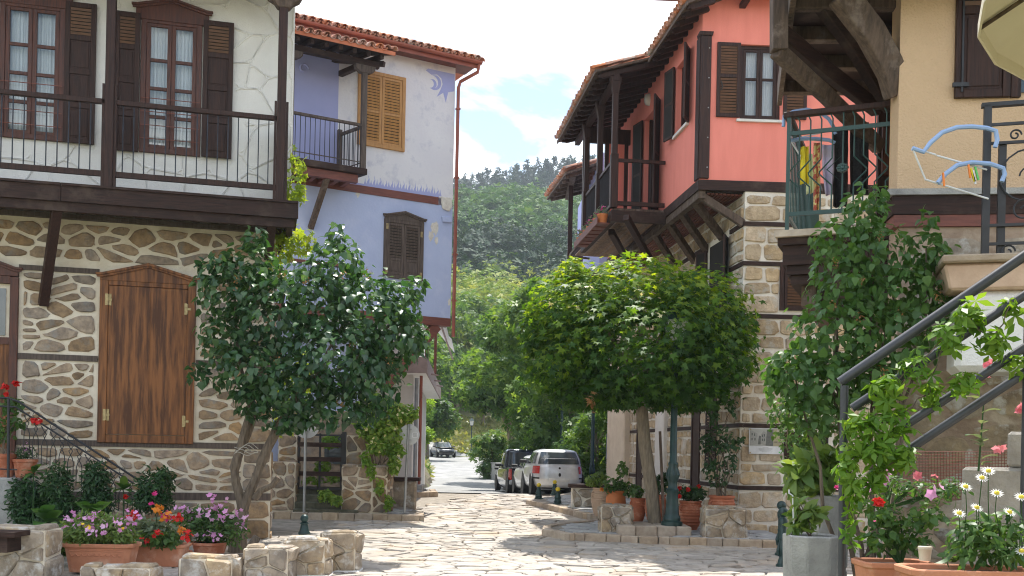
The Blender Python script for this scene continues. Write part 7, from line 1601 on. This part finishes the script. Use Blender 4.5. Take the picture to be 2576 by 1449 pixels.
for x, y in ((1480,280),(1550,290),(1740,360),(1500,530),(1560,580),(1640,430),(1660,490),(1640,550),(1720,660),(1680,700),(1540,560)): big_leaf(ts, P(*Z(13, 1612, y+20), 6.5), P(*Z(13, x, y), 6.45), .035, 'leaf_grey')
bs2 = herb('bay_plant', 'young plant with long pale green leaves above the taller concrete planter', 'plant', (pb.x, 9.6, pb.z-.05), [('foliage', BLADE_W, 'leaf_fresh', 170, (.14, .26), [zb13(*b, 9.5, .15) for b in ((450,780,90,70),(540,720,60,70),(370,760,60,50),(600,760,50,60),(500,850,80,40))], .35, .1)], stems=6, seed=35)
bs3 = herb('willow_herb', 'young leafy shoots in the squat concrete planter', 'plant', (pa.x, 8.6, pa.z-.05), [('foliage', BLADE_W, 'leaf_fresh', 110, (.09, .16), [zb13(*b, 8.55, .1) for b in ((430,1010,60,60),(480,1060,50,60),(400,1090,40,50))], .3, 0)], stems=5, seed=36)
wk = P(*Z(13, 382, 1150), 8.55); wk.z = pa.z-.06; tag(MB().tube([wk, P(*Z(13, 368, 920), 8.55), P(*Z(13, 345, 905), 8.55), P(*Z(13, 345, 880), 8.55)], .007, 6).build('garden_stake', G('plastic_white'), None), 'thin white forked garden stake in the squat planter', 'stake')
fg = thing('wire_mesh_fence', 'rusty square wire mesh panel behind the mallow', 'fence', tuple(P(*Z(13, 1450, 940), 7.0)))
m = MB()
for i in range(36): x = 1100+i*20; m.tube([P(*Z(13, x, 632), 7.0), P(*Z(13, x, 945), 7.0)], .0022, 4)
for j in range(17): y = 632+j*19.5; m.tube([P(*Z(13, 1100, y), 7.0), P(*Z(13, 1810, y), 7.0)], .0022, 4)
m.build('mesh', G('rust_bar'), fg, Matrix())
gc = P(*Z(13, 1238, 1310), 5.35); tag(MB().lathe([(.028, 0), (.035, .06), (.037, .062), (.037, .075), (.03, .076)], n=16).build('plastic_cup', G('canvas'), None, Matrix.Translation((gc.x, 5.35, gc.z-.03)), smooth=True), 'cream cup with dark rim stuck in the rose trough', 'cup')
# ------------------------------------------------------------------ cars
def sup(th, n): c, s = math.cos(th), math.sin(th); return math.copysign(abs(c)**(2/n), c), math.copysign(abs(s)**(2/n), s)
def car(name, label, pos, rz, paint, L=3.7, W=1.68, Hh=1.48, kind='hatch', lights='tail', group='cars parked along the street'):
    t = thing(name, label, 'car', tuple(pos), rz, group); pm = G(paint); hw = W/2; belt = .66*Hh if kind != 'sedan' else .64*Hh
    if kind == 'pickup': belt = .58*Hh
    #            z, y rear, y front, half width
    body = [(.20, .16, L-.12, hw*.86), (.30, .04, L-.04, hw*.95), (.50, -.02, L, hw*.99), (.66, .0, L-.02, hw), (belt-.08, .05, L-.10, hw*.975), (belt, .10, L-.22, hw*.94)]
    if kind == 'hatch': green = [(belt, .10, L*.70, hw*.94), (belt+.20, .17, L*.62, hw*.88), (Hh-.08, .36, L*.54, hw*.77), (Hh-.03, .44, L*.50, hw*.66), (Hh, .62, L*.44, hw*.42)]
    elif kind == 'sedan': green = [(belt, .55, L*.72, hw*.93), (belt+.2, .80, L*.64, hw*.88), (Hh-.12, 1.05, L*.56, hw*.80), (Hh-.03, 1.2, L*.52, hw*.72), (Hh, 1.35, L*.48, hw*.5)]
    else: green = [(belt, 1.75, L*.74, hw*.94), (belt+.25, 1.80, L*.69, hw*.90), (Hh-.12, 1.88, L*.60, hw*.84), (Hh-.03, 1.96, L*.57, hw*.76), (Hh, 2.1, L*.54, hw*.55)]
    def pt(lv, s, th, off=0.0, n=4.5):
        i = min(int(s), len(lv)-2); f = s-i; z, y0, y1, w = [lv[i][k]+(lv[i+1][k]-lv[i][k])*f for k in range(4)]
        a, b = sup(th, n); y = (y0+y1)/2+b*((y1-y0)/2+off); x = a*(w+off)
        if lv is body and z > .6 and y > L*.68: z -= (y-L*.68)*.16
        return Vector((x, y, z))
    def shell(lv, name_, mat, cap=True):
        m = MB(); N = 56; k = (len(lv)-1)*3; vs = [pt(lv, (len(lv)-1)*j/k, 2*PI*i/N) for j in range(k+1) for i in range(N)]; fs = []
        for j in range(k):
            for i in range(N): fs.append((j*N+i, j*N+(i+1) % N, (j+1)*N+(i+1) % N, (j+1)*N+i))
        fs.append(tuple(k*N+i for i in range(N))); fs.append(tuple(range(N-1, -1, -1))); return m.off(vs, fs).build(name_, mat, t, smooth=True)
    def patch(lv, name_, mat, t0, t1, s0, s1, off=.008, parent=None, nn=12):
        vs = [pt(lv, s0+(s1-s0)*j/5, rad(t0+(t1-t0)*i/nn), off) for j in range(6) for i in range(nn+1)]; fs = []
        for j in range(5):
            for i in range(nn): fs.append((j*(nn+1)+i, j*(nn+1)+i+1, (j+1)*(nn+1)+i+1, (j+1)*(nn+1)+i))
        return MB().off(vs, fs).build(name_, mat, parent or t, WM[t], smooth=True)
    bd = shell(body, 'body', pm); gr = shell(green, 'cabin', pm)
    top = 3.0 if kind != 'x' else 2.8
    patch(green, 'rear_window', G('car_glass'), -131, -49, .12, 1.95); patch(green, 'windscreen', G('car_glass'), 49, 131, .1, 1.95)
    for s_ in (0, 180): patch(green, 'side_window', G('car_glass'), s_-32, s_+2, .14, 1.85); patch(green, 'side_window', G('car_glass'), s_+5, s_+34, .14, 1.85)
    patch(body, 'sill', G('trim_black'), -180, 180, .0, .45, .004, nn=48)
    for s_ in (-1, 1):
        th = -90+s_*50
        patch(body, 'tail_light', G('tail_red'), (-152 if s_ < 0 else -60), (-120 if s_ < 0 else -28), 3.1, 4.5, .012) if kind != 'pickup' else patch(body, 'tail_light', G('tail_red'), th-9, th+9, 2.6, 4.6, .012)
        patch(body, 'head_light', G('lamp_white'), 90-s_*50-12, 90-s_*50+12, 3.0, 3.9, .012)
        patch(body, 'bumper_strip', G('trim_black'), -90+s_*44-14, -90+s_*44+14, 2.1, 2.4, .016)
    patch(body, 'rear_bumper', pm, -150, -30, 1.1, 2.75, .012, nn=24); patch(body, 'number_plate', G('plate'), -97, -83, 1.7, 2.3, .024) if kind == 'hatch' else patch(body, 'number_plate', G('plate'), -97, -83, 2.6, 3.2, .02)
    patch(body, 'grille', G('trim_black'), 70, 110, 1.3, 3.0, .01)
    if kind == 'hatch':
        e = pt(body, 3.9, -PI/2, .02); MB().lathe([(.0, 0), (.035, 0), (.035, .01), (0, .012)], n=14).build('badge', G('trim_black'), t, WM[t] @ Matrix.Translation(e-Vector((0, 0, .0))) @ Matrix.Rotation(PI/2, 4, 'X')); e = pt(body, 2.95, -PI/2, .02); MB().lathe([(.0, 0), (.04, 0), (.04, .01), (0, .012)], n=14).build('badge', G('trim_black'), t, WM[t] @ Matrix.Translation(e) @ Matrix.Rotation(PI/2, 4, 'X') @ Matrix.Diagonal((1, 1.5, 1, 1)))
        MB().tube([(0, .75, Hh), (0, .72, Hh+.12)], .008, 5).build('aerial', G('trim_black'), t)
    if kind == 'pickup':
        MB().box(-hw*.9, hw*.9, .06, 1.7, belt-.02, belt+.01).build('bed_cover', G('trim_black'), t); MB().box(-hw*.97, hw*.97, -.1, .1, .42, .58).build('step_bumper', G('galv'), t, bev=.02)
        for s_ in (-1, 1): MB().tube([(s_*hw*.85, 1.7, belt), (s_*hw*.8, 1.62, Hh-.1), (s_*hw*.6, 1.6, Hh-.05)], .03, 8).build('roll_bar', G('trim_black'), t)
    for s_ in (-1, 1):
        for y in (.68, L-.78):
            w = thing.__globals__['add']('wheel', MB().lathe([(.30, -.09), (.315, -.05), (.315, .05), (.30, .09), (.21, .095), (.20, .06)], n=24).mesh('wheel', G('tyre'), True), t, WM[t] @ Matrix.Translation((s_*(hw-.12), y, .315)) @ Matrix.Rotation(s_*PI/2, 4, 'Y'))
            rm_ = MB(); rm_.lathe([(.2, .04), (.2, .06), (.18, .05), (.05, .075), (0, .08)], n=20); rm_.build('rim', G('trim_black'), w, WM[w], smooth=True)
            for k in range(7): a = k*2*PI/7; MB().beam((.04*math.cos(a), .04*math.sin(a), .085), (.195*math.cos(a), .195*math.sin(a), .075), .035, .02).build('spoke', G('alloy'), w, WM[w])
            MB().lathe([(.36, -.01), (.36, .012), (.30, .014)], n=24).build('wheel_arch', G('trim_black'), t, WM[t] @ Matrix.Translation((s_*(hw*.985), y, .33)) @ Matrix.Rotation(s_*PI/2, 4, 'Y'))
        mr = MB(); mr.box(s_*hw*.9, s_*(hw+.17), L*.62, L*.62+.10, belt+.02, belt+.14); mr.build('mirror', G('trim_black'), t, bev=.03)
    return t
car('hatchback_car', 'silver hatchback parked nearest the terracotta pots, seen from behind', (1.52, 31.4, gz(31.9)), rad(6), 'car_silver', 3.6, 1.70, 1.46)
car('hatchback_car', 'white hatchback parked between the silver hatchback and the pickup', (1.33, 35.9, gz(37)), rad(8), 'car_white', 3.8, 1.7, 1.48)
car('pickup_truck', 'dark blue pickup truck parked ahead of the white car', (.80, 39.6, gz(42)), rad(8), 'car_navy', 5.0, 1.82, 1.84, 'pickup')
car('saloon_car', 'grey saloon half hidden by the pickup truck', (.62, 45.6, gz(47)), rad(9), 'car_grey', 4.3, 1.72, 1.42, 'sedan')
car('saloon_car', 'black saloon facing down the street at the head of the parked row', (-.02, 54.0, gz(51)), rad(188), 'car_black', 4.4, 1.74, 1.42, 'sedan')
fc = P(1098, 1130, 93); car('saloon_car', 'distant black saloon parked on the bank at the bend', (fc.x, 95.5, gz(94)), rad(195), 'car_black', 4.4, 1.76, 1.45, 'sedan')
# low concrete wall behind the cars, rock cutting on the left
lwp = [P(*Z(7, 605, 640), 60), P(*Z(7, 800, 640), 50)]
tag(MB().prismz([(lwp[0].x, 60), (lwp[0].x+.3, 60.2), (2.9, 44), (2.6, 44)], -.4, .95).build('road_wall', G('concrete'), None), 'low concrete retaining wall along the road behind the parked cars', 'wall')
m = MB(); r5 = random.Random(15); n = 9; k = 5
vs = []; 
for j in range(k+1):
    for i in range(n+1): y = 45+i*1.4; vs.append((-4.05-.03*i-j*.22+r5.uniform(-.15, .15)-(.4 if i == n else 0), y, gz(y)-.1+j*.48*(1-.05*i)+r5.uniform(-.1, .1)))
fs = [(j*(n+1)+i, j*(n+1)+i+1, (j+1)*(n+1)+i+1, (j+1)*(n+1)+i) for j in range(k) for i in range(n)]
rk = tag(m.off(vs, fs).build('rock_bank', G('earth'), None), 'bare earth cutting along the left side of the road', 'bank')
tree('hedge_bush', 'bright green bush hanging over the earth cutting', (-5.0, 49, 1.3), 3.0, 1.5, 'leaf_honey', 88, 1200, (.12, .25), .05, 'bushes behind the cars', lowest=.02)
tree('hedge_bush', 'green bush above the far end of the earth cutting', (-7.0, 63, 2.6), 3.4, 2.2, 'leaf_mid', 89, 1200, (.12, .25), .05, 'bushes behind the cars', lowest=.02)
# ------------------------------------------------------------------ air between here and the hills
hz = MB().box(-700, 700, -40, 2450, -8, 192).build('haze', None); stuff(hz)
hm = bpy.data.materials.new('haze'); hm.use_nodes = True; N_ = hm.node_tree.nodes; N_.remove(N_['Principled BSDF']); pv_ = N_.new('ShaderNodeVolumePrincipled')
pv_.inputs['Color'].default_value = (.80, .88, 1, 1); pv_.inputs['Density'].default_value = .0003; pv_.inputs['Anisotropy'].default_value = .3
hm.node_tree.links.new(pv_.outputs[0], N_['Material Output'].inputs['Volume']); hz.data.materials.append(hm)
tag(hz, 'thin bluish summer haze over the valley', 'haze')
